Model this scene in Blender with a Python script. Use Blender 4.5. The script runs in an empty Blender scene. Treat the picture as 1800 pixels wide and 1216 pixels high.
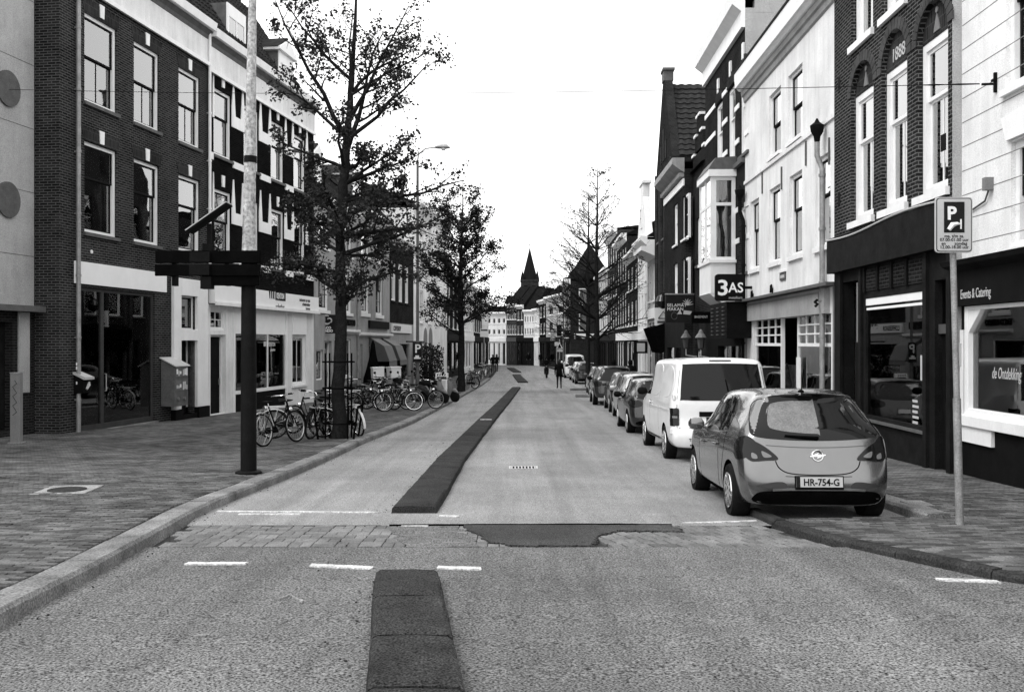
import bpy, bmesh, math, random
from mathutils import Vector, Matrix, noise
from mathutils.bvhtree import BVHTree
random.seed(11)
R = math.radians
SC = bpy.context.scene
COL = SC.collection

# ------------------------------------------------------------------ camera, sky, sun, exposure
E = 3.05            # eye height above the level of the far end of the street
FPX = 1708.0        # focal length in pixels of an 1800 px wide frame
cam = bpy.data.cameras.new('camera')
cam.sensor_fit = 'HORIZONTAL'; cam.sensor_width = 36.0
cam.lens = 36.0 * FPX / 1800.0
cam.shift_y = -5.0 / 1800.0
cam.clip_start = 0.1; cam.clip_end = 3000
camo = bpy.data.objects.new('camera', cam); COL.objects.link(camo)
camo.location = (0, 0, E); camo.rotation_euler = (R(90), 0, 0)
SC.camera = camo

SUN_EL, SUN_AZ = R(52), R(245)
world = bpy.data.worlds.new('World'); SC.world = world; world.use_nodes = True
nt = world.node_tree; nt.nodes.clear()
sky = nt.nodes.new('ShaderNodeTexSky'); sky.sky_type = 'NISHITA'; sky.sun_disc = False
sky.sun_elevation = SUN_EL; sky.sun_rotation = SUN_AZ
sky.air_density = 1.0; sky.dust_density = 2.0; sky.ozone_density = 1.0
bw = nt.nodes.new('ShaderNodeRGBToBW')
bg = nt.nodes.new('ShaderNodeBackground'); bg.inputs['Strength'].default_value = 0.10
out = nt.nodes.new('ShaderNodeOutputWorld')
# an even overcast: most of the dome is veiled by one uniform white cloud layer
veil = nt.nodes.new('ShaderNodeMixRGB'); veil.inputs[0].default_value = .85; veil.inputs[2].default_value = (10, 10, 10, 1)
nt.links.new(sky.outputs[0], bw.inputs[0]); nt.links.new(bw.outputs[0], veil.inputs[1]); nt.links.new(veil.outputs[0], bg.inputs['Color'])
nt.links.new(bg.outputs[0], out.inputs[0])
sun = bpy.data.lights.new('sun', 'SUN'); sun.energy = 1.0; sun.angle = R(25); sun.color = (1, 1, 1)
suno = bpy.data.objects.new('sun', sun); COL.objects.link(suno)
# sun_rotation 0 looks along +Y and turns clockwise seen from above
sd = Vector((math.sin(SUN_AZ) * math.cos(SUN_EL), math.cos(SUN_AZ) * math.cos(SUN_EL), math.sin(SUN_EL)))
suno.rotation_euler = sd.to_track_quat('Z', 'Y').to_euler()
suno.location = (0, 0, 40)
SC.view_settings.view_transform = 'Standard'; SC.view_settings.look = 'None'
SC.view_settings.gamma = 1.0; SC.view_settings.use_curve_mapping = False
SC.view_settings.exposure = 1.05
SC.render.engine = 'CYCLES'

# ------------------------------------------------------------------ terrain profile
DP = [(-30, 1.45), (0, 1.66), (5, 1.74), (8, 1.84), (11.5, 2.0), (18, 2.2), (30, 2.45), (42, 2.62), (60, 2.8), (85, 2.95), (138, 3.05), (900, 3.05)]
def lerp_table(T, y):
    if y <= T[0][0]: return T[0][1]
    for (a, b), (c, d) in zip(T, T[1:]):
        if y <= c: return b + (d - b) * (y - a) / (c - a)
    return T[-1][1]
def drop(y):            # metres from the eye down to the road, smoothed
    return (lerp_table(DP, y - 1.5) + lerp_table(DP, y) + lerp_table(DP, y + 1.5)) / 3
def gz(y): return E - drop(y)
KERB_H = 0.11
def pz(y): return gz(y) + KERB_H
def pzr(y): return gz(y) + lerp_table([(10.6, .065), (12.4, KERB_H)], y)     # the worn right corner lies lower
LK = [(-20, -4.6), (0, -3.2), (5, -3.15), (7.5, -3.25), (9.1, -3.39), (11.2, -3.60), (13, -3.57), (15, -3.49), (22, -3.37), (29, -3.0), (42, -2.66), (66, -1.95), (85, -1.6), (105, -1.5), (126, -1.9), (150, -3.5)]
RK = [(-20, 30), (3, 14), (4.5, 9), (5.2, 7), (6.2, 5.2), (6.9, 4.2), (7.38, 3.8), (7.69, 3.6), (8.5, 3.29), (9.26, 2.98), (10.2, 2.80), (10.5, 2.72), (10.56, 4.48), (20, 4.62), (40, 5.1), (55, 5.7), (72, 6.1), (98, 6.0), (104, 4.9), (126, 4.0), (150, 3.8)]
def lk(y): return lerp_table(LK, y)
def rk(y): return lerp_table(RK, y)
def lfac(y):            # left facade line
    return -14.49 + .146 * y if y < 41.4 else (-12.07 + .0878 * y if y < 82.5 else lerp_table([(82.5, -4.83), (105, -3.9), (132, -3.2), (160, -6)], y))
def rfac(y): return 6.53 + .0234 * y if y < 100 else 8.87
def ray(px, py): return Vector(((px - 900) / FPX, 1.0, -(py - 603) / FPX))
def onroad(px, py, lift=0.0):
    Y = 10.0
    for _ in range(30): Y = FPX * (drop(Y) - lift) / (py - 603)
    return Vector(((px - 900) / FPX * Y, Y, gz(Y) + lift))
def onpav(px, py): return onroad(px, py, KERB_H)

# ------------------------------------------------------------------ materials (all neutral greys, black-and-white film)
MATS = {}
def _new(name):
    m = bpy.data.materials.new(name); m.use_nodes = True
    n = m.node_tree; p = n.nodes['Principled BSDF']
    return m, n, p
def _noise(n, scale, detail=4, rough=.6, vec=None):
    t = n.nodes.new('ShaderNodeTexNoise'); t.inputs['Scale'].default_value = scale
    t.inputs['Detail'].default_value = detail; t.inputs['Roughness'].default_value = rough
    if vec is not None: n.links.new(vec, t.inputs['Vector'])
    return t.outputs['Fac']
def _map(n, fac, a, b, lo=.3, hi=.7):
    r = n.nodes.new('ShaderNodeMapRange'); r.inputs['From Min'].default_value = lo; r.inputs['From Max'].default_value = hi
    r.inputs['To Min'].default_value = a; r.inputs['To Max'].default_value = b
    n.links.new(fac, r.inputs['Value']); return r.outputs[0]
def _mul(n, a, b, op='MULTIPLY'):
    m = n.nodes.new('ShaderNodeMath'); m.operation = op
    for i, s in enumerate((a, b)):
        if isinstance(s, (int, float)): m.inputs[i].default_value = s
        else: n.links.new(s, m.inputs[i])
    return m.outputs[0]
def _bump(n, p, h, strength, dist=.01):
    b = n.nodes.new('ShaderNodeBump'); b.inputs['Strength'].default_value = strength; b.inputs['Distance'].default_value = dist
    n.links.new(h, b.inputs['Height']); n.links.new(b.outputs[0], p.inputs['Normal'])
def _pos(n): return n.nodes.new('ShaderNodeNewGeometry').outputs['Position']

def mat(name, c, rough=.7, var=.18, scale=3.0, fine=.12, fscale=90, bump=.0, spec=.3, metal=0.0, streak=0.0, coat=0.0):
    if name in MATS: return MATS[name]
    m, n, p = _new(name); v = _pos(n)
    f = _mul(n, _map(n, _noise(n, scale, 5, .65, v), 1 - var, 1 + var), _map(n, _noise(n, fscale, 2, .5, v), 1 - fine, 1 + fine))
    if streak:
        mp = n.nodes.new('ShaderNodeMapping'); mp.inputs['Scale'].default_value = (2.6, 2.6, .3); n.links.new(v, mp.inputs[0])
        f = _mul(n, f, _map(n, _noise(n, 1.3, 6, .75, mp.outputs[0]), 1 - streak * .7, 1.0, .3, .62))
    n.links.new(_mul(n, f, c), p.inputs['Base Color'])
    p.inputs['Roughness'].default_value = rough; p.inputs['Specular IOR Level'].default_value = spec
    p.inputs['Metallic'].default_value = metal
    if coat: p.inputs['Coat Weight'].default_value = coat; p.inputs['Coat Roughness'].default_value = .04
    if bump: _bump(n, p, _noise(n, fscale, 3, .6, v), bump)
    MATS[name] = m; return m

def brickmat(name, c, mortar, w=.215, h=.066, gap=.009, var=.35, rough=.85, dirt=.3, ground=False):
    if name in MATS: return MATS[name]
    m, n, p = _new(name)
    tc = n.nodes.new('ShaderNodeTexCoord'); sx = n.nodes.new('ShaderNodeSeparateXYZ'); n.links.new(tc.outputs['Object'], sx.inputs[0])
    cb = n.nodes.new('ShaderNodeCombineXYZ'); n.links.new(sx.outputs[0] if ground else _mul(n, sx.outputs[0], sx.outputs[1], 'ADD'), cb.inputs[0]); n.links.new(sx.outputs[1 if ground else 2], cb.inputs[1])
    b = n.nodes.new('ShaderNodeTexBrick'); n.links.new(cb.outputs[0], b.inputs['Vector'])
    b.inputs['Scale'].default_value = 1; b.inputs['Brick Width'].default_value = w; b.inputs['Row Height'].default_value = h
    b.inputs['Mortar Size'].default_value = gap; b.inputs['Mortar Smooth'].default_value = .15; b.inputs['Bias'].default_value = -.1
    for k, q in (('Color1', c * (1 - var)), ('Color2', c * (1 + var)), ('Mortar', mortar)): b.inputs[k].default_value = (q, q, q, 1)
    v = _pos(n)
    f = _mul(n, _map(n, _noise(n, .9, 5, .7, v), 1 - dirt, 1 + dirt), _map(n, _noise(n, 60, 2, .5, v), .85, 1.15))
    mx = n.nodes.new('ShaderNodeMixRGB'); mx.blend_type = 'MULTIPLY'; mx.inputs[0].default_value = 1
    n.links.new(b.outputs['Color'], mx.inputs[1]); n.links.new(f, mx.inputs[2]); n.links.new(mx.outputs[0], p.inputs['Base Color'])
    p.inputs['Roughness'].default_value = rough; p.inputs['Specular IOR Level'].default_value = .0
    _bump(n, p, _mul(n, 1, b.outputs['Fac'], 'SUBTRACT'), .8, .008)
    MATS[name] = m; return m

def glassmat(name, boost=1.7, base=.06, tint=.8, wavy=.02, wscale=1.2):
    if name in MATS: return MATS[name]
    m = bpy.data.materials.new(name); m.use_nodes = True; n = m.node_tree; n.nodes.clear()
    o = n.nodes.new('ShaderNodeOutputMaterial'); mix = n.nodes.new('ShaderNodeMixShader')
    tr = n.nodes.new('ShaderNodeBsdfTransparent'); tr.inputs[0].default_value = (tint, tint, tint, 1)
    gl = n.nodes.new('ShaderNodeBsdfGlossy'); gl.inputs['Roughness'].default_value = .015; gl.inputs[0].default_value = (.93, .93, .93, 1)
    fr = n.nodes.new('ShaderNodeFresnel'); fr.inputs[0].default_value = 1.5
    a = _mul(n, _mul(n, fr.outputs[0], boost), base, 'ADD'); a = _mul(n, a, 1.0, 'MINIMUM')
    if wavy:
        b = n.nodes.new('ShaderNodeBump'); b.inputs['Strength'].default_value = wavy * 10; b.inputs['Distance'].default_value = .02
        n.links.new(_noise(n, wscale, 1, .4, _pos(n)), b.inputs['Height']); n.links.new(b.outputs[0], gl.inputs['Normal'])
    n.links.new(a, mix.inputs[0]); n.links.new(tr.outputs[0], mix.inputs[1]); n.links.new(gl.outputs[0], mix.inputs[2])
    n.links.new(mix.outputs[0], o.inputs[0]); MATS[name] = m; return m

def asphaltmat(name, c, grain=.55, gscale=130, patch=.16, bump=.35):
    m, n, p = _new(name); v = _pos(n)
    g1 = _noise(n, gscale, 2, .6, v); g2 = _noise(n, gscale * .35, 3, .7, v)
    f = _mul(n, _map(n, g1, 1 - grain, 1 + grain, .28, .72), _map(n, g2, .82, 1.18))
    f = _mul(n, f, _map(n, _noise(n, .55, 6, .65, v), 1 - patch, 1 + patch))
    mp = n.nodes.new('ShaderNodeMapping'); mp.inputs['Scale'].default_value = (2.2, .08, 1); n.links.new(v, mp.inputs[0])
    f = _mul(n, f, _map(n, _noise(n, 1, 4, .65, mp.outputs[0]), .76, 1.16))
    # scattered dark oil spots
    vo = n.nodes.new('ShaderNodeTexVoronoi'); vo.inputs['Scale'].default_value = 1.3; n.links.new(v, vo.inputs[0])
    f = _mul(n, f, _map(n, vo.outputs['Distance'], .72, 1.0, .0, .12))
    n.links.new(_mul(n, f, c), p.inputs['Base Color'])
    p.inputs['Roughness'].default_value = .85; p.inputs['Specular IOR Level'].default_value = .15
    _bump(n, p, g1, bump, .006); MATS[name] = m; return m

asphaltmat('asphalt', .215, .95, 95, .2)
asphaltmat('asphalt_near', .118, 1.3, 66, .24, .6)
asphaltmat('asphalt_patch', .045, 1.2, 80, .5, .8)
mat('kerb', .175, .9, .45, 1.6, .5, 60, .4, .05)
mat('kerb_dark', .035, .9, .45, 2.0, .5, 60, .4, .05)
mat('separator', .034, .9, .35, 2.5, .9, 80, .5, .05)
mat('cabinet', .10, .7, .25, 4, .3, 60, .1, .1); mat('cover_pale', .24, .8, .35, 5, .4, 60, .2, .1); mat('patch_pale', .17, .9, .25, 7, .2, 60, 0, .1)
mat('paint_line', .50, .8, .45, 9, .45, 60)
brickmat('paving_far', .12, .05, .2, .066, .008, .45, ground=True, dirt=.45)
mat('paver', .072, .85, .7, 2.2, .35, 70, .3)
mat('paver_b', .105, .85, .6, 2.2, .35, 70, .3)
mat('paver_c', .042, .85, .6, 2.2, .35, 70, .3)
mat('sand_joint', .03, .95, .4, 3)
mat('strip_brick', .14, .85, .4, 3, .35, 70, .3)
mat('strip_brick_b', .105, .85, .4, 3, .35, 70, .3)
mat('white', .80, .5, .06, 2, .05, 60, .0, .4, streak=.12)
mat('white_wall', .76, .8, .13, .7, .16, 70, .1, .05, streak=.28)
mat('plaster_grey', .33, .85, .16, 1.0, .22, 70, .1, .05, streak=.3)
mat('plaster_light', .40, .85, .14, 1.0, .3, 60, .15, .05, streak=.2)
mat('plaster_mid', .18, .8, .14, 1.4, .14, 55, .1, .2, streak=.15)
mat('white_clean', .82, .5, .04, 2, .03)
mat('stone_sill', .09, .8, .25, 4, .25, 60, .2)
mat('dark_paint', .011, .7, .45, 3, .35, 50, 0, .04)
mat('black', .006, .7, .3, 4, .3, 60, 0, .05)
mat('matt_black', .004, .95, .3, 4, .2, 60, 0, .0)
mat('dark_wood', .010, .7, .45, 3, .35, 50, 0, .05)
mat('grey_frame', .045, .6, .2, 4, .2, 60, 0, .12)
mat('grey_metal', .35, .4, .2, 5, .15, 70, .05, .5, .5)
mat('zinc', .27, .55, .3, 4, .25, 60, .1, .4, .3)
mat('pole_light', .40, .6, .35, 5, .5, 22, .15, .4, 0, .3)
mat('pole_dark', .005, .6, .45, 5, .4, 60, .15, .1)
mat('sign_white', .74, .45, .05, 3, .05)
mat('sign_grey', .45, .45, .05, 3, .05)
mat('sign_dark', .014, .6, .2, 3, .2, 60, 0, .08)
mat('sign_mid', .07, .45, .15, 3, .15)
mat('curtain', .62, .9, .1, 3, .06)
mat('curtain_mid', .25, .9, .15, 3, .1)
mat('interior', .006, .95, .5, .8, .1, 60, 0, .0)
mat('display', .10, .9, .6, 5, .3, 30)
mat('display_light', .4, .9, .5, 6, .3, 30)
mat('tile', .030, .9, .4, 4, .3, 40, .2, .0)
mat('tile_dark', .010, .9, .4, 4, .3, 40, .2, .0)
mat('slate', .012, .9, .3, 4, .3, 40, .2, .0)
mat('lead', .09, .6, .3, 4)
mat('bark', .018, .95, .4, 10, .5, 60, .8, .0)
mat('leaf', .030, .7, .5, 2.5, .2, 60, 0, .1)
mat('leaf_dark', .014, .7, .5, 2.5, .2, 60, 0, .08)
mat('rubber', .008, .85, .3, 8, .2, 60, 0, .08)
mat('chrome', .75, .18, .05, 5, .03, 60, 0, .5, 1.0)
mat('steel', .45, .35, .15, 8, .1, 60, 0, .5, .9)
mat('skin', .42, .6, .05, 8)
mat('hair', .02, .7, .2, 20)
mat('coat', .007, .95, .3, 12, .2, 60, 0, .0)
mat('trouser', .015, .9, .3, 12)
mat('cloth_light', .3, .9, .2, 12)
brickmat('brick_mid', .022, .085, gap=.011, var=.45)
brickmat('brick_dark', .017, .04, gap=.010, var=.3)
brickmat('brick_1888', .022, .13, gap=.009, var=.35)
brickmat('brick_black', .008, .014, gap=.008, var=.3, dirt=.25)
brickmat('brick_far', .035, .06, gap=.012, var=.3)
brickmat('brick_vert', .03, .06, .066, .215, .008, .35)
brickmat('church_stone', .03, .03, .5, .3, .02, .3)
glassmat('glass', 2.3, .10); glassmat('glass_shop', 1.3, .03, .75, .008, .5)
def carpaint(name, c, metal=.0, rough=.28, flake=.08):
    m, n, p = _new(name); v = _pos(n)
    n.links.new(_mul(n, _mul(n, _map(n, _noise(n, 3, 4, .6, v), .93, 1.07), _map(n, _noise(n, 400, 1, .5, v), 1 - flake, 1 + flake)), c), p.inputs['Base Color'])
    p.inputs['Metallic'].default_value = metal; p.inputs['Roughness'].default_value = rough
    p.inputs['Coat Weight'].default_value = .8; p.inputs['Coat Roughness'].default_value = .03
    MATS[name] = m; return m
carpaint('paint_grey', .185, .9, .23); carpaint('paint_white', .80, 0, .35, .02); carpaint('paint_black', .012, .1); carpaint('paint_silver', .42, .6, .35); carpaint('paint_dark', .04, .4)
def solidglass(name, c=.012, rough=.04, spec=.6):
    m, n, p = _new(name); p.inputs['Base Color'].default_value = (c, c, c, 1); p.inputs['Roughness'].default_value = rough
    p.inputs['Specular IOR Level'].default_value = spec; p.inputs['Coat Weight'].default_value = .0
    MATS[name] = m
solidglass('car_glass', .004, .04, .28); solidglass('lamp_lens', .008, .1, .3); solidglass('lamp_clear', .14, .1)

# ------------------------------------------------------------------ mesh helpers
class MB:
    def __init__(s): s.v = []; s.f = []; s.M = None
    def add(s, vs, fs):
        o = len(s.v)
        s.v.extend([(s.M @ Vector(v)) if s.M else Vector(v) for v in vs]); s.f.extend([tuple(i + o for i in f) for f in fs]); return s
    def box(s, x0, x1, y0, y1, z0, z1):
        return s.add([(x0, y0, z0), (x1, y0, z0), (x1, y1, z0), (x0, y1, z0), (x0, y0, z1), (x1, y0, z1), (x1, y1, z1), (x0, y1, z1)],
                     [(0, 3, 2, 1), (4, 5, 6, 7), (0, 1, 5, 4), (1, 2, 6, 5), (2, 3, 7, 6), (3, 0, 4, 7)])
    def quad(s, a, b, c, d): return s.add([a, b, c, d], [(0, 1, 2, 3)])
    def tube(s, pts, r, n=8, closed=False, cap=True):
        pts = [Vector(p) for p in pts]; k = len(pts)
        rs = r if isinstance(r, (list, tuple)) else [r] * k
        vs = []; pn = None
        for i, p in enumerate(pts):
            if closed: t = (pts[(i + 1) % k] - pts[i - 1])
            else: t = pts[min(i + 1, k - 1)] - pts[max(i - 1, 0)]
            t = t.normalized() if t.length > 1e-9 else Vector((0, 0, 1))
            if pn is None: pn = t.orthogonal().normalized()
            else:
                pn = pn - t * pn.dot(t)
                pn = pn.normalized() if pn.length > 1e-6 else t.orthogonal().normalized()
            b = t.cross(pn)
            for j in range(n):
                a = 2 * math.pi * j / n; vs.append(p + (pn * math.cos(a) + b * math.sin(a)) * rs[i])
        fs = []
        for i in range(k if closed else k - 1):
            for j in range(n):
                a = i * n + j; b2 = i * n + (j + 1) % n; c = ((i + 1) % k) * n + (j + 1) % n; d = ((i + 1) % k) * n + j
                fs.append((a, b2, c, d))
        if cap and not closed: fs.append(tuple(range(n - 1, -1, -1))); fs.append(tuple(range((k - 1) * n, k * n)))
        return s.add(vs, fs)
    def ring(s, R0, r, n=24, m=6, c=(0, 0, 0), axis='y'):
        pts = []
        for i in range(n):
            a = 2 * math.pi * i / n; p = (R0 * math.cos(a), R0 * math.sin(a))
            pts.append({'y': (c[0] + p[0], c[1], c[2] + p[1]), 'z': (c[0] + p[0], c[1] + p[1], c[2]), 'x': (c[0], c[1] + p[0], c[2] + p[1])}[axis])
        return s.tube(pts, r, m, closed=True)
    def lathe(s, prof, n=16, c=(0, 0, 0), axis='z'):
        vs = []
        for r, h in prof:
            for j in range(n):
                a = 2 * math.pi * j / n; x, y = r * math.cos(a), r * math.sin(a)
                vs.append({'z': (c[0] + x, c[1] + y, c[2] + h), 'y': (c[0] + x, c[1] + h, c[2] + y), 'x': (c[0] + h, c[1] + x, c[2] + y)}[axis])
        fs = []
        for i in range(len(prof) - 1):
            for j in range(n):
                q = (i * n + j, i * n + (j + 1) % n, (i + 1) * n + (j + 1) % n, (i + 1) * n + j)
                fs.append(q if axis == 'z' else q[::-1])
        fs.append(tuple(range(n))[::-1]); fs.append(tuple(range((len(prof) - 1) * n, len(prof) * n)))
        return s.add(vs, fs)
    def prism(s, poly, d0, d1, plane='xz'):
        n = len(poly); mk = {'xz': lambda p, d: (p[0], d, p[1]), 'xy': lambda p, d: (p[0], p[1], d), 'yz': lambda p, d: (d, p[0], p[1])}[plane]
        vs = [mk(p, d0) for p in poly] + [mk(p, d1) for p in poly]
        return s.add(vs, [tuple(range(n))[::-1], tuple(range(n, 2 * n))] + [(i, (i + 1) % n, n + (i + 1) % n, n + i) for i in range(n)])
    def mesh(s, name, m, smooth=False):
        me = bpy.data.meshes.new(name); me.from_pydata([tuple(v) for v in s.v], [], s.f)
        if m: me.materials.append(MATS[m] if isinstance(m, str) else m)
        bm = bmesh.new(); bm.from_mesh(me); bmesh.ops.recalc_face_normals(bm, faces=bm.faces); bm.to_mesh(me); bm.free()
        if smooth:
            me.polygons.foreach_set('use_smooth', [True] * len(me.polygons))
            me.set_sharp_from_angle(angle=R(smooth if smooth > 1 else 40))
        me.update(); return me
    def build(s, name, m, parent=None, smooth=False, bevel=0):
        ob = bpy.data.objects.new(name, s.mesh(name, m, smooth)); COL.objects.link(ob)
        if parent: ob.parent = parent
        if bevel:
            b = ob.modifiers.new('bevel', 'BEVEL'); b.width = bevel; b.segments = 2; b.limit_method = 'ANGLE'; b.angle_limit = R(40)
        return ob
def tag(o, label, cat, group=None):
    o['label'] = label; o['category'] = cat
    if group: o['group'] = group
    return o
def struct(o, kind='structure'): o['kind'] = kind; return o
def thing(name, label, cat, loc=(0, 0, 0), rz=0, group=None):
    o = bpy.data.objects.new(name, None); o.empty_display_size = .2; COL.objects.link(o)
    o.location = loc; o.rotation_euler = (0, 0, rz); return tag(o, label, cat, group)
def inst(mesh, name, parent, loc=(0, 0, 0), rot=(0, 0, 0), scale=(1, 1, 1)):
    o = bpy.data.objects.new(name, mesh); COL.objects.link(o); o.parent = parent
    o.location = loc; o.rotation_euler = rot; o.scale = scale; return o
def box(name, m, parent, *a, bevel=0): return MB().box(*a).build(name, m, parent, bevel=bevel)
def dup(root, loc, rotz=None, label=None, group=None):
    def rec(o, par):
        c = o.copy(); COL.objects.link(c); c.parent = par
        for ch in list(o.children): rec(ch, c)
        return c
    r = rec(root, None); r.location = loc
    if rotz is not None: r.rotation_euler = (r.rotation_euler[0], r.rotation_euler[1], rotz)
    if label: r['label'] = label
    if group: r['group'] = group
    return r
def text(name, s, size, m, parent, loc, rot=(R(90), 0, 0), depth=.004, align='LEFT', sx=1.0, shear=0, bold=0.0, space=1.0):
    cu = bpy.data.curves.new('t', 'FONT'); cu.body = s; cu.size = size; cu.extrude = depth; cu.align_x = align; cu.shear = shear; cu.offset = bold; cu.space_character = space; cu.resolution_u = 3
    to = bpy.data.objects.new('t', cu); COL.objects.link(to); dg = bpy.context.evaluated_depsgraph_get()
    me = bpy.data.meshes.new_from_object(to.evaluated_get(dg)); bpy.data.objects.remove(to); bpy.data.curves.remove(cu)
    me.name = name; me.materials.clear(); me.materials.append(MATS[m])
    ob = bpy.data.objects.new(name, me); COL.objects.link(ob); ob.parent = parent; ob.location = loc; ob.rotation_euler = rot; ob.scale = (sx, 1, 1); return ob

# ------------------------------------------------------------------ ground, road, pavements, kerbs
def yrows(a, b, step0=.5):
    ys = [a]; y = a
    while y < b:
        y += step0 if y < 30 else (2 if y < 160 else 40)
        ys.append(min(y, b))
    return ys
def sheet(name, m, xl, xr, y0, y1, zf, kind='structure', step=.5, nx=1):
    mb = MB(); rows = yrows(y0, y1, step)
    for y in rows:
        for i in range(nx + 1):
            x = xl(y) + (xr(y) - xl(y)) * i / nx; mb.v.append(Vector((x, y, zf(y))))
    for j in range(len(rows) - 1):
        for i in range(nx):
            a = j * (nx + 1) + i; mb.f.append((a, a + 1, a + nx + 2, a + nx + 1))
    o = mb.build(name, m); o['kind'] = kind; return o
ground = sheet('ground', 'sand_joint', lambda y: -400, lambda y: 400, -30, 900, lambda y: gz(y) - .05)
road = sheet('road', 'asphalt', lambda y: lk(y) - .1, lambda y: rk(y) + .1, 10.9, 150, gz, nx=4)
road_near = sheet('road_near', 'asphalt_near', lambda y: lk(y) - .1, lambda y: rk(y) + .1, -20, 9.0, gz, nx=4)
BED = sheet('strip_bed', 'sand_joint', lambda y: lk(y) - .1, lambda y: rk(y) + .1, 9.0, 10.9, lambda y: gz(y) - .028, nx=4)
BED.name = 'road_crossing_bed'
# pavement sheets: real bricks stand on the near part, the material takes over beyond
PL0, PL1 = 5.2, 15.0
pav_l = sheet('pavement_left', 'paving_far', lambda y: lfac(y) - .9, lambda y: lk(y) - .28, PL1, 132, pz, step=1)
pav_l2 = sheet('pavement_left_near', 'sand_joint', lambda y: -16, lambda y: lk(y) - .28, -20, PL1, lambda y: pz(y) - .02, step=1)
pav_r = sheet('pavement_right', 'paving_far', lambda y: rk(y) + .28, lambda y: rfac(y) + .9, 12.4, 140, pz, step=1)
pav_r2 = sheet('pavement_right_near', 'sand_joint', lambda y: rk(y) + .10, lambda y: 40, -10, 12.4, lambda y: pzr(y) - .02, step=.25)
def unitbrick(name, m, lx, ly, lz, b=.004):
    mb = MB(); x, y = lx / 2, ly / 2
    mb.add([(-x, -y, -lz), (x, -y, -lz), (x, y, -lz), (-x, y, -lz), (-x, -y, -b), (x, -y, -b), (x, y, -b), (-x, y, -b),
            (-x + b, -y + b, 0), (x - b, -y + b, 0), (x - b, y - b, 0), (-x + b, y - b, 0)],
           [(0, 1, 5, 4), (1, 2, 6, 5), (2, 3, 7, 6), (3, 0, 4, 7), (4, 5, 9, 8), (5, 6, 10, 9), (6, 7, 11, 10), (7, 4, 8, 11), (8, 9, 10, 11)])
    return mb.mesh(name, m)
def lay(parent, spots, lx, ly, mats, name, nmax=300, jit=.004):
    """spots: (x, y, z, rot) nearest first; the first nmax become objects, the rest one mesh of stuff"""
    spots.sort(key=lambda s: s[0] ** 2 + s[1] ** 2)
    ms = [unitbrick(name, m, lx, ly, .06) for m in mats]; groups = {m: MB() for m in mats}
    for i, (x, y, z, r) in enumerate(spots):
        k = random.randrange(len(mats)); dz = random.uniform(-jit, jit); rx, ry = random.gauss(0, .012), random.gauss(0, .012)
        if i < nmax:
            inst(ms[k], name, parent, (x, y, z + dz), (rx, ry, r + random.gauss(0, .008)))
        else:
            g = groups[mats[k]]; g.M = Matrix.Translation((x, y, z + dz)) @ Matrix.Rotation(r + random.gauss(0, .008), 4, 'Z') @ Matrix.Rotation(rx, 4, 'X') @ Matrix.Rotation(ry, 4, 'Y')
            a, b, e = lx / 2, ly / 2, .004
            g.add([(-a, -b, -.03), (a, -b, -.03), (a, b, -.03), (-a, b, -.03), (-a + e, -b + e, 0), (a - e, -b + e, 0), (a - e, b - e, 0), (-a + e, b - e, 0)],
                  [(0, 1, 5, 4), (1, 2, 6, 5), (2, 3, 7, 6), (3, 0, 4, 7), (4, 5, 6, 7)])
    for m, g in groups.items():
        if g.f: struct(g.build(name + '_field', m, parent), 'stuff')
# left pavement: rows running across, long side roughly along X
sp = []; y = PL0; row = 0
while y < PL1:
    x = lk(y) - .40 - (row % 2) * .105
    while x > -.53 * y - .6 and x > lfac(y) - .3:
        sp.append((x, y, pz(y), 0)); x -= .208
    y += .0665; row += 1
lay(pav_l2, sp, .202, .0605, ['paver', 'paver_b', 'paver_c', 'paver'], 'paving_brick')
sp = []; y = 6.4; row = 0
while y < 12.4:
    x = rk(y) + (.25 if y < 10.5 else .4) + (row % 2) * .105
    while x < min(rfac(y), .53 * y + .6):
        sp.append((x, y, pzr(y), 0)); x += .208
    y += .0665; row += 1
lay(pav_r2, sp, .202, .0605, ['paver', 'paver_b', 'paver_c'], 'paving_brick')
# kerbstones
def kerbs(name, T, ys, side, m, length=.98, w=.26, kh=None):
    k = thing(name, '', '') ; del k['label']; del k['category']; k['kind'] = 'structure'
    y = ys[0]
    def P(y): return Vector((lerp_table(T, y), y, 0))
    while y < ys[1]:
        a = P(y); y2 = y + length
        for _ in range(4): y2 = y + (y2 - y) * length / max(.05, (P(y2) - a).length)
        b = P(y2); d = (b - a).normalized(); n = Vector((-d.y, d.x, 0)) * side
        mb = MB(); h = (kh or KERB_H) + .006; g = .006
        vs = []
        for p, e in ((a + d * g, 1), (b - d * g, 1)):
            z = gz(p.y)
            for off, hh in ((0, -.08), (0.004, h - .03), (.028, h), (w, h), (w, -.08)): vs.append(p + n * off + Vector((0, 0, z + hh)))
        mb.add(vs, [(0, 1, 6, 5), (1, 2, 7, 6), (2, 3, 8, 7), (3, 4, 9, 8), (4, 3, 2, 1, 0), (5, 6, 7, 8, 9)])
        o = mb.build('kerbstone', m, k); o.location.z = random.uniform(-.008, .008)
        y = y2
    return k
kerbs('kerb_left', LK, (-6, 78), 1, 'kerb')
kerbs('kerb_right_corner', [(p[0], p[1]) for p in RK if 4 < p[0] < 10.55], (4.6, 10.3), -1, 'kerb_dark', w=.13, kh=.065)
kerbs('kerb_right_bay', [(10.5, 4.48), (20, 4.62), (40, 5.1), (55, 5.7), (72, 6.1)], (10.5, 72), -1, 'kerb')
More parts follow.
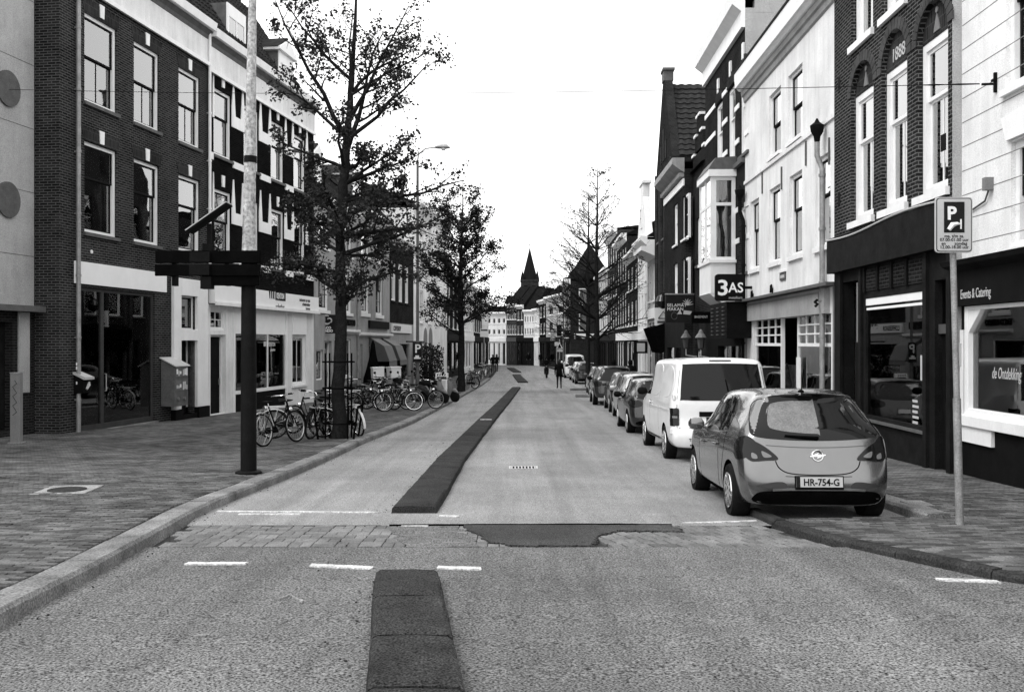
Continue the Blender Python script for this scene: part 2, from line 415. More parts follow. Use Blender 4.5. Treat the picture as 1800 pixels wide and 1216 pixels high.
# brick strip across the road, an asphalt patch laid over a part of it
sp = []
for i in range(8):                      # basket-weave field on the cycle side
    for j in range(6):
        X0, Y0 = -3.42 + i * .44 + (j % 2) * .0, 9.06 + j * .218
        for h in range(2):
            if (i * 2 + h + j) % 2:
                for q in range(2): sp.append((X0 + h * .22 + .11, Y0 + .055 + q * .109, gz(Y0), 0))
            else:
                for q in range(2): sp.append((X0 + h * .22 + .055 + q * .109, Y0 + .109, gz(Y0), R(90)))
x = 1.0
while x < 3.4:                        # slanting courses on the car side
    y = 9.12
    while y < 10.3:
        if x + (y - 9.1) * -.35 < rk(y) + .05: sp.append((x + (y - 9.1) * -.35, y, gz(y), R(108)))
        y += .234
    x += .128
sp2 = [(s[0], s[1], s[2] - .004, s[3]) for s in sp if lk(s[1]) + .12 < s[0] < rk(s[1]) - .1]
lay(BED, sp2, .212, .104, ['strip_brick', 'strip_brick_b', 'strip_brick'], 'road_brick', jit=.003)
def flat(name, pts, m, lift, parent=None, kind='structure', sub=6):
    """a thin slab following the road"""
    mb = MB(); n = len(pts); vs = [Vector((p[0], p[1], gz(p[1]) + lift)) for p in pts]
    mb.add(vs + [v - Vector((0, 0, .004 if lift < .01 else lift + .02)) for v in vs], [tuple(range(n))] + [(i, (i + 1) % n, n + (i + 1) % n, n + i) for i in range(n)])
    o = mb.build(name, m, parent)
    if not parent: o['kind'] = kind
    return o
def blob(p0, rough, n, seed):
    rnd = random.Random(seed); out = []
    for (a, b) in zip(p0, p0[1:] + p0[:1]):
        for i in range(n):
            t = i / n; out.append((a[0] + (b[0] - a[0]) * t + rnd.gauss(0, rough), a[1] + (b[1] - a[1]) * t + rnd.gauss(0, rough)))
    return out
flat('asphalt_patch', blob([(-.35, 9.75), (-.2, 9.2), (.15, 9.03), (.75, 9.02), (.85, 9.6), (1.1, 9.98), (1.75, 9.9), (1.7, 10.35), (-.55, 10.4)], .022, 16, 3), 'asphalt_patch', .014, None)
flat('asphalt_fill', [(lk(10.36) + .05, 10.35), (rk(10.2) - .02, 10.37), (3.0, 10.5), (4.5, 10.62), (4.4, 10.95), (lk(10.9) + .0, 10.95)], 'asphalt', .0025)
flat('asphalt_fill', blob([(-.95, 9.02), (-.3, 9.02), (-.4, 9.6), (-.62, 10.3), (-1.3, 10.3), (-1.15, 9.5)], .03, 5, 5), 'asphalt_near', .0045)
flat('joint_crack', blob([(-1.3, 10.33), (1.0, 10.38), (1.7, 10.37), (1.7, 10.385), (1.0, 10.425), (-1.3, 10.36)], .006, 9, 9), 'matt_black', .018)
flat('joint_crack', blob([(-3.3, 10.335), (-1.4, 10.35), (-1.4, 10.36), (-3.3, 10.35)], .003, 9, 9), 'matt_black', .006)
def dash(x0, y0, x1, y1, w, seed, m='paint_line'):
    a, b = onroad(x0, y0), onroad(x1, y1); n = Vector((0, 1, 0)) * w / 2
    o = flat('painted_marking', blob([(a.x, a.y - w / 2), (b.x, b.y - w / 2), (b.x, b.y + w / 2), (a.x, a.y + w / 2)], .004, 7, seed), m, .011)
for i, q in enumerate([(328, 991, 432, 991, .10), (546, 994, 655, 999, .10), (770, 998, 846, 1000, .10), (1648, 1019, 1755, 1023, .09), (382, 899, 666, 901, .06), (420, 904, 528, 904, .05), (772, 907, 806, 908, .08), (1200, 920, 1330, 916, .06), (706, 924, 752, 925, .10)]):
    dash(*q, i)
for i_, (x0, y0, x1, y1, w_) in enumerate(((490, 1054, 510, 1046, .05), (510, 1047, 532, 1058, .03), (345, 1118, 363, 1118, .03))): dash(x0, y0, x1, y1, w_, 40 + i_, 'cover_pale')
# raised kerb separators between the cycle lane and the road
def separator(name, label, pts, w, joints, h=.09):
    t = thing(name, label, 'kerb separator', (pts[0][0], pts[0][1], gz(pts[0][1])), 0, 'concrete lane separators')
    o = Vector((pts[0][0], pts[0][1], gz(pts[0][1])))
    def L(y): return lerp_table([(p[1], p[0]) for p in pts], y)
    for a, b in zip(joints, joints[1:]):
        mb = MB(); rows = [a + .012] + [a + (b - a) * k / 14 for k in range(1, 14)] + [b - .012]; sec = [(-.03, -.04), (-.008, h * .8), (.02, h), (w / 2, h + .006), (w - .02, h), (w + .008, h * .8), (w + .03, -.04)]
        for i, y in enumerate(rows):
            for sx, sz in sec:
                e = 0 if 0 < i < len(rows) - 1 else -.012 if sz > .03 else 0
                q_ = random.uniform(-.006, .006) if sz > .03 else 0; mb.v.append(Vector((L(y) + sx + .012 * noise.noise((y * .8, 3, sx)) + q_, y, gz(y) + sz + e + q_ * .6 + .006 * noise.noise((y * 3, 7, sx * 4)))) - o)
        n = len(sec)
        for i in range(len(rows) - 1):
            for j in range(n - 1): a0 = i * n + j; mb.f.append((a0, a0 + 1, a0 + n + 1, a0 + n))
        mb.f.append(tuple(range(n))); mb.f.append(tuple(range(len(mb.v) - n, len(mb.v)))[::-1])
        mb.build('separator_block', 'separator', t, smooth=30)
    return t
separator('lane_separator', 'near dark concrete lane separator running out of the bottom of the picture', [(-.15, -2), (-.70, 4.77), (-1.04, 7.5)], .455, [.9, 1.85, 2.8, 3.75, 4.7, 5.62, 6.6, 7.5])
separator('lane_separator', 'long dark lane separator starting beside the brick strip', [(-1.39, 11.35), (-1.38, 18), (-1.07, 30), (.02, 60.5)], .5, [11.35 + (29.9 - 11.35) * k / 6 for k in range(7)] + [30 + 30.5 * k / 8 for k in range(1, 9)])
box('joint_marker', 'paint_line', None, -.98, -.62, 29.86, 29.96, gz(29.9) + .085, gz(29.9) + .105).name = 'painted_joint'
bpy.data.objects['painted_joint']['kind'] = 'structure'
separator('lane_separator', 'short lane separator beyond the first gap down the street', [(.45, 70), (.05, 90)], .7, [70, 77, 84, 90])
separator('lane_separator', 'farthest lane separator before the bend of the street', [(.15, 98), (-.6, 116)], .8, [98, 107, 116])
# gully grate in the road, kerb inlet covers
def grate(px, py, w, dpt, label, name='gully_grate'):
    p = onroad(px, py); t = thing(name, label, 'drain grate', p)
    mb = MB(); mb.box(-w / 2, w / 2, -dpt / 2, -dpt / 2 + .03, -.02, .012); mb.box(-w / 2, w / 2, dpt / 2 - .03, dpt / 2, -.02, .012)
    mb.box(-w / 2, -w / 2 + .03, -dpt / 2 + .03, dpt / 2 - .03, -.02, .012); mb.box(w / 2 - .03, w / 2, -dpt / 2 + .03, dpt / 2 - .03, -.02, .012); mb.build('frame', 'steel', t)
    n = 8
    for i in range(n):
        x = -w / 2 + .05 + (w - .1) * i / (n - 1); box('bar', 'steel', t, x - .012, x + .012, -dpt / 2 + .03, dpt / 2 - .03, -.02, .010)
    box('pit', 'matt_black', t, -w / 2 + .031, w / 2 - .031, -dpt / 2 + .031, dpt / 2 - .031, -.02, .004)
grate(920, 822, .5, .35, 'slotted steel gully grate in the middle of the car lane')
p = onpav(118, 862); t = thing('inspection_cover', 'pale square inspection cover set in the left brick pavement', 'manhole cover', p, R(4))
box('frame', 'cover_pale', t, -.33, .33, -.42, .42, -.02, .012); MB().lathe([(.24, -.01), (.24, .02), (.22, .022)], 24).build('lid', 'kerb_dark', t, smooth=True)
p = onpav(1612, 885); tag(MB().box(-.13, .13, -.18, .18, -.02, .012).build('service_cover', 'kerb', None, bevel=.004), 'pale rectangular service cover in the right pavement behind the grey hatchback', 'manhole cover').location = p
# loose crumbs along the separator and the gutter
mb = MB(); rnd = random.Random(4)
for i in range(200):
    y = rnd.uniform(4.8, 26); x = rnd.choice([lk(y) + abs(rnd.gauss(0, .12)) + .03, -.8 - (y - 5) * .1 - abs(rnd.gauss(0, .15)) if y < 7.5 else -1.45 - abs(rnd.gauss(0, .12))]); s = rnd.uniform(.003, .008)
    mb.M = Matrix.Translation((x, y, gz(y) + s * .5)) @ Matrix.Rotation(rnd.uniform(0, 3), 4, 'Z'); mb.box(-s, s, -s * .7, s * .7, -s * .6, s * .6)
struct(mb.build('gutter_grit', 'kerb_dark'), 'stuff')

# ------------------------------------------------------------------ buildings
class Bld:
    """p0 -> p1: facade line left to right seen from the street; local x along it, y inward, z up from the pavement"""
    def __init__(s, name, label, p0, p1, H, depth, wall, he=True):
        s.p0 = Vector((p0[0], p0[1])); s.p1 = Vector((p1[0], p1[1])); s.W = (s.p1 - s.p0).length
        s.d = (s.p1 - s.p0).normalized(); s.n = Vector((s.d.y, -s.d.x))          # outward
        ym = (p0[1] + p1[1]) / 2; s.z0 = pz(ym) - .02
        s.root = thing(name, label, 'building', (p0[0], p0[1], s.z0), math.atan2(s.d.y, s.d.x))
        s.off = E - s.z0; s.H = H + s.off if he else H; s.depth = depth; s.wm = wall; s.holes = []; s.arches = []
    def pix(s, px, py, out=0):
        r = ray(px, py); q = s.p0 + s.n * out
        # (r*t - q) . n = 0
        t = q.dot(s.n) / (r.x * s.n.x + r.y * s.n.y)
        P = Vector((r.x * t, r.y * t)) - q
        return P.dot(s.d), E + r.z * t - s.z0
    def u(s, px, out=0): return s.pix(px, 603, out)[0]
    def z(s, px, py, out=0): return s.pix(px, py, out)[1]
    def h(s, he): return he + s.off
    def hole(s, u0, u1, z0, z1): s.holes.append((u0, u1, z0, z1))
    def wall(s, rev=.24, bands=None, back=True):
        """facade skin with reveals; bands: list of (z0,z1,material) ground up"""
        bands = bands or [(-.3, s.H, s.wm)]
        for (za, zb, m) in bands:
            hs = [(max(0, a), min(s.W, b), max(za, c), min(zb, d)) for a, b, c, d in s.holes if c < zb - 1e-4 and d > za + 1e-4]
            us = sorted({0, s.W} | {h[0] for h in hs} | {h[1] for h in hs}); zs = sorted({za, zb} | {h[2] for h in hs} | {h[3] for h in hs})
            mb = MB()
            for a, b in zip(us, us[1:]):
                for c, d in zip(zs, zs[1:]):
                    mu, mz = (a + b) / 2, (c + d) / 2
                    if any(h[0] < mu < h[1] and h[2] < mz < h[3] for h in hs): continue
                    mb.quad((a, 0, c), (b, 0, c), (b, 0, d), (a, 0, d))
            for a, b, c, d in hs:
                mb.quad((a, 0, c), (a, rev, c), (a, rev, d), (a, 0, d)); mb.quad((b, 0, c), (b, rev, c), (b, rev, d), (b, 0, d))
                mb.quad((a, 0, d), (b, 0, d), (b, rev, d), (a, rev, d)); mb.quad((a, 0, c), (b, 0, c), (b, rev, c), (a, rev, c))
            mb.build('wall', m, s.root)
        mb = MB(); D, W, H = s.depth, s.W, s.H
        mb.quad((0, 0, -.3), (0, D, -.3), (0, D, H), (0, 0, H)); mb.quad((W, 0, -.3), (W, D, -.3), (W, D, H), (W, 0, H)); mb.quad((0, D, -.3), (W, D, -.3), (W, D, H), (0, D, H))
        mb.build('side_wall', getattr(s, 'sm', None) or s.wm, s.root)
        mb = MB(); mb.box(.02, W - .02, .75, .8, -.2, H - .05)
        for z in [h for h in (3.2, 6.4) if h < H - 1]: mb.box(.02, W - .02, .26, .75, z - .1, z)
        mb.build('interior', 'interior', s.root)
    def window(s, u0, u1, z0, z1, fw=.09, frame='white', sash='dark_paint', split=.5, mull=0, umull=0, curtain=None, sill='stone_sill', sillh=.09, glass='glass', hole=True, y=.07, sw=.045, simple=False, key=None, rows=0):
        if hole: s.hole(u0, u1, z0, z1)
        w = thing('window', '', ''); del w['label']; del w['category']
        bpy.data.objects.remove(w)
        mb = MB(); d = .1
        mb.box(u0, u0 + fw, y, y + d, z0, z1); mb.box(u1 - fw, u1, y, y + d, z0, z1); mb.box(u0 + fw, u1 - fw, y, y + d, z0, z0 + fw); mb.box(u0 + fw, u1 - fw, y, y + d, z1 - fw, z1)
        w = mb.build('window', frame, s.root)
        a, b, c, e = u0 + fw, u1 - fw, z0 + fw, z1 - fw; zm = c + (e - c) * split
        ys = y + .035
        if simple:
            mb = MB(); mb.box(a, b, ys, ys + .03, zm - .03, zm + .03)
            if mull: mb.box((a + b) / 2 - .02, (a + b) / 2 + .02, ys + .002, ys + .028, c, zm - .03)
            mb.build('sash', sash, w); box('pane', glass, w, a, b, ys + .012, ys + .018, c, e)
        else:
            def sashf(c0, c1, yy, mul, rws=0):
                mb = MB(); mb.box(a, a + sw, yy, yy + .04, c0, c1); mb.box(b - sw, b, yy, yy + .04, c0, c1); mb.box(a + sw, b - sw, yy, yy + .04, c0, c0 + sw); mb.box(a + sw, b - sw, yy, yy + .04, c1 - sw, c1)
                for k in range(mul): x = a + (b - a) * (k + 1) / (mul + 1); mb.box(x - .013, x + .013, yy + .004, yy + .036, c0 + sw, c1 - sw)
                for k in range(rws): z = c0 + (c1 - c0) * (k + 1) / (rws + 1); mb.box(a + sw, b - sw, yy + .006, yy + .034, z - .013, z + .013)
                mb.build('sash', sash, w); box('pane', glass, w, a + sw, b - sw, yy + .016, yy + .022, c0 + sw, c1 - sw)
            if split >= .99: sashf(c, e, ys, mull, rows)
            else: sashf(c, zm, ys + .042, mull, rows); sashf(zm - .02, e, ys, umull)
        if sill: box('sill', sill, w, u0 - .06, u1 + .06, -.07, y, z0 - sillh, z0 - .002)
        if curtain:
            kind, m = (curtain if isinstance(curtain, tuple) else (curtain, 'curtain'))
            def cloth(x0, x1, za, zb, yy=.27):
                mb = MB(); n = max(4, int((x1 - x0) / .04))
                for i in range(n + 1):
                    x = x0 + (x1 - x0) * i / n; yo = yy + .022 * math.sin(i * 1.9) + .012 * math.sin(i * .7 + x)
                    mb.v += [Vector((x, yo, za)), Vector((x, yo, zb))]
                mb.f += [(2 * i, 2 * i + 2, 2 * i + 3, 2 * i + 1) for i in range(n)]
                mb.build('curtain', m, w, smooth=80)
            if kind == 'full': cloth(a, b, c, e)
            elif kind == 'sides': cloth(a, a + (b - a) * .28, c, e); cloth(b - (b - a) * .25, b, c, e)
            elif kind == 'right': cloth(a + (b - a) * .45, b, c, e)
            elif kind == 'left': cloth(a, a + (b - a) * .5, c, e)
            elif kind == 'top': cloth(a, b, zm + (e - zm) * .05, e)
            elif kind == 'bottom': cloth(a, b, c, c + (zm - c) * .75)
        if key: MB().prism([((u0 + u1) / 2 - .09, z1 + key[0]), ((u0 + u1) / 2 + .09, z1 + key[0]), ((u0 + u1) / 2 + .11, z1 + key[1]), ((u0 + u1) / 2 - .11, z1 + key[1])], -.035, .05).build('keystone', 'white', s.root)
        return w
    def soldier(s, u0, u1, z, h=.34, m='brick_vert'):
        MB().prism([(u0 - .02, z + .012), (u1 + .02, z + .012), (u1 + .14, z + h), (u0 - .14, z + h)], -.012, .02).build('brick_lintel', m, s.root)
    def cornice(s, prof, m='white', u0=None, u1=None, name='cornice'):
        """prof: list of (out, z) polygon"""
        MB().prism([(-o, z) for o, z in prof], 0 if u0 is None else u0, s.W if u1 is None else u1, 'yz').build(name, m, s.root)
    def roof(s, rise, run=None, m='tile', ridge=None, over=.15, tiles=False, flat=False):
        D, W, H = s.depth, s.W, s.H; run = run or D / 2
        mb = MB()
        pr = [(-over, H - .02), (run, H + rise), (D - run if D - run > run else run + .05, H + rise), (D, H - .02)]
        mb.prism(pr, 0.01, W - .01, 'yz'); r = mb.build('roof', m, s.root)
        if tiles: s.tiles(r, 0.03, W - .03, (-over, H + .0), (run, H + rise), m)
        return r
    def tiles(s, parent, u0, u1, a, b, m, pitch=.26, rowh=.30):
        """pantile courses as real relief"""
        L = math.hypot(b[0] - a[0], b[1] - a[1]); ty, tz = (b[0] - a[0]) / L, (b[1] - a[1]) / L; ny, nz = -tz, ty
        mb = MB(); n = int((u1 - u0) / pitch * 4)
        rows = int(L / rowh)
        for r in range(rows):
            o = len(mb.v); t0, t1 = r * L / rows, (r + 1) * L / rows + .03
            for i in range(n + 1):
                x = u0 + (u1 - u0) * i / n; ph = 2 * math.pi * (x - u0) / pitch; w = .03 * math.sin(ph) + .012 * math.sin(2 * ph)
                for t, e in ((t0, .075), (t1, .035)): mb.v.append(Vector((x, a[0] + ty * t + ny * (e + w), a[1] + tz * t + nz * (e + w))))
                mb.v.append(Vector((x, a[0] + ty * t0 + ny * .0, a[1] + tz * t0 + nz * .0)))
            for i in range(n):
                q = o + 3 * i; mb.f += [(q, q + 3, q + 4, q + 1), (q + 2, q + 5, q + 3, q)]
        t = mb.build('roof_tiles', m, parent, smooth=60); t['kind'] = 'stuff'
    def pipe(s, u, z0, z1, r=.05, m='zinc', out=.1, rings=True):
        mb = MB(); mb.tube([(u, -out, z0), (u, -out, z1)], r, 10)
        if rings:
            z = z0 + .9
            while z < z1 - .3: mb.lathe([(r + .012, -.03), (r + .012, .03)], 10, (u, -out, z)); mb.box(u - .015, u + .015, -out, 0, z - .012, z + .012); z += 1.55
        return mb.build('drainpipe', m, s.root, smooth=True)
    def box(s, name, m, u0, u1, y0, y1, z0, z1, parent=None, bevel=0): return box(name, m, parent or s.root, u0, u1, y0, y1, z0, z1, bevel=bevel)
    def chimney(s, u, y, w, z0, z1, m='brick_dark'):
        MB().box(u - w / 2, u + w / 2, y - w / 2, y + w / 2, z0, z1).box(u - w / 2 - .06, u + w / 2 + .06, y - w / 2 - .06, y + w / 2 + .06, z1, z1 + .12).lathe([(.1, 0), (.08, .35)], 8, (u, y, z1 + .12)).build('chimney', m, s.root)
    def door(s, u0, u1, z0, z1, m='dark_wood', y=.22, panels=2, glass=None, frame=None, fw=.07, handle=True, hole=True):
        if hole: s.hole(u0, u1, z0, z1)
        if frame:
            MB().box(u0, u0 + fw, y - .06, y + .06, z0, z1).box(u1 - fw, u1, y - .06, y + .06, z0, z1).box(u0 + fw, u1 - fw, y - .06, y + .06, z1 - fw, z1).build('door_frame', frame, s.root); u0 += fw; u1 -= fw; z1 -= fw
        d = s.box('door', m, u0, u1, y, y + .05, z0, z1)
        for k in range(panels):
            a = z0 + .15 + (z1 - z0 - .3) * k / panels; b = z0 + .15 + (z1 - z0 - .3) * (k + 1) / panels - .12
            if glass and k == panels - 1: box('pane', glass, d, u0 + .13, u1 - .13, y - .012, y - .002, a, b)
            else: MB().box(u0 + .13, u1 - .13, y - .015, y - .001, a, b).box(u0 + .19, u1 - .19, y - .03, y - .015, a + .06, b - .06).build('door_panel', m, d)
        if handle: MB().box(u1 - .09, u1 - .06, y - .05, y, z0 + .95, z0 + 1.15).tube([(u1 - .075, y - .05, z0 + 1.08), (u1 - .19, y - .05, z0 + 1.08)], .011, 6).build('handle', 'steel', d)
        return d
def Lp(y, line='A', out=0):
    x = lfac(y); return (x, y)
def Rp(y, out=0): return (rfac(y), y)

# ---- left: plastered building at the edge of the picture, set back
b = Bld('plastered_building', 'pale plastered building with a dark ground floor at the left edge of the picture', (-15.13 + .146 * 15, 15), (-15.13 + .146 * 23.72, 23.72), 11, 8, 'plaster_light')
zl = b.h(.80)
b.hole(3.0, 8.0, 0.1, zl - .3)
b.wall(bands=[(-.3, zl, 'brick_dark'), (zl, b.H, 'plaster_light')])
b.box('ledge', 'stone_sill', 0, b.W, -.32, 0, zl - .05, zl + .09)
b.box('garage_door', 'dark_wood', 3.0, 8.0, .2, .26, .1, zl - .3)
for k in range(9): b.box('garage_board', 'dark_wood', 3.05 + k * .55, 3.55 + k * .55, .17, .199, .12, zl - .32)
u = b.u(70); b.box('white_pilaster', 'plaster_light', b.W - .62, b.W - .22, -.04, 0, .95, zl - .06)
for zz in (5.95, 3.35):
    MB().lathe([(.42, -.05), (.42, .0), (.4, .01)], 28, (b.u(33) - .42, -.001, b.h(zz)), 'y').build('round_plaque', 'stone_sill', b.root, smooth=True)
for k in range(5): b.box('plaster_joint', 'stone_sill', 0, b.W, -.004, .004, zl + 1.3 + k * 1.55, zl + 1.312 + k * 1.55)
b.cornice([(0, b.H - .5), (.3, b.H - .2), (.3, b.H), (0, b.H)])
b.roof(.3, 2, 'slate')

# ---- left: brick house with sash windows
b = Bld('brick_house', 'three-storey brown brick house with tall sash windows and a glass shopfront', (-14.49 + .146 * 23.7, 23.7), (-14.49 + .146 * 31.56, 31.56), 9.05, 9, 'brick_mid')
L1 = b
COLS = [(150, 206), (236.6, 280.5), (315, 352)]
for k, (x0, x1) in enumerate(COLS):
    a, c = b.u(x0) - .04, b.u(x1)
    b.window(a, c, b.h(6.16), b.h(8.44), mull=1, split=.53, curtain=('full', 'curtain'), key=(.06, .40)); b.soldier(a, c, b.h(8.44))
    b.window(a, c, b.h(2.83), b.h(5.16), split=.62, curtain=[('top', 'curtain'), ('top', 'curtain'), ('full', 'curtain_mid')][k], mull=0, key=(.04, .38)); b.soldier(a, c, b.h(5.16))
# shopfront
s0, s1 = b.u(141), b.u(272); zt = b.h(1.42); b.hole(s0, s1, .06, zt)
sf = MB().box(s0, s0 + .08, .05, .15, .06, zt).box(s1 - .08, s1, .05, .15, .06, zt).box(s0 + .08, s1 - .08, .05, .15, zt - .08, zt).box(s0 + .08, s1 - .08, .05, .15, .06, .2)
um = b.u(183); sf.box(um - .06, um + .06, .045, .145, .2, zt - .08); sf = sf.build('shopfront', 'grey_frame', b.root)
box('pane', 'glass_shop', sf, s0 + .08, um - .06, .09, .1, .2, zt - .08); box('pane', 'glass_shop', sf, um + .06, s1 - .08, .09, .1, .2, zt - .08)
MB().tube([(um + .1, .04, 1.05), (um + .1, 0, 1.05), (um + .1, 0, 1.5), (um + .1, .04, 1.5)], .014, 8).build('handle', 'steel', sf)
box('threshold', 'kerb', sf, s0, s1, -.12, .05, .0, .06)
po = b.u(232); box('poster', 'display', sf, po - .18, po + .2, .14, .145, 1.35, 2.75); box('poster', 'display_light', sf, po - .16, po + .16, .135, .139, .45, .52); box('poster', 'display', sf, po - .14, po + .14, .14, .145, .52, 1.05)
box('display_table', 'display', sf, um + .8, s1 - .4, .35, .6, .1, 1.0)
b.box('fascia_board', 'white_clean', b.u(130), b.u(290), -.06, 0, b.h(1.50), b.h(2.06))
# portal with a recessed door
q0, q1 = b.u(301), b.u(361); d0, d1 = b.u(314), b.u(342.5)
b.hole(d0, d1, .12, b.h(.08)); b.hole(d0, d1, b.h(.42), b.h(1.46))
MB().box(q0, d0 - .001, -.10, 0, .3, b.h(1.98)).box(d1 + .001, q1, -.10, 0, .3, b.h(1.98)).box(d0, d1, -.10, 0, b.h(1.46), b.h(1.98)).box(d0, d1, -.10, 0, b.h(.08), b.h(.42)).build('door_surround', 'white', b.root, bevel=.01)
b.box('plinth_block', 'black', q0 - .03, d0 + .02, -.16, 0, -.1, .3); b.box('plinth_block', 'black', d1 - .02, q1, -.16, 0, -.1, .3)
b.door(d0, d1, .12, b.h(.08), 'black', .3, 3, hole=False); b.box('door_step', 'black', d0, d1, -.1, .3, -.1, .12)
b.box('reveal_lining', 'white', d1 - .0, d1 + .03, -.09, .3, .3, b.h(.08))
b.window(d0, d1, b.h(.42), b.h(1.46), .05, 'white', 'dark_paint', 1.0, hole=False, sill=None)
b.wall()
fz = b.h(9.05)
b.box('frieze', 'white_wall', -.02, b.W, -.05, 0, fz, fz + .82)
b.cornice([(.05, fz - .09), (.12, fz - .09), (.12, fz + .03), (.05, fz + .03)], name='moulding')
b.cornice([(.0, fz + .76), (.07, fz + .78), (.09, fz + .9), (.16, fz + .98), (.2, fz + 1.02), (0, fz + 1.02)], 'stone_sill', name='cornice_moulding'); b.cornice([(0, fz + 1.025), (.3, fz + 1.05), (.34, fz + 1.3), (.3, fz + 1.3), (.28, fz + 1.2), (0, fz + 1.2)])
b.H = fz + 1.0; b.roof(4.6, 2.9, 'tile', over=.02, tiles=True)
def dormer(b, u0, u1, zb, zt, y, m='white', ped=True):
    d = MB().box(u0, u1, y, y + 2.4, zb, zt).build('dormer', 'lead', b.root)
    mb = MB(); f = .12
    mb.box(u0 - .02, u0 + f, y - .05, y, zb, zt).box(u1 - f, u1 + .02, y - .05, y, zb, zt).box(u0 + f, u1 - f, y - .05, y, zb, zb + .1).box(u0 + f, u1 - f, y - .05, y, zt - .45, zt).box((u0 + u1) / 2 - .04, (u0 + u1) / 2 + .04, y - .045, y - .005, zb + .1, zt - .45)
    mb.build('dormer_window', m, d); box('pane', 'glass', d, u0 + f, u1 - f, y - .03, y - .02, zb + .1, zt - .45)
    if ped:
        mb = MB(); mb.prism([(u0 - .2, zt), (u1 + .2, zt), (u1 + .2, zt + .1), ((u0 + u1) / 2, zt + .62), (u0 - .2, zt + .1)], y - .18, y + 2.4); mb.build('pediment', m, d)
        t = MB(); t.prism([(u0 - .26, zt + .11), ((u0 + u1) / 2, zt + .72), (u1 + .26, zt + .11), ((u0 + u1) / 2, zt + .63)], y - .1, y + 2.5); t.build('dormer_roof', 'tile', d)
    return d
dormer(b, b.u(391, -.9), b.u(423, -.9), fz + .95, fz + 3.1, .75, ped=False)
MB().tube([(b.u(362, -.2), .25, fz + 1.35), (b.u(345, -.2), 1.6, fz + 3.6)], .045, 6).build('roof_strip', 'white', b.root)
b.pipe(b.u(131), 0, fz + .75, .055, 'zinc', .11)
b.pipe(b.W - .06, b.h(1.9), fz + 1.0, .05, 'white', .1)
MB().tube([(b.u(160), -.005, b.h(2.35)), (b.u(160), -.03, b.h(2.35))], .05, 8).build('wall_anchor', 'white', b.root)
b.box('house_plate', 'sign_white', b.u(136), b.u(140), -.02, 0, b.h(2.45), b.h(2.55))

# ---- left: black painted house with white ornament
b = Bld('black_house', 'black painted house with white pointed ornament between its windows and a white shopfront', (-14.49 + .146 * 31.57, 31.57), (-14.49 + .146 * 41.4, 41.4), 9.05, 9, 'brick_black')
wins = [(375.5, 407), (428.5, 455), (476, 499.5), (516, 537)]; UW = []
for k, (x0, x1) in enumerate(wins):
    a, c = b.u(x0), b.u(x1); UW.append((a, c))
    b.window(a, c, b.h(6.22), b.h(8.45), .1, split=.6, curtain=('full', 'curtain'), sill='stone_sill', key=(.12, .5))
    b.window(a, c, b.h(2.83), b.h(5.12), .1, split=.55, mull=1 if k > 1 else 0, curtain=('full', 'curtain') if k == 0 else ('sides', 'curtain_mid'), key=(.12, .5))
edges = [(.08, UW[0][0])] + [(UW[i][1], UW[i + 1][0]) for i in range(3)] + [(UW[3][1], b.W - .06)]
for lev in (0, -3.33):
    for i, (a, c) in enumerate(edges):
        z0, z1, zt = b.h(7.42 + lev), b.h(7.82 + lev), b.h(8.95 + lev); w = min(.26, (c - a) * .35)
        L = [(a, z0), (a + w * 1.05, z0), (a + w * 1.05, z1), (a + w * .55, zt), (a + w * .35, zt), (a, z1 + .35)]
        Rr = [(c, z0), (c, z1 + .35), (c - w * .35, zt), (c - w * .55, zt), (c - w * 1.05, z1), (c - w * 1.05, z0)]
        mb = MB()
        if i > 0: mb.prism(L, -.03, .005)
        if i < 4: mb.prism(Rr, -.03, .005)
        if 0 < i < 4: mb.prism([(a + w * 1.05, z0), (c - w * 1.05, z0), (c - w * 1.05, z1), (a + w * 1.05, z1)], -.03, .005)
        mb.build('white_ornament', 'white', b.root)
        b.box('white_block', 'white', a + .07, c - .07, -.04, 0, b.h(6.02 + lev * 1.018), b.h(6.25 + lev * 1.018))
zs, zf = b.h(1.30), b.h(1.93)
b.box('fascia_board', 'white_clean', .05, b.W, -.22, 0, zs, zf)
b.box('fascia_moulding', 'white', .05, b.W + .02, -.28, -.22, zs - .06, zs + .06)
fx = lambda px, py: b.pix(px, py, .22)
uu, zz = fx(484, 527)
text('lettering', 'KENTON', .30, 'sign_white', b.root, (uu + .06, -.245, zz + .06), bold=.008, sx=.62); b.box('logo_plate', 'black', uu, uu + 1.0, -.235, -.22, zz, zz + .34)
text('lettering', 'polyether', .3, 'sign_dark', b.root, (uu + .03, -.224, zz - .34), sx=.75)
for i, s_ in enumerate(('matrassen op maat', 'schuimrubber', 'kussens')): text('lettering', s_, .2, 'sign_dark', b.root, (b.u(545, .22), -.224, zf - .24 - i * .17), align='RIGHT', sx=.8)
for i in range(3): MB().prism([(uu - .62 + i * .2 + .03 * (2 - i), zz + .05), (uu - .62 + i * .2 + .1, zz + .02), (uu - .62 + i * .2 + .1, zz + .32), (uu - .62 + i * .2, zz + .33)], -.235, -.22).build('logo_mark', 'black', b.root)
d0, d1 = b.u(370), b.u(397)
b.door(d0, d1, .1, b.h(.28), 'black', .2, 3, frame='white', glass=None); b.window(d0, d1, b.h(.42), b.h(1.14), .07, 'white', 'white', 1.0, mull=1, rows=1, sill=None)
a0, a1 = b.u(410), b.u(505); zc = b.h(.33); zr = b.h(-1.66)
b.hole(a0, a1, .02, b.h(1.2)); mb = MB().box(a0, a0 + .14, -.02, .12, 0, b.h(1.25)).box(a1 - .16, a1, -.02, .12, 0, b.h(1.25)).box(a0 + .14, a1 - .16, .0, .1, zr - .12, zr)
um = b.u(472); mb.box(um - .03, um + .03, .02, .09, zr, zc); um2 = b.u(447); mb.box(um2 - .03, um2 + .03, .02, .09, zr, zc)
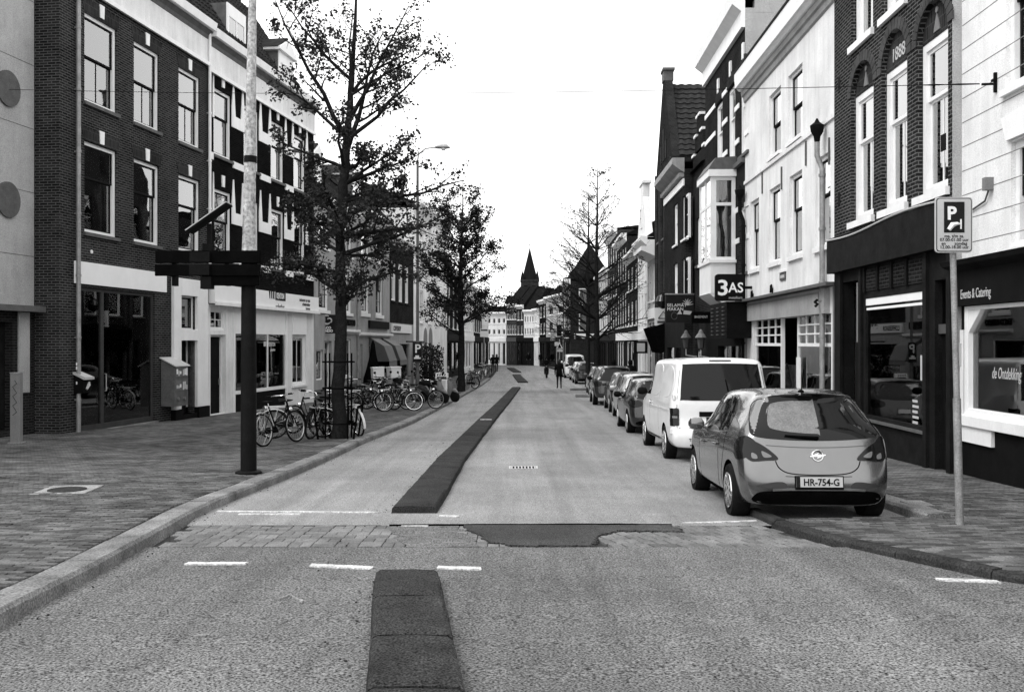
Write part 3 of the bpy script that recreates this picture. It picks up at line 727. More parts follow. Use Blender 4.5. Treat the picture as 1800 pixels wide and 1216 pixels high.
sf = mb.build('shopfront', 'white', b.root)
for p, q in ((a0 + .14, um2 - .03), (um2 + .03, um - .03), (um + .03, a1 - .16)): box('pane', 'glass_shop', sf, p, q, .05, .06, zr, zc)
box('blind_panel', 'white_clean', sf, a0 + .14, a1 - .16, .02, .08, zc, b.h(1.2)); box('stall_riser', 'black', sf, a0 + .14, a1 - .16, .03, .1, .02, zr - .12)
box('display_wall', 'display', sf, a0 + .2, a1 - .2, .7, .73, .6, zc)
for k in range(7):
    x = a0 + .5 + k * .5; box('shelf_goods', 'display_light' if k % 3 == 0 else 'display', sf, x, x + .3, .45, .65, zr, zr + random.uniform(.3, 1.3))
text('lettering', 'KENTON', .22, 'sign_white', sf, (um + .12, .045, b.h(-.12)), depth=.002, sx=.7); text('lettering', 'polyether', .15, 'sign_white', sf, (um + .3, .045, b.h(-.3)), depth=.002, sx=.8)
for i in range(3): box('logo_mark', 'sign_white', sf, um - .33 + i * .13, um - .26 + i * .13, .043, .046, b.h(-.12), b.h(.06))
c0, c1 = b.u(514), b.u(538)
b.window(c0, c1, b.h(-1.7), b.h(.33), .08, 'white', 'white', 1.0, mull=1, sill='white', glass='glass_shop', curtain=('bottom', 'curtain')); b.box('white_panel', 'white_clean', c0, c1, -.03, 0, b.h(.35), b.h(1.2))
b.wall(bands=[(-.3, zs - .02, 'white_wall'), (zs - .02, b.H, 'brick_black')])
b.box('frieze', 'white_wall', 0, b.W, -.05, 0, fz, fz + .82)
b.cornice([(.05, fz - .09), (.12, fz - .09), (.12, fz + .03), (.05, fz + .03)], name='moulding')
b.cornice([(.0, fz + .76), (.07, fz + .78), (.09, fz + .9), (.16, fz + .98), (.2, fz + 1.02), (0, fz + 1.02)], 'stone_sill', name='cornice_moulding'); b.cornice([(0, fz + 1.025), (.3, fz + 1.05), (.34, fz + 1.3), (.3, fz + 1.3), (.28, fz + 1.2), (0, fz + 1.2)])
b.H = fz + 1.0; b.roof(4.4, 2.9, 'tile', over=.02, tiles=True)
dormer(b, b.u(489, -.6), b.u(513, -.6), fz + 1.1, fz + 2.85, .6)
b.chimney(b.W - .6, 3.5, .7, b.H + 3.2, b.H + 5)

# ---- left: grey plastered restaurant house
p3 = (-12.07 + .0878 * 41.42, 41.42); p4 = (-12.07 + .0878 * 48.75, 48.75)
b = Bld('plastered_house', 'light grey plastered house with a dark taco sign behind the near tree', p3, p4, 6.4, 8, 'plaster_grey')
for (x0, x1) in ((559.5, 578), (603, 618.5)):
    a, c = b.u(x0), b.u(x1)
    b.window(a, c, b.h(1.45), b.h(3.6), .12, split=.62, mull=1, umull=1, rows=1, curtain=('sides', 'curtain_mid'), sill='white', sillh=.14)
    b.window(a, c, b.h(4.2), b.h(5.75), .12, split=.55, mull=1, curtain=('full', 'curtain_mid'), sill='white')
a, c = b.u(571), b.u(583); b.door(a, c, .1, b.h(.1), 'dark_wood', .2, 2, glass='glass', frame='white')
b.window(b.u(556), b.u(568), b.h(-1.6), b.h(-.3), .06, 'white', 'dark_paint', 1.0, sill=None); b.window(b.u(588), b.u(617), b.h(-1.6), b.h(.2), .08, 'white', 'dark_paint', 1.0, mull=1, sill='white', glass='glass_shop')
b.wall(); b.cornice([(.03, b.h(.42)), (.2, b.h(.55)), (.2, b.h(.66)), (.03, b.h(.66))], 'white', b.u(600), b.W, 'shop_cornice')
text('lettering', 'TACO MUNDO', .42, 'black', b.root, (b.u(622), -.06, b.h(.85)), depth=.03, align='RIGHT', bold=.01, sx=.8)
b.box('plinth', 'stone_sill', 0, b.W, -.03, 0, -.1, .55)
b.cornice([(0, b.H - .5), (.2, b.H - .3), (.35, b.H - .1), (.35, b.H), (0, b.H)]); b.roof(3.2, 3.4, 'tile', tiles=True); dormer(b, 2.6, 4.0, b.H + .6, b.H + 2.1, .9)
b.pipe(b.W - .05, 0, b.H - .3, .05, 'zinc', .08)
# ---- left: house with two awnings
p5 = (-12.07 + .0878 * 56.5, 56.5)
b = Bld('plastered_house', 'light plastered house above two dark hooded awnings', (p4[0], p4[1] + .01), p5, 6.9, 8, 'plaster_grey')
for (x0, x1) in ((635, 649), (660.5, 673)):
    a, c = b.u(x0), b.u(x1)
    b.window(a, c, b.h(1.55), b.h(3.85), .13, split=.6, mull=1, rows=1, curtain=('sides', 'curtain_mid'), sill='white', sillh=.18)
    b.window(a, c, b.h(4.5), b.h(6.0), .13, split=.55, mull=1, sill='white', sillh=.15)
b.box('name_board', 'black', b.u(647), b.u(681), -.12, 0, b.h(.78), b.h(1.2))
b.door(b.u(633), b.u(638), .1, b.h(-.05), 'dark_wood', .2, 2, frame='white'); b.window(b.u(649), b.u(660), .5, b.h(-.1), .06, 'white', 'dark_paint', 1.0, sill=None, glass='glass_shop'); b.window(b.u(665), b.u(680), .5, b.h(-.1), .06, 'white', 'dark_paint', 1.0, sill=None, glass='glass_shop')
b.wall(); b.cornice([(0, b.h(.32)), (.22, b.h(.42)), (.22, b.h(.55)), (0, b.h(.55))], 'white', name='shop_cornice')
b.cornice([(0, b.H - .5), (.2, b.H - .3), (.35, b.H - .1), (.35, b.H), (0, b.H)]); b.roof(3.0, 3.4, 'tile', tiles=True); dormer(b, 2.6, 4.2, b.H + .5, b.H + 2.0, .9)
AWN = [(b.root.matrix_basis @ Vector((b.u(px), -.05, b.h(.28))), b.root.rotation_euler[2]) for px in (656, 676)]
b.chimney(1, 3.6, .8, b.H + 2.5, b.H + 4)
# ---- left: dark brick house
p6 = (-12.07 + .0878 * 63.8, 63.8)
b = Bld('brick_house', 'dark brick house with three slim white windows and a white cornice past the awnings', (p5[0], p5[1] + .01), p6, 5.9, 8, 'brick_dark')
for (x0, x1) in ((688, 696.5), (701, 708.5), (712, 719)):
    a, c = b.u(x0), b.u(x1); b.window(a, c, b.h(2.5), b.h(4.85), .1, 'white', 'white', .6, curtain=('full', 'curtain'), sill='black')
b.hole(b.u(690), b.u(720), .3, b.h(-.05)); b.box('shop_window', 'glass_shop', b.u(690), b.u(720), .1, .11, .3, b.h(-.05)); b.box('awning_rail', 'black', b.u(690), b.u(722), -.9, -.8, b.h(.05), b.h(.13))
b.wall(bands=[(-.3, b.h(1.2), 'plaster_grey'), (b.h(1.2), b.H, 'brick_dark')])
b.box('sign_panel', 'sign_white', b.u(687), b.u(721), -.1, 0, b.h(.62), b.h(1.14)); text('lettering', 'COFFEESHOP', .4, 'sign_dark', b.root, (b.u(688) + .1, -.105, b.h(.74)), sx=.9, bold=.01)
b.cornice([(0, b.H - .1), (.3, b.H + .15), (.42, b.H + .3), (.42, b.H + .55), (0, b.H + .55)]); b.H += .4; b.roof(3.5, 3.4, 'tile', tiles=True); b.chimney(b.W * .4, 3.2, .8, b.H + 2.6, b.H + 4.2)
# ---- left: tall white house with arches
p7 = (-12.07 + .0878 * 78, 78)
b = Bld('white_house', 'tall white house with two arched openings beyond the dark brick house', (p6[0], p6[1] + .01), p7, 8.9, 8, 'white_wall')
for x0, x1 in ((738, 744), (753, 758), (767, 772), (780, 785)):
    a, c = b.u(x0), b.u(x1)
    for z0, z1 in ((1.4, 3.6), (4.4, 6.4), (7.0, 8.4)): b.window(a, c, b.h(z0), b.h(z1), .1, 'white', 'dark_paint', .5, simple=True, sill='white')
for x0 in (744.5, 753.5):
    a, c = b.u(x0), b.u(x0 + 6.5); r = (c - a) / 2; zt = b.h(.35); mz = (a + c) / 2
    pts = [(a, .1), (c, .1), (c, zt)] + [(mz + r * math.cos(t * math.pi / 10), zt + r * math.sin(t * math.pi / 10)) for t in range(1, 10)] + [(a, zt)]
    MB().prism(pts, -.012, .02).build('arched_opening', 'plaster_mid', b.root)
    MB().prism([(a, .1), (c, .1), (c, 1.2), (a, 1.2)], -.03, -.013).build('opening_panel', 'black', b.root)
b.wall(); b.cornice([(0, b.H - .3), (.3, b.H + .1), (.55, b.H + .3), (.55, b.H + .6), (0, b.H + .6)]); b.H += .4; b.roof(1.6, 4, 'slate')

# ---- right side: p0 is the far end, p1 the near end
# white plastered building at the right edge
b = Bld('white_building', 'white building with scored joints above a black catering shop at the right edge', Rp(14.86), Rp(6.5), 9.5, 9, 'white_wall')
R0 = b
fasz, fz0 = b.h(1.10), b.h(.56)
for px in (1768,):
    a = b.u(px); b.window(a, a + 1.1, b.h(3.5), b.h(5.9), .1, split=.5, sill='white', curtain=('sides', 'curtain')); b.window(a + 2.6, a + 3.7, b.h(3.5), b.h(5.9), .1, split=.5, sill='white', curtain=('sides', 'curtain'))
    a = b.u(1777); b.window(a, a + 1.0, b.h(1.3), b.h(2.75), .1, 'white', 'dark_paint', split=.5, sill='white'); b.window(a + 2.5, a + 3.5, b.h(1.3), b.h(2.75), .1, split=.5, sill='white')
    for q in (a, a + 2.5): MB().prism([(q - .05, b.h(2.78)), (q + 1.05, b.h(2.78)), (q + 1.2, b.h(3.12)), (q - .2, b.h(3.12))], -.05, 0).build('window_head', 'white', b.root)
g0, g1 = b.u(1702), b.W - .3
b.hole(g0, g1, .80, b.h(.55)); b.hole(.15, g0 - .25, .05, b.h(.42))
f = .12; mb = MB().box(g0, g0 + f, -.06, .12, .80, b.h(.55)).box(g1 - f, g1, -.06, .12, .80, b.h(.55)).box(g0 + f, g1 - f, -.06, .12, .80, .90).box(g0 + f, g1 - f, -.06, .12, b.h(.55) - .06, b.h(.55))
mb.prism([(g0 + f, b.h(.55) - .06), (g0 + f, b.h(.55) - .4), (g0 + f + .4, b.h(.55) - .06)], -.05, .1); mb.prism([(g1 - f, b.h(.55) - .06), (g1 - f - .4, b.h(.55) - .06), (g1 - f, b.h(.55) - .4)], -.05, .1)
sf = mb.build('shopfront', 'white', b.root, bevel=.008)
box('pane', 'glass_shop', sf, g0 + f, g1 - f, .02, .03, .90, b.h(.55) - .06)
MB().box(g0 - .12, g1, -.14, 0, .64, .80).build('shop_sill', 'white', sf, bevel=.01); MB().box(g0 - .1, g0 + .95, -.1, 0, .40, .64).build('sill_apron', 'white', sf)
box('stall_riser', 'black', sf, g0 - .12, g1, -.05, 0, -.1, .64)
text('lettering', 'de Ontdekking', .23, 'sign_grey', sf, (b.u(1742), .014, b.h(-.50)), depth=.002, shear=.25, sx=.6)
for k in range(16): box('goods', 'display_light' if k % 2 else 'display', sf, g0 + .4 + k * .28, g0 + .58 + k * .28, .4, .6, .95, 1.35 + (k % 3) * .16)
box('display_panel', 'display', sf, g0 + .25, g1 - .25, .34, .36, .9, 1.2)
b.door(.2, g0 - .3, .05, b.h(.0), 'black', .2, 2, glass='glass', hole=False)
b.box('door_jamb', 'white', g0 - .2, g0 - .08, -.04, .1, .3, b.h(.2))
b.wall(bands=[(-.3, fasz, 'dark_paint'), (fasz, b.H, 'white_wall')])
b.box('fascia', 'black', 0, b.W, -.14, 0, fz0, fasz); b.cornice([(.14, fasz - .02), (.3, fasz + .05), (.34, fasz + .12), (0, fasz + .16), (0, fasz)], 'dark_paint', name='fascia_cornice')
text('lettering', 'Events & Catering', .20, 'sign_grey', b.root, (b.u(1689, .14), -.145, b.h(.66)), depth=.004, sx=.66)
for k in range(18):
    z = b.h(1.5) + k * .37; b.box('plaster_joint', 'plaster_mid', 0.02, b.W, -.003, .002, z, z + .012)
b.box('alarm_box', 'plaster_mid', b.u(1741), b.u(1747), -.12, 0, b.h(2.18), b.h(2.36)); MB().tube([(b.u(1742), -.03, b.h(2.2)), (b.u(1735), -.03, b.h(2.05)), (b.u(1702), -.02, b.h(1.95))], .014, 6).build('cable', 'stone_sill', b.root)
BRK = b.root.matrix_basis @ Vector((b.u(1752), -.02, b.h(3.66)))
mb = MB(); uu, zz = b.u(1752), b.h(3.66); mb.box(uu - .02, uu + .02, -.04, 0, zz - .12, zz + .16).tube([(uu, -.05, zz), (uu - .02, -.2, zz)], .02, 6).box(uu - .05, uu + .05, -.06, -.03, zz + .04, zz + .07).build('wire_bracket', 'black', b.root)
b.roof(1.0, 3, 'slate')

# brick house of 1888
b = Bld('brick_house', 'dark brick house with arched windows and the year 1888', (rfac(20.73) - .14, 20.73), (rfac(14.87) - .14, 14.87), 9.4, 9, 'brick_1888'); b.sm = 'plaster_light'
WX = [(1496, 1535.5), (1549.5, 1594.5), (1612, 1666.5)]
zs, zt = b.h(2.42), b.h(4.94)
for k, (x0, x1) in enumerate(WX):
    a, c = b.u(x0), b.u(x1); m = (a + c) / 2; r = (c - a) / 2; rise = .55 if k != 1 else .62
    b.hole(a, c, zs, zt + rise)
    b.window(a, c, zs, zt, .13, 'white', 'white', .64, mull=1, curtain=('full', 'curtain') if k != 2 else ('right', 'curtain'), sill='white', sillh=.13, hole=False, y=.10, sw=.06)
    arc = [(m + r * math.cos(math.pi * t / 16), zt + rise * math.sin(math.pi * t / 16)) for t in range(17)]
    mb = MB()                             # spandrels closing the square hole to an arch
    for i in range(16):
        p, q = arc[i], arc[i + 1]; mb.quad((p[0], 0, p[1]), (q[0], 0, q[1]), (q[0], 0, zt + rise), (p[0], 0, zt + rise)); mb.quad((p[0], 0, p[1]), (q[0], 0, q[1]), (q[0], .12, q[1]), (p[0], .12, p[1]))
    mb.build('arch_spandrel', 'brick_1888', b.root)
    MB().prism([(a, zt)] + [(c, zt)] + arc[1:-1], .09, .12).build('tympanum', 'brick_vert', b.root)
    n = 15
    for i in range(n):                    # ring of voussoirs
        t0, t1 = math.pi * (i + .06) / n, math.pi * (i + .94) / n
        P = lambda t, e: (m + (r + e) * math.cos(t), zt + (rise + e) * math.sin(t))
        MB().prism([P(t0, 0.004), P(t0, .2), P(t1, .2), P(t1, .004)], -.018, .01).build('voussoir', 'paver_c', b.root)
    if k == 1: text('lettering', '1888', .34, 'sign_grey', b.root, (m, .088, zt + .12), depth=.01, align='CENTER', sx=.95)
    else:
        MB().prism([(m - .12, zt + .08), (m + .12, zt + .08), (m, zt + .36)], .07, .09).lathe([(.05, -.02), (.05, 0)], 10, (m, .09, zt + .42), 'y').build('brick_ornament', 'plaster_mid', b.root)
    b.window(a + .03, c - .03, b.h(5.95), b.h(8.3), .12, 'white', 'white', .6, mull=0, curtain=('sides', 'curtain'), sill='white', sillh=.13, y=.1)
# shopfront of black wood
y0 = .06
dl0, dl1 = b.u(1481), b.u(1515); w0, w1 = b.u(1521), b.u(1627); e0, e1 = b.u(1643), b.u(1668)
zg0, zg1 = b.h(-1.44), b.h(.92)
b.hole(w0, w1, zg0, zg1); b.hole(dl0, dl1, .05, b.h(1.25)); b.hole(e0, e1, .05, b.h(1.0))
b.door(dl0 + .05, dl1 - .4, .05, b.h(.0), 'black', .9, 2, hole=False); b.box('porch_pilaster', 'plaster_mid', dl1 - .38, dl1, .02, .3, b.h(.02), b.h(1.2)); b.box('porch_base', 'black', dl1 - .4, dl1, .0, .3, .0, b.h(.02))
b.door(e0, e1, .08, b.h(.15), 'black', .12, 2, glass='glass_shop', hole=False); b.box('transom_pane', 'glass_shop', e0, e1, .12, .13, b.h(.3), b.h(1.0)); b.box('transom_rail', 'sign_mid', e0, e1, .06, .13, b.h(.15), b.h(.3))
b.box('notice', 'sign_grey', e0 + .3, e0 + .75, .09, .1, b.h(-.35), b.h(.0)); b.box('notice', 'sign_grey', e0 + .3, e0 + .5, .09, .1, b.h(-1.45), b.h(-1.0))
mb = MB().box(w0, w0 + .07, -.02, .1, zg0, zg1).box(w1 - .07, w1, -.02, .1, zg0, zg1).box(w0 + .07, w1 - .07, -.02, .1, zg0, zg0 + .07).box(w0 + .07, w1 - .07, -.02, .1, zg1 - .07, zg1); sf = mb.build('shopfront', 'dark_wood', b.root)
box('pane', 'glass_shop', sf, w0 + .07, w1 - .07, .03, .04, zg0 + .07, zg1 - .07); box('blind', 'white_clean', sf, w0 + .07, w1 - .07, -.012, .026, zg1 - .20, zg1 - .07); box('blind_rail', 'white_clean', sf, w0 + .07, w1 - .07, .0, .026, zg1 - .29, zg1 - .245)
box('shop_sill', 'steel', sf, w0 - .02, w1 + .02, -.06, .0, zg0 - .05, zg0)
box('opening_hours', 'sign_grey', sf, w1 - .28, w1 - .12, .025, .028, b.h(-.62), b.h(-.2))
for i in range(5): box('hours_line', 'sign_grey', sf, w1 - .62, w1 - .40 + .04 * (i % 2), .026, .029, b.h(-1.0) - i * .09, b.h(-1.0) - i * .09 + .045)
rnd = random.Random(3)
for k in range(10):                         # things in the window
    x = w0 + .2 + rnd.random() * 1.6; hh = rnd.uniform(.3, 1.3); MB().lathe([(.05, 0), (.14, .1), (.17, hh * .5), (.1, hh * .85), (.02, hh)], 10, (x, .45 + rnd.random() * .2, zg0)).build('goods', 'display_light' if k % 2 else 'display', sf, smooth=True)
box('display_wall', 'display', sf, w0 + .1, w1 - .1, .68, .7, zg0, b.h(-.1))
for i in range(4):
    a = w0 + .04 + (w1 - w0 - .08) * i / 4; c = w0 + .04 + (w1 - w0 - .08) * (i + 1) / 4
    b.box('transom_panel', 'brick_dark', a + .07, c - .07, -.02, 0, zg1 + .08, b.h(1.4)); b.box('transom_mullion', 'black', a - .05, a + .05, -.05, 0, zg1 + .06, b.h(1.45))
for q in (dl0 - .05, dl1 + .02, w1 + .08, e1 + .1): b.box('shop_pilaster', 'dark_wood', q - .07, q + .07, -.06, 0, 0, b.h(1.47))
b.wall(bands=[(-.3, b.h(1.47), 'dark_wood'), (b.h(1.47), b.H, 'brick_1888')])
b.box('fascia', 'dark_paint', 0, b.W, -.16, 0, b.h(1.47), b.h(2.2)); MB().tube([(b.W * t / 12, -.17, b.h(2.2) - .05 * math.sin(math.pi * t / 12 * 2) - .02) for t in range(13)], .018, 6).build('cable', 'sign_grey', b.root)
for zz in (b.h(3.0), b.h(5.3), b.h(2.9)): b.box('air_vent', 'black', .28 if zz != b.h(3.0) else b.W - .4, .42 if zz != b.h(3.0) else b.W - .22, -.012, .0, zz, zz + .26)
b.cornice([(0, b.H - .6), (.3, b.H - .3), (.5, b.H), (0, b.H)]); b.roof(.6, 3, 'slate')

# white plastered house
b = Bld('white_house', 'white plastered house with dark sash windows and a framed shop sign under a moulded cornice', Rp(30.15), Rp(20.74), 7.55, 9, 'white_wall')
for x0, x1 in ((1352, 1372.5), (1385.5, 1410.5)): b.window(b.u(x0), b.u(x1), b.h(5.12), b.h(6.85), .08, split=.5, sill='white', curtain=('right', 'curtain'))
b.window(b.u(1440), b.u(1462), b.h(5.12), b.h(6.85), .08, split=.5, sill='white') if False else None
for k, (x0, x1) in enumerate(((1319, 1334), (1352, 1371.5), (1387.5, 1410), (1433.5, 1460))):
    b.window(b.u(x0), b.u(x1), b.h(2.2), b.h(4.25), .09, split=.58, sill='white', sillh=.12, curtain=('top', 'curtain') if k in (0, 3) else None)
g0, g1 = b.u(1325), b.u(1462); zg, zt2 = b.h(-1.55), b.h(.66)
b.hole(g0, g1, .05, zt2)
sg = [(g0 + .05, b.u(1372)), (b.u(1400), g1 - .05)]
for a, c in sg:
    mb = MB(); mb.box(a, a + .06, .02, .12, zg, zt2).box(c - .06, c, .02, .12, zg, zt2).box(a + .06, c - .06, .02, .12, b.h(-.08), b.h(.0)).box(a + .06, c - .06, .02, .12, zg, zg + .08)
    n = 4
    for i in range(1, n): x = a + (c - a) * i / n; mb.box(x - .015, x + .015, .04, .1, b.h(.0), zt2)
    for i in (1, 2): z = b.h(.0) + (zt2 - b.h(.0)) * i / 3; mb.box(a + .06, c - .06, .03, .09, z - .018, z + .018)
    sf = mb.build('shopfront', 'white', b.root)
    box('pane', 'glass_shop', sf, a + .06, c - .06, .065, .072, zg + .08, zt2); box('stall_riser', 'stone_sill', sf, a, c, .02, .15, .05, zg); box('display_wall', 'display_light', sf, a + .1, c - .1, .6, .62, zg, b.h(-.6))
    for k in range(5): x = a + .2 + k * .5; MB().lathe([(.02, 0), (.1, .05), (.14, .3), (.05, .8), (.02, .9)], 8, (x, .4, zg + .1)).build('goods', 'curtain' if k % 2 else 'display', sf, smooth=True)
b.door(sg[0][1] + .3, sg[1][0] - .05, .05, b.h(.0), 'dark_wood', .7, 2, glass='glass', hole=False)
b.box('notice', 'sign_white', b.u(1401), b.u(1408), -.02, .0, b.h(-1.1), b.h(-.35))
b.wall()
b.box('string_course', 'white_wall', 0, b.W, -.05, 0, b.h(4.9), b.h(5.0))
z0, z1 = b.h(.66), b.h(1.22)
sp = b.box('sign_panel', 'plaster_grey', b.u(1316), b.u(1459), -.14, 0, z0, z1); a, c = b.u(1316), b.u(1459)
mb = MB().box(a + .35, c - .35, -.16, -.14, z1 - .1, z1 - .07).box(a + .35, a + .38, -.16, -.14, z0 + .3, z1 - .1).box(c - .38, c - .35, -.16, -.14, z0 + .3, z1 - .1).box(a + .15, a + .35, -.16, -.14, z0 + .27, z0 + .3).box(c - .35, c - .15, -.16, -.14, z0 + .27, z0 + .3).build('sign_moulding', 'plaster_mid', sp)
b.box('sign_ledge', 'stone_sill', 0, b.W, -.32, 0, z1 + .02, z1 + .09); b.box('pilaster', 'plaster_mid', 0.02, .28, -.08, 0, 0, z1); b.box('pilaster', 'plaster_mid', b.W - .3, b.W - .02, -.08, 0, 0, z1)
MB().tube([(c - .35, -.18, z1 - .25), (c - .3, -.25, z1 - .3), (c - .25, -.2, z1 - .35), (c - .22, -.26, z1 - .4)], .03, 6).build('sign_hook', 'black', b.root)
for px, py in ((1322, 518), (1356, 508)):
    uu, zz = b.pix(px, py, .05); MB().tube([(uu - .14, -.05, zz - .1), (uu - .1, -.05, zz + .1), (uu, -.05, zz + .12), (uu + .02, -.05, zz - .08), (uu + .1, -.05, zz - .12), (uu + .14, -.05, zz + .02)], .022, 6).build('wall_anchor', 'black', b.root)
for px, py in ((1341, 310), (1375, 300), (1418, 255), (1459, 250)):
    uu, zz = b.pix(px, py, 0); b.box('wall_anchor', 'stone_sill', uu - .02, uu + .02, -.04, 0, zz - .5, zz + .1)
uu, zz = b.pix(1377, 486); b.box('street_name_plate', 'sign_mid', uu - .28, uu + .28, -.03, 0, zz - .1, zz + .1); b.box('plate_print', 'sign_grey', uu - .2, uu + .2, -.033, -.03, zz - .04, zz + .04); b.box('plate_ledge', 'white', uu - .32, uu + .32, -.05, 0, zz + .11, zz + .16)
def hopper(b, px, ztop, zbot, name='drainpipe', m='zinc'):
    u_ = b.u(px); mb = MB(); mb.lathe([(.06, -.24), (.08, -.12), (.14, -.02), (.16, .12), (.12, .15), (.06, .2), (.02, .28)], 8, (u_, -.2, ztop)); mb.build('rain_hopper', 'black', b.root, smooth=True); mb = MB()
    mb.tube([(u_, -.2, ztop - .25), (u_, -.2, ztop - .55), (u_ + .05, -.1, ztop - .85), (u_ + .05, -.1, zbot)], .06, 10)
    for k in range(4):
        z = ztop - 1 - k * 1.2
        if z > zbot: mb.lathe([(.078, -.03), (.078, .03)], 10, (u_ + .05, -.1, z))
    mb.build(name, m, b.root, smooth=True)
hopper(b, 1452, b.h(4.75), 0); hopper(b, 1312, b.h(4.6), 0, m='black')
cz = b.h(7.5); b.cornice([(0, cz - .08), (.05, cz - .04), (.07, cz + .1), (.12, cz + .13), (.14, cz + .26), (0, cz + .26)], 'plaster_grey', name='cornice_moulding'); b.cornice([(0, cz + .265), (.2, cz + .29), (.26, cz + .36), (.32, cz + .38), (.34, cz + .82), (0, cz + .82)])
b.H = cz + .7; b.roof(.9, 3, 'slate'); b.box('roof_kerb', 'black', 0, b.W, -.36, -.2, cz + .825, cz + .9)

# brick house with the oriel
b = Bld('brick_house', 'tall dark brick house with white banding and a white oriel window', Rp(37.2), Rp(30.16), 10.4, 9, 'brick_dark'); b.sm = 'plaster_light'
for x0, x1 in ((1258, 1270), (1279, 1292), (1300, 1316)):
    a, c = b.u(x0), b.u(x1); m = (a + c) / 2; b.window(a, c, b.h(5.9), b.h(8.5), .12, 'white', 'white', .62, curtain=('full', 'curtain'), sill='stone_sill')
    MB().prism([(m + .62 * math.cos(math.pi * t / 8), b.h(8.55) + .45 * math.sin(math.pi * t / 8)) for t in range(9)], -.03, .02).build('arch_panel', 'brick_vert', b.root); b.box('keystone', 'white', m - .1, m + .1, -.06, 0, b.h(8.85), b.h(9.35))
    b.window(a, c, b.h(9.3) if False else b.h(2.2), b.h(4.3), .1, 'white', 'white', .55, curtain=('sides', 'curtain_mid'))
us = sorted([b.u(x) for p in ((1258, 1270), (1279, 1292), (1300, 1316)) for x in p])
gaps = [(0, us[0])] + [(us[1], us[2]), (us[3], us[4])] + [(us[5], b.W)]
for a, c in gaps:
    for z in (8.5, 7.5, 6.4, 4.2, 3.2): b.box('white_band', 'white', a + .02, c - .02, -.03, 0, b.h(z), b.h(z) + .16)
b.box('string_course', 'stone_sill', 0, b.W, -.12, 0, b.h(5.62), b.h(5.76))
b.hole(b.u(1262), b.u(1308), .3, b.h(-.1)); sf = b.box('shopfront', 'black', b.u(1262), b.u(1308), .1, .2, .3, .6)
for k in range(4): x = b.u(1262) + k * (b.u(1308) - b.u(1262)) / 4; box('pane', 'glass_shop', sf, x + .06, x + (b.u(1308) - b.u(1262)) / 4 - .06, .12, .13, .6, b.h(-.1))
b.wall(bands=[(-.3, b.h(1.1), 'black'), (b.h(1.1), b.H, 'brick_dark')])
b.cornice([(0, b.H - .6), (.12, b.H - .6), (.12, b.H - .1), (.25, b.H), (.4, b.H + .12), (.45, b.H + .5), (0, b.H + .5)]); b.H += .3; b.roof(1.5, 3.5, 'slate'); b.box('parapet_wall', 'plaster_light', b.W - .3, b.W + .004, .3, 9, b.H - .45, b.H + 2.4)
# oriel
o0, o1 = b.W - (31.9 - 30.16) - 1.75, b.W - 1.35; zo0, zo1 = b.h(1.62), b.h(5.5); pr = .82
ori = MB().box(o0, o1, -pr, -.02, zo0, b.h(2.6)).build('oriel', 'white', b.root); box('oriel_sill', 'white', ori, o0 - .06, o1 + .06, -pr - .06, 0, b.h(2.6) + .002, b.h(2.7)); box('oriel_cornice', 'white', ori, o0 - .08, o1 + .08, -pr - .08, 0, zo1 - .1, zo1 + .12)
MB().prism([(-pr - .04, zo0), (0, zo0), (0, zo0 - .5), (-.25, zo0 - .45), (-pr + .1, zo0 - .12)], o0 + .02, o1 - .02, 'yz').build('oriel_corbel', 'white', ori)
mb = MB(); za, zb, zc = b.h(2.7), zo1 - .1, b.h(4.5)
for x in (o0 + .05, (o0 + o1) / 2, o1 - .05): mb.box(x - .05, x + .05, -pr, -pr + .08, za, zb)
mb.box(o0 + .1, o1 - .1, -pr + .01, -pr + .07, zc - .04, zc + .06)
for x in (o0, o1 - .08): mb.box(x, x + .08, -pr + .08, -pr + .18, za, zb).box(x, x + .08, -.14, -.02, za, zb).box(x, x + .08, -pr + .18, -.14, zc - .04, zc + .06).box(x, x + .08, -pr + .18, -.14, zb - .12, zb).box(x, x + .08, -pr + .18, -.14, za, za + .1)
mb.build('oriel_frame', 'white', ori)
MB().box(o0 + .1, o1 - .1, -pr + .03, -pr + .036, za, zb).build('pane', 'glass', ori)
for x in (o0 + .03, o1 - .05): MB().box(x, x + .006, -pr + .18, -.14, za + .1, zb - .12).build('pane', 'glass', ori)
mb = MB()
for i in range(25): yy = -pr + .12 + (pr - .2) * i / 24; mb.v += [Vector((o1 - .2 + .03 * math.sin(i * 1.7), yy, za)), Vector((o1 - .2 + .03 * math.sin(i * 1.7), yy, zb))]
mb.f = [(2 * i, 2 * i + 2, 2 * i + 3, 2 * i + 1) for i in range(24)]; mb.build('curtain', 'curtain_mid', ori, smooth=80)
MB().prism([(-pr - .1, zo1 + .12), (-pr + .15, zo1 + .5), (0, zo1 + .55), (0, zo1 + .12)], o0 - .05, o1 + .05, 'yz').build('oriel_roof', 'lead', ori)
box('oriel_back', 'interior', ori, o0 + .12, o1 - .25, -.1, -.03, za, zb)
# louvred box
lv = MB().box(b.u(1262, .5), b.u(1292, .5), -.75, 0, b.h(.15), b.h(1.25)).build('louvred_box', 'black', b.root); a, c = b.u(1262, .5), b.u(1292, .5)
for i in range(8):
    for k in range(3): MB().box(-.14, .14, -.02, .02, 0, .03).build('slat', 'sign_mid', lv).location = (a + (c - a) * (k + .5) / 3, -.77, b.h(.25) + i * .12)

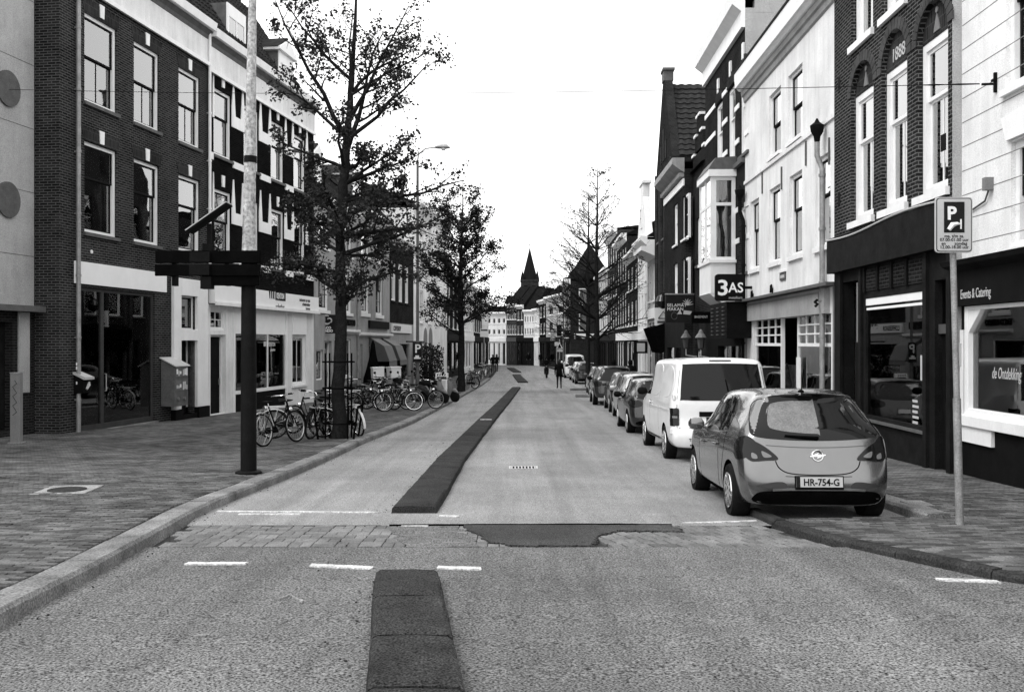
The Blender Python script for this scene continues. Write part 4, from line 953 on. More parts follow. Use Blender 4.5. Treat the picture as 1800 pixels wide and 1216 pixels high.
# small stepped house
b = Bld('stepped_house', 'narrow dark house with white capped steps behind the oriel', Rp(40.1), Rp(37.21), 7.0, 8, 'brick_dark')
b.window(.9, 2.0, b.h(3.1), b.h(5.0), .1, 'white', 'white', .55); b.window(.9, 2.0, .4, b.h(-.3), .1, 'white', 'dark_paint', 1.0, glass='glass_shop'); b.wall()
for i, (q, zt) in enumerate(((.0, .6), (.5, 1.3), (1.0, 2.0))):
    b.box('gable_step', 'brick_dark', q, b.W - q, 0, .4, b.H + zt - .6, b.H + zt)
    for x in ((q, q + .5), (b.W - q - .5, b.W - q)): b.box('step_cap', 'white', x[0] - .03, x[1] + .03, -.06, .45, b.H + zt, b.H + zt + .1)
b.roof(1.6, 3, 'tile_dark')
# brick restaurant with dentilled cornice
b = Bld('brick_house', 'brown brick house with a dentilled white cornice above hanging restaurant signs', (rfac(46.2) - .35, 46.2), (rfac(40.1) - .35, 40.11), 7.2, 8, 'brick_dark'); RES = b
for x0, x1 in ((1184, 1191), (1199, 1207)):
    a, c = b.u(x0), b.u(x1)
    for z0, z1 in ((4.3, 6.1), (1.6, 3.5)): b.window(a, c, b.h(z0), b.h(z1), .1, 'white', 'white', .55, sill='white', curtain=('sides', 'curtain_mid'))
b.hole(b.W * .15, b.W * .85, .4, b.h(-.2)); b.box('shop_window', 'glass_shop', b.W * .15, b.W * .85, .1, .11, .4, b.h(-.2))
b.wall(bands=[(-.3, b.h(1.0), 'dark_wood'), (b.h(1.0), b.H, 'brick_dark')])
b.cornice([(0, b.H - .7), (.06, b.H - .7), (.06, b.H - .4), (0, b.H - .4)], name='frieze'); b.cornice([(0, b.H - .15), (.25, b.H), (.5, b.H + .2), (.5, b.H + .45), (0, b.H + .45)], 'plaster_grey')
for k in range(20): x = b.W * (k + .5) / 20; b.box('dentil', 'plaster_grey', x - .07, x + .07, -.22, 0, b.H - .32, b.H - .16)
b.H += .3; b.roof(.5, 3, 'slate')
# tall gabled house with tile roof
b = Bld('gabled_house', 'tall dark gabled house with a steep tiled roof facing the camera', Rp(52.2), Rp(46.22), 8.9, 10, 'brick_dark')
W, H = b.W, b.H; apex = b.h(13.2)
for k in range(3):
    x = W * (k + .5) / 3; b.window(x - .5, x + .5, b.h(1.5), b.h(4.2), .1, 'white', 'dark_paint', .6); b.window(x - .5, x + .5, b.h(5.3), b.h(7.8), .1, 'dark_paint', 'dark_paint', .6)
    for q in (-.75, .75): b.box('pilaster', 'brick_mid', x + q - .12, x + q + .12, -.1, 0, .5, b.H)
b.hole(W * .15, W * .85, .4, b.h(.2)); b.box('shop_window', 'glass_shop', W * .15, W * .85, .1, .11, .4, b.h(.2)); b.wall()
MB().prism([(0, H), (W, H), (W * .56, apex), (W * .44, apex)], 0, .4).build('gable', 'brick_dark', b.root)
MB().box(W * .44, W * .56, -.05, .45, apex, apex + .5).box(W * .42, W * .58, -.1, .5, apex + .5, apex + .62).build('gable_finial', 'stone_sill', b.root)
for q in (.36, .5, .64): b.box('gable_niche', 'black', W * q - .22, W * q + .22, -.03, 0, H + .3, H + 1.9 - abs(q - .5) * 5)
rf = MB().prism([(0, H - .02), (W, H - .02), (W / 2, apex - .15)], .4, 10).build('roof', 'tile_dark', b.root)
# tile courses on the slope facing the camera (local +x side)
L = math.hypot(W / 2, apex - .15 - H); mb = MB(); rows = 14; n = 96
tx, tz = -W / 2 / L, (apex - .15 - H) / L; nx, nz = tz, -tx
for r in range(rows):
    o = len(mb.v); t0, t1 = L * r / rows, L * (r + 1) / rows + .03
    for i in range(n + 1):
        yy = .35 + 9.6 * i / n; w = .03 * math.sin(yy * 2 * math.pi / .4)
        for t, e in ((t0, .09), (t1, .03), (t0, 0)): mb.v.append(Vector((W + tx * t + nx * (e + w * (e > 0)), yy, H + tz * t + nz * (e + w * (e > 0)))))
    for i in range(n): q = o + 3 * i; mb.f += [(q, q + 3, q + 4, q + 1), (q + 2, q + 5, q + 3, q)]
t = mb.build('roof_tiles', 'tile', rf, smooth=60); t['kind'] = 'stuff'

# ------------------------------------------------------------------ generic terrace houses further down the street
def terrace(name, label, p0, p1, he, depth, wall, bays, floors, frame='white', sash='dark_paint', roof='tile', rise=2.5, corn='white', shop='dark', gable=None, ww=.5, curtain=None, top=1.0, shopz=.75, roofrun=3.2, cw=.4):
    b = Bld(name, label, p0, p1, he, depth, wall); zs = b.h(shopz)
    fh = (b.H - zs - .3) / floors
    for f in range(floors):
        for k in range(bays):
            m = b.W * (k + .5) / bays; w = b.W / bays * ww / 2
            b.window(m - w, m + w, zs + fh * f + .45, zs + fh * (f + 1) - .35, min(.1, w * .28), frame, sash, .55, simple=True, sill='white', curtain=curtain, y=.05, glass='glass_shop')
    n = max(2, bays)
    for k in range(n):
        a, c = b.W * k / n + .18, b.W * (k + 1) / n - .18
        if k == n - 1: b.door(a, min(c, a + 1.1), .08, zs - .75, 'dark_wood', .15, 2, handle=False)
        else:
            b.hole(a, c, .5, zs - .65); sf = MB().box(a, c, .05, .12, .5, .58).box(a, c, .05, .12, zs - .73, zs - .65).box(a, a + .08, .05, .12, .58, zs - .73).box(c - .08, c, .05, .12, .58, zs - .73).build('shop_window', 'white' if shop != 'dark' else 'dark_wood', b.root)
            box('pane', 'glass_shop', sf, a + .08, c - .08, .08, .09, .58, zs - .73)
    b.wall(bands=[(-.3, zs, 'dark_wood' if shop == 'dark' else wall), (zs, b.H, wall)])
    b.box('fascia', {'dark': 'dark_paint', 'light': 'white'}.get(shop, shop), 0, b.W, -.12, 0, zs - .55, zs)
    b.cornice([(0, b.H - .35), (cw * .4, b.H - .2), (cw, b.H), (cw, b.H + .22), (0, b.H + .22)], corn); b.H += .15
    if gable == 'spout':
        W, H = b.W, b.H; MB().prism([(0, H), (W, H), (W * .88, H + .7), (W * .66, H + 2.6), (W * .66, H + 3.4), (W * .34, H + 3.4), (W * .34, H + 2.6), (W * .12, H + .7)], -.05, .35).box(W * .3, W * .7, -.12, .42, H + 3.4, H + 3.55).tube([(W / 2, .1, H + 3.5), (W / 2, .1, H + 5.2)], [.03, .01], 5).build('gable', wall, b.root)
        b.window(W * .42, W * .58, H + .8, H + 2.0, .08, 'white', 'dark_paint', .5, hole=False, simple=True, y=-.12, sill=None)
    b.roof(rise, roofrun, roof, tiles=False); return b
def rp(y, dx=0): return (rfac(y) + dx, y)
WB = terrace('white_house', 'low white house with a projecting cornice beside the gabled house', rp(56.3), rp(52.21), 5.0, 8, 'plaster_light', 2, 1, roof='tile_dark', rise=2.0, shop='light', cw=.8, shopz=1.9, curtain=None)
dormer(WB, 2.4, 3.9, WB.H + .3, WB.H + 2.3, .8, ped=False)
terrace('white_house', 'white ornate gabled house with a thin finial down the right side', rp(61.5), rp(56.31), 6.0, 8, 'white_wall', 3, 2, roof='tile_dark', rise=2.2, shop='light', gable='spout', ww=.4)
terrace('brick_house', 'dark terrace house with a white edged roof past the ornate gable', rp(69), rp(61.51), 5.8, 8, 'brick_dark', 3, 2, roof='tile_dark', rise=3.0, cw=.45, shop='light')
terrace('brick_house', 'dark terrace house with many white window frames above the parked cars', rp(77), rp(69.01), 7.6, 8, 'brick_dark', 4, 2, roof='tile_dark', rise=1.5, shop='light')
terrace('brick_house', 'dark flat-topped terrace house beside the bare trees', rp(87), rp(77.01), 9.0, 8, 'brick_far', 4, 3, roof='slate', rise=.4, shop='dark')
terrace('plastered_house', 'pale terrace house next to the turreted corner house', rp(101), rp(87.01), 6.6, 8, 'plaster_light', 5, 2, roof='tile_dark', rise=2.6)
# turreted corner house
tb = terrace('corner_house', 'dark corner house with a pointed turret roof at the bend on the right', (6.2, 112), (6.2, 103.2), 6.6, 7, 'brick_dark', 3, 2, roof='slate', rise=1.2, cw=.6)
tb2 = tb; W = tb.W
for k in range(2):
    z0 = tb.h(1.3 + k * 2.7); MB().box(W, W + .06, .9, 2.0, z0, z0 + 1.8).build('side_window', 'white', tb.root); MB().box(W + .06, W + .075, 1.0, 1.9, z0 + .1, z0 + 1.7).build('side_pane', 'glass', tb.root)
MB().box(W, W + .08, .4, 6.5, tb.h(.5), tb.h(1.0)).build('side_fascia', 'white', tb.root)
MB().lathe([(2.6, 0), (2.9, .25), (2.9, .5), (2.5, .5), (2.4, .8), (1.6, 1.8), (1.2, 2.4), (.5, 3.5), (.06, 4.1), (.03, 4.9)], 10, (W - 1.9, 2.2, tb.H - .2)).build('turret_roof', 'slate', tb.root)
terrace('plastered_house', 'pale gabled house left of the turreted corner', (4.35, 123.9), (6.15, 112.1), 5.6, 8, 'plaster_light', 2, 2, roof='tile_dark', rise=3.0)
terrace('brick_house', 'slim black house between the pale gable and the white end house', (3.65, 128.9), (4.32, 124), 5.4, 8, 'brick_black', 2, 2, roof='tile_dark', rise=2.2)
terrace('white_house', 'white house with rows of shuttered windows near the bend', (3.0, 131.3), (3.62, 129), 4.4, 8, 'white_wall', 3, 2, sash='black', rise=2.4, roof='tile_dark', ww=.62, shop='light')
terrace('white_house', 'white four-bay house closing the view at the end of the street', (1.63, 132.4), (2.97, 131.4), 4.3, 8, 'white_wall', 4, 2, frame='white', rise=3.2, roof='tile_dark', ww=.5)
terrace('brick_house', 'narrow dark brick house between two end houses', (.65, 133.2), (1.6, 132.45), 5.0, 8, 'brick_dark', 2, 2, rise=2.8, roof='tile_dark')
terrace('brick_house', 'dark brick end house with wide white arched windows', (-.75, 134.3), (.62, 133.3), 5.2, 8, 'brick_far', 4, 2, sash='white', rise=2.6, roof='tile_dark', ww=.7, shop='sign_mid')
terrace('white_house', 'small white house at the end of the cycle lane', (-4.2, 136.1), (-.78, 134.4), 4.1, 8, 'white_wall', 5, 2, rise=1.0, roof='slate', shop='light', ww=.6)
# left side beyond the white house
def lp(y): return (lfac(y), y)
terrace('brick_house', 'dark terrace house hidden behind the second tree', lp(78.02), lp(90), 6.0, 8, 'brick_dark', 4, 2, roof='tile_dark', rise=3.0)
terrace('white_house', 'white terrace house seen through the second tree', lp(90.1), lp(102), 5.6, 8, 'white_wall', 4, 2, roof='tile_dark', rise=2.0, shop='light')
terrace('brick_house', 'dark terrace house further along behind the parked bicycles', lp(102.1), lp(116), 5.4, 8, 'brick_dark', 4, 2, roof='tile_dark', rise=2.6)
terrace('white_house', 'pale terrace house at the left end before the bend', lp(116.1), lp(132), 4.8, 8, 'white_wall', 4, 2, roof='tile_dark', rise=1.6)
terrace('brick_house', 'dark high-roofed house showing above the end of the street', (-1.5, 152), (7, 150), 5.2, 9, 'brick_dark', 4, 2, roof='tile_dark', rise=2.2)
# church
t = thing('church_tower', 'distant dark church tower with a sharp spire', 'church', (6.2, 340, E - 3.05))
MB().box(-3.1, 3.1, -3.1, 3.1, 0, 24.5).box(-3.3, 3.3, -3.3, 3.3, 24.5, 25.1).build('tower', 'church_stone', t)
for s_ in (-1.4, 1.4): box('belfry_opening', 'matt_black', t, s_ - .6, s_ + .6, -3.16, -3.1, 18.5, 23)
for a_ in (-1, 1): 
    for c_ in (-1, 1): MB().lathe([(.7, 0), (.5, 1.2), (.03, 3.2)], 6, (a_ * 2.6, c_ * 2.6, 25.1)).build('pinnacle', 'slate', t)
MB().lathe([(2.9, 25.1), (2.2, 27.5), (.9, 32.8), (.08, 36.3)], 8).tube([(0, 0, 36), (0, 0, 38.4)], .07, 5).box(-.5, .5, -.06, .06, 37.2, 37.4).build('spire', 'slate', t)

# ------------------------------------------------------------------ vehicles (local x forward from the rear bumper, y left, z up)
def crom(P, t):
    n = len(P) - 1; t = max(0, min(n - 1e-6, t)); i = int(t); f = t - i
    p0, p1, p2, p3 = P[max(i - 1, 0)], P[i], P[i + 1], P[min(i + 2, n)]
    return .5 * ((2 * p1) + (p2 - p0) * f + (2 * p0 - 5 * p1 + 4 * p2 - p3) * f * f + (3 * p1 - p0 - 3 * p2 + p3) * f ** 3)
def smooth_closed(pts, k=5):
    out = []; n = len(pts)
    for i in range(n):
        p0, p1, p2, p3 = [Vector(pts[(i + d) % n]) for d in (-1, 0, 1, 2)]
        for j in range(k):
            f = j / k; out.append(.5 * ((2 * p1) + (p2 - p0) * f + (2 * p0 - 5 * p1 + 4 * p2 - p3) * f * f + (3 * p1 - p0 - 3 * p2 + p3) * f ** 3))
    return out
class Car:
    def __init__(s, label, S, paint, group='cars parked along the right kerb', cat='car', name='parked_car'):
        s.S = S; s.paint = paint
        s.root = thing(name, label, cat, (0, 0, 0), 0, group)
        L = S['L']; T = lambda k, v: lerp_table(S[k], v)
        def sect(x, lat=1.0, tail=None, dx=0.0):
            zt, zb, w, wr, z0 = T('top', x), T('belt', x), T('w', x), T('wr', x), T('bot', x)
            zt = max(zt, zb + .02); hh = zb - z0
            pr = [(0, z0), (w * .78, z0), (w * .93, z0 + .05), (w * .985, z0 + hh * .25), (w * S.get('bulge', 1.0), z0 + hh * .55), (w * .995, z0 + hh * .80), (w * S.get('shoulder', .955), zb),
                  (wr + (w * .93 - wr) * .52, zb + (zt - zb) * .42), (wr, zb + (zt - zb) * .84), (wr * .86, zb + (zt - zb) * .955), (wr * .5, zb + (zt - zb) * .995), (0, zt)]
            out = []
            for y, z in pr:
                xx = x if tail is None else lerp_table(S[tail], z) * (1 if tail == 'rear' else 1) + dx
                out.append(Vector((xx, y * lat, z)))
            return out
        ctrl = []
        for lat, dx in S.get('tailw', ((0.0, 0), (.42, .004), (.74, .03), (.90, .09), (.975, .20), (1.0, .36))): ctrl.append(sect(S['xtail'], lat, 'rear', dx))
        for x in S['stations']: ctrl.append(sect(x))
        for lat, dx in ((1.0, -.30), (.95, -.16), (.8, -.05), (.45, -.005), (0, 0)): ctrl.append(sect(S['xnose'], lat, 'front', dx))
        NS, NK = (len(ctrl) - 1) * 4, 11 * 3
        rows = []
        for i in range(NS + 1):
            t = i / NS * (len(ctrl) - 1); line = [crom([c[k] for c in ctrl], t) for k in range(12)]
            rows.append([crom(line, j / NK * 11) for j in range(NK + 1)])
        mb = MB(); n = 2 * NK
        for r in rows:
            for j in range(NK + 1): v = r[j].copy(); v.y = 0 if j in (0, NK) else max(0, v.y); mb.v.append(v)
            for j in range(NK - 1, 0, -1): v = r[j].copy(); v.y = -max(0, v.y); mb.v.append(v)
        for i in range(NS):
            for j in range(n): a = i * n + j; b = i * n + (j + 1) % n; mb.f.append((a, b, b + n, a + n))
        me = bpy.data.meshes.new('body'); me.from_pydata([tuple(v) for v in mb.v], [], mb.f)
        bm = bmesh.new(); bm.from_mesh(me); bmesh.ops.remove_doubles(bm, verts=bm.verts, dist=.0012); bmesh.ops.dissolve_degenerate(bm, dist=.0005, edges=bm.edges); bmesh.ops.holes_fill(bm, edges=bm.edges); bmesh.ops.recalc_face_normals(bm, faces=bm.faces)
        s.bvh = BVHTree.FromBMesh(bm); bm.to_mesh(me); bm.free()
        me.materials.append(MATS[paint]); me.materials.append(MATS['matt_black'])
        ob = bpy.data.objects.new('body', me); COL.objects.link(ob)
        # wheel arches
        cut = MB()
        for ax in S['axles']:
            for sd in (-1, 1): cut.lathe([(S['rw'] + .045, 0), (S['rw'] + .045, .42)], 28, (ax, sd * (S['W'] / 2 + .05) - (.42 if sd > 0 else 0), S['rw']), 'y')
        cm = cut.mesh('cut', 'matt_black'); co = bpy.data.objects.new('cut', cm); COL.objects.link(co)
        mod = ob.modifiers.new('b', 'BOOLEAN'); mod.operation = 'DIFFERENCE'; mod.object = co; mod.solver = 'EXACT'; mod.material_mode = 'TRANSFER'
        dg = bpy.context.evaluated_depsgraph_get(); me2 = bpy.data.meshes.new_from_object(ob.evaluated_get(dg))
        bpy.data.objects.remove(ob); bpy.data.objects.remove(co)
        if len(me2.polygons) < 200: me2 = me
        me2.polygons.foreach_set('use_smooth', [True] * len(me2.polygons)); me2.set_sharp_from_angle(angle=R(38)); me2.name = 'body'
        s.body = bpy.data.objects.new('body', me2); COL.objects.link(s.body); s.body.parent = s.root
        s.wheels()
    def hit(s, view, a, b, off):
        if view == 'rear': o, d = Vector((-2, a, b)), Vector((1, 0, 0))
        elif view == 'left': o, d = Vector((a, 3, b)), Vector((0, -1, 0))
        elif view == 'right': o, d = Vector((a, -3, b)), Vector((0, 1, 0))
        elif view == 'top': o, d = Vector((a, b, 4)), Vector((0, 0, -1))
        p, n, _, _ = s.bvh.ray_cast(o, d)
        if p is None:
            p, n, _, _ = s.bvh.find_nearest(o + d * (2.0 if view == 'rear' else 2.2))
        if n.dot(d) > 0: n = -n
        return p + n * off
    def patch(s, name, outline, view, m, off=.004, smooth=True, k=5, center=None, parent=None, sk=.012):
        pts = smooth_closed(outline, k) if smooth else [Vector(p) for p in outline]
        if not smooth:
            q = []
            for p, r in zip(pts, pts[1:] + pts[:1]): q += [p + (r - p) * t / 5 for t in range(5)]
            pts = q
        c = Vector(center) if center else sum(pts, Vector((0, 0))) / len(pts)
        mb = MB(); n = len(pts); rings = [1.0, .86, .66, .42, .2]
        mb.v += [s.hit(view, *p, -sk) for p in pts]
        for f in rings: mb.v += [s.hit(view, *(c + (p - c) * f), off) for p in pts]
        mb.v.append(s.hit(view, *c, off)); L = len(mb.v) - 1
        for i in range(len(rings)):
            for j in range(n): a = i * n + j; b = i * n + (j + 1) % n; mb.f.append((a, b, b + n, a + n))
        for j in range(n): mb.f.append((len(rings) * n + j, len(rings) * n + (j + 1) % n, L))
        return mb.build(name, m, parent or s.root, smooth=50)
    def seam(s, pts, view, w=.007, m='matt_black', name='panel_gap', k=5, off=.0015, raise_=0):
        P = [Vector(p) for p in pts]; P2 = [crom(P, i / k) for i in range((len(P) - 1) * k + 1)]
        mb = MB(); n = len(P2)
        for i, p in enumerate(P2):
            t = P2[min(i + 1, n - 1)] - P2[max(i - 1, 0)]; t = t.normalized() if t.length else Vector((1, 0)); nn = Vector((-t.y, t.x)) * w / 2
            a, b = p + nn, p - nn
            mb.v += [s.hit(view, *a, off + raise_), s.hit(view, *b, off + raise_), s.hit(view, *a, -.004), s.hit(view, *b, -.004)]
        for i in range(n - 1): q = 4 * i; mb.f += [(q, q + 1, q + 5, q + 4), (q, q + 4, q + 6, q + 2), (q + 1, q + 3, q + 7, q + 5)]
        return mb.build(name, m, s.root, smooth=60)
    def both(s, name, outline, m, **kw):
        s.patch(name, outline, 'left', m, **kw); s.patch(name, outline, 'right', m, **kw)
    def wheels(s):
        S = s.S; r = S['rw']; tw = S.get('tw', .2)
        tyre = MB().lathe([(r * .66, -tw / 2 + .02), (r * .74, -tw / 2), (r * .93, -tw / 2), (r * .99, -tw / 2 + .03), (r, 0), (r * .99, tw / 2 - .03), (r * .93, tw / 2), (r * .74, tw / 2), (r * .66, tw / 2 - .02)], 32, axis='y').mesh('wheel', 'rubber', True)
        rim = MB(); rim.lathe([(r * .68, -.01), (r * .66, .03), (r * .6, .02), (r * .58, -.05), (r * .1, -.06)], 32, (0, tw / 2 - .02, 0), 'y')
        ns = S.get('spokes', 10)
        for i in range(ns):
            rim.M = Matrix.Rotation(2 * math.pi * i / ns, 4, 'Y'); rim.prism([(-.025, .03), (.025, .03), (.014, r * .63), (-.014, r * .63)], tw / 2 - .03, tw / 2 + .004)
        rim.M = None; rim.lathe([(.055, 0), (.055, .025), (.03, .035)], 12, (0, tw / 2 - .02, 0), 'y')
        rimm = rim.mesh('rim', S.get('rim', 'chrome'), 30)
        brake = MB().lathe([(r * .56, 0), (r * .56, .01)], 20, (0, tw / 2 - .09, 0), 'y').mesh('brake_disc', 'matt_black', True)
        for ax in S['axles']:
            for sd in (1, -1):
                w = inst(tyre, 'wheel', s.root, (ax, sd * (S['W'] / 2 - tw / 2 - .015), r), (0, random.random() * 6, 0 if sd > 0 else math.pi)); inst(rimm, 'rim', w); inst(brake, 'brake_disc', w)
    def plate(s, y, z, w, txt, x=None, h=.11, glyph=.105, dark=False):
        p = s.hit('rear', y, z, .012); q = s.hit('rear', y, z + h / 2, .012); tilt = math.atan2(q.x - p.x, h / 2)
        pl = MB().box(-w / 2 - .012, w / 2 + .012, .0, .012, -h / 2 - .03, h / 2 + .012).build('number_plate', 'black', s.root); pl.location = p; pl.rotation_euler = (-tilt * .6, 0, R(-90))
        box('plate_face', 'sign_grey', pl, -w / 2, w / 2, -.004, 0, -h / 2, h / 2); box('plate_band', 'sign_dark', pl, -w / 2, -w / 2 + .04, -.006, -.004, -h / 2, h / 2)
        if txt: text('lettering', txt, glyph, 'black', pl, (.02, -.006, -h * .34), depth=.001, align='CENTER', bold=.0022, sx=.92 * w / .52)
        return pl
    def mirror(s, x, z, side, m=None):
        y = side * (lerp_table(s.S['w'], x) * .96); mb = MB(); mb.lathe([(.03, -.11), (.085, -.08), (.1, 0), (.085, .07), (.03, .1)], 12, (0, 0, 0), 'y'); mb.tube([(0, -side * .1, -.05), (0, -side * .2, -.08)], .025, 6)
        o = mb.build('mirror', m or s.paint, s.root, smooth=True); o.location = (x, y + side * .10, z); o.scale = (.75, 1, .85)
        g = MB().lathe([(.072, 0), (.072, .006)], 12, (-.068, 0, 0), 'x').build('mirror_glass', 'car_glass', o); g.scale = (1, 1.1, .9)
    def handle(s, x, z, side, m=None):
        p = s.hit('left' if side > 0 else 'right', x, z, .012); o = MB().tube([(-.09, 0, 0), (-.06, side * .022, .004), (.06, side * .022, .004), (.09, 0, 0)], .013, 8).build('door_handle', m or s.paint, s.root, smooth=True); o.location = p
        s.patch('handle_recess', [(x - .06, z - .03), (x + .06, z - .03), (x + .06, z + .03), (x - .06, z + .03)], 'left' if side > 0 else 'right', 'paint_black', off=.002)
    def place(s, x, y, heading=0, roll=0):
        s.root.location = (x, y, gz(y + s.S['axles'][0]) - .004); slope = (gz(y + 3.5) - gz(y + .7)) / 2.8
        s.root.rotation_euler = Matrix.Rotation(R(90) - heading, 3, 'Z').to_euler(); s.root.rotation_euler[1] = 0
        M = Matrix.Rotation(R(90) - heading, 3, 'Z') @ Matrix.Rotation(-math.atan(slope), 3, 'Y'); s.root.rotation_euler = M.to_euler()

HATCH = dict(L=4.02, W=1.74, rw=.31, axles=(.70, 3.21), spokes=10, tw=.205, bulge=1.0, xtail=.5,
    top=[(.3, 1.415), (.6, 1.44), (1.0, 1.47), (1.5, 1.485), (2.0, 1.47), (2.45, 1.39), (2.8, 1.19), (3.05, 1.03), (3.4, .96), (3.75, .85), (4.02, .70)],
    belt=[(.3, 1.0), (.8, .99), (1.6, .945), (2.4, .90), (3.0, .90), (3.5, .86), (4.0, .66)],
    w=[(.3, .815), (.7, .85), (1.4, .868), (2.6, .862), (3.3, .86), (3.7, .80), (4.0, .66)],
    wr=[(.3, .56), (.8, .60), (1.5, .625), (2.2, .61), (2.6, .60), (2.9, .64), (3.2, .66), (3.7, .58), (4.0, .5)],
    bot=[(0, .22), (.5, .20), (2, .19), (4, .20)],
    rear=[(.18, .16), (.26, .07), (.36, .02), (.47, .0), (.58, .01), (.66, .05), (.74, .085), (.85, .10), (.95, .125), (1.0, .155), (1.08, .21), (1.2, .31), (1.33, .42), (1.39, .44), (1.43, .38), (1.5, .45)],
    front=[(.18, 3.9), (.4, 4.01), (.6, 4.0), (.75, 3.9), (.9, 3.7)], xnose=3.85,
    stations=(1.05, 1.35, 1.7, 2.05, 2.4, 2.75, 3.0, 3.25, 3.5))
c = Car('grey metallic five-door hatchback parked nearest, plate HR-754-G', HATCH, 'paint_grey')
# rear glass, lamps, tailgate
rw_ = [(-.70, 1.02), (-.64, 1.22), (-.54, 1.36), (-.3, 1.40), (0, 1.405), (.3, 1.40), (.54, 1.36), (.64, 1.22), (.70, 1.02), (.64, .955), (.35, .925), (0, .915), (-.35, .925), (-.64, .955)]
c.patch('rear_window', rw_, 'rear', 'car_glass', .005)
c.patch('pale_glass_patch', [(.50, 1.08), (.46, 1.26), (.40, 1.32), (.2, 1.345), (-.02, 1.35), (-.05, 1.34), (-.05, 1.0), (-.02, .99), (.2, 1.0), (.42, 1.03)], 'rear', 'patch_pale', .0065, k=3)  # bright left half of the rear glass, painted on as a pale patch
for sd in (1, -1):
    lamp = [(sd * .785, .925), (sd * .64, .895), (sd * .50, .80), (sd * .43, .715), (sd * .56, .70), (sd * .66, .69), (sd * .72, .695), (sd * .775, .76)]
    lp_ = c.patch('tail_lamp', lamp, 'rear', 'lamp_lens', .010)
    c.patch('lamp_reflector', [(sd * .60, .80), (sd * .53, .77), (sd * .50, .74), (sd * .58, .735)], 'rear', 'lamp_clear', .013, parent=lp_); c.patch('lamp_reflector', [(sd * .70, .78), (sd * .655, .76), (sd * .65, .72), (sd * .70, .725)], 'rear', 'lamp_clear', .013, parent=lp_)
    c.patch('tail_lamp', [(.20, .95), (.36, .93), (.44, .84), (.40, .72), (.24, .70), (.12, .78)], 'left' if sd > 0 else 'right', 'lamp_lens', .008)
c.seam([(-.46, .70), (-.42, .62), (-.3, .565), (0, .55), (.3, .565), (.42, .62), (.46, .70)], 'rear', .012); c.seam([(-.55, .865), (-.2, .845), (.2, .845), (.55, .865)], 'rear', .010, 'paint_dark', 'tailgate_crease')
c.patch('bumper_valance', [(-.66, .345), (-.45, .378), (0, .385), (.45, .378), (.66, .345), (.64, .235), (0, .225), (-.64, .235)], 'rear', 'matt_black', .006)
c.seam([(-.50, .385), (-.3, .395), (.3, .395), (.5, .385)], 'rear', .022, 'steel', 'bumper_trim', off=.008)
for sd in (1, -1): c.patch('bumper_recess', [(sd * .68, .43), (sd * .50, .47), (sd * .38, .47), (sd * .34, .41), (sd * .5, .40)], 'rear', 'paint_dark', .003)
c.seam([(-.36, .535), (0, .525), (.36, .535)], 'rear', .012, 'paint_dark', 'bumper_crease')
p = c.hit('rear', 0, .755, .01); bd = MB().ring(.058, .009, 24, 8, axis='x').build('badge', 'chrome', c.root, smooth=True); bd.location = p; bd.rotation_euler = (0, R(8), 0)
MB().prism([(-.085, .012), (.0, .012), (-.01, .03), (.085, -.006), (.085, -.014), (.0, -.012), (.01, -.03), (-.085, .004)][::-1], -.006, .004, 'yz').build('badge_bolt', 'chrome', bd)
c.plate(.0, .475, .50, 'HR-754-G')
text('lettering', 'JANSSEN VAN KOUWEN', .022, 'sign_white', c.root, tuple(c.hit('rear', 0, .395, .016)), (R(90), 0, R(-90)), .001, 'CENTER')
w0 = c.hit('rear', -.02, .94, .02); w1 = c.hit('rear', .34, .965, .025); MB().tube([w0, (w0 + w1) / 2 - Vector((.012, 0, 0)), w1], [.022, .014, .008], 6).build('wiper', 'matt_black', c.root)
c.patch('brake_lamp', [(-.14, 1.435), (.14, 1.435), (.14, 1.405), (-.14, 1.405)], 'rear', 'lamp_lens', .014, smooth=False)
p = c.hit('top', .72, 0, 0); MB().lathe([(.045, 0), (.03, .03), (.012, .04)], 10, tuple(p)).tube([p, p + Vector((-.05, 0, .1)), p + Vector((-.13, 0, .28))], [.008, .006, .004], 5).build('aerial', 'matt_black', c.root)
# side glass and seams
c.both('side_window', [(1.33, .965), (1.36, 1.20), (1.48, 1.385), (1.80, 1.41), (2.05, 1.39), (2.35, 1.25), (2.70, 1.02), (2.66, .945), (2.0, .945)], 'car_glass', smooth=False)
c.both('side_window', [(.93, .995), (1.0, 1.2), (1.13, 1.35), (1.40, 1.385), (1.27, 1.20), (1.25, .97)], 'car_glass', smooth=False)
for v in ('left', 'right'):
    c.seam([(1.30, 1.40), (1.27, 1.1), (1.27, .9), (1.28, .5), (1.33, .26)], v); c.seam([(2.62, .95), (2.66, .7), (2.6, .26)], v); c.seam([(.92, 1.0), (.95, .9), (.98, .75), (1.1, .5), (1.12, .27)], v)
    c.seam([(.9, .985), (1.6, .94), (2.7, .925)], v, .014, 'chrome', 'belt_trim'); c.seam([(.75, .77), (1.4, .76), (2.4, .70), (2.9, .66)], v, .012, 'paint_dark', 'door_crease'); c.seam([(1.05, .25), (2.8, .25)], v, .06, 'matt_black', 'sill_trim')
for sd in (1, -1): c.mirror(2.52, .99, sd); c.handle(1.42, .80, sd); c.handle(2.32, .77, sd)
c.place(3.345, 10.55, R(1.5))

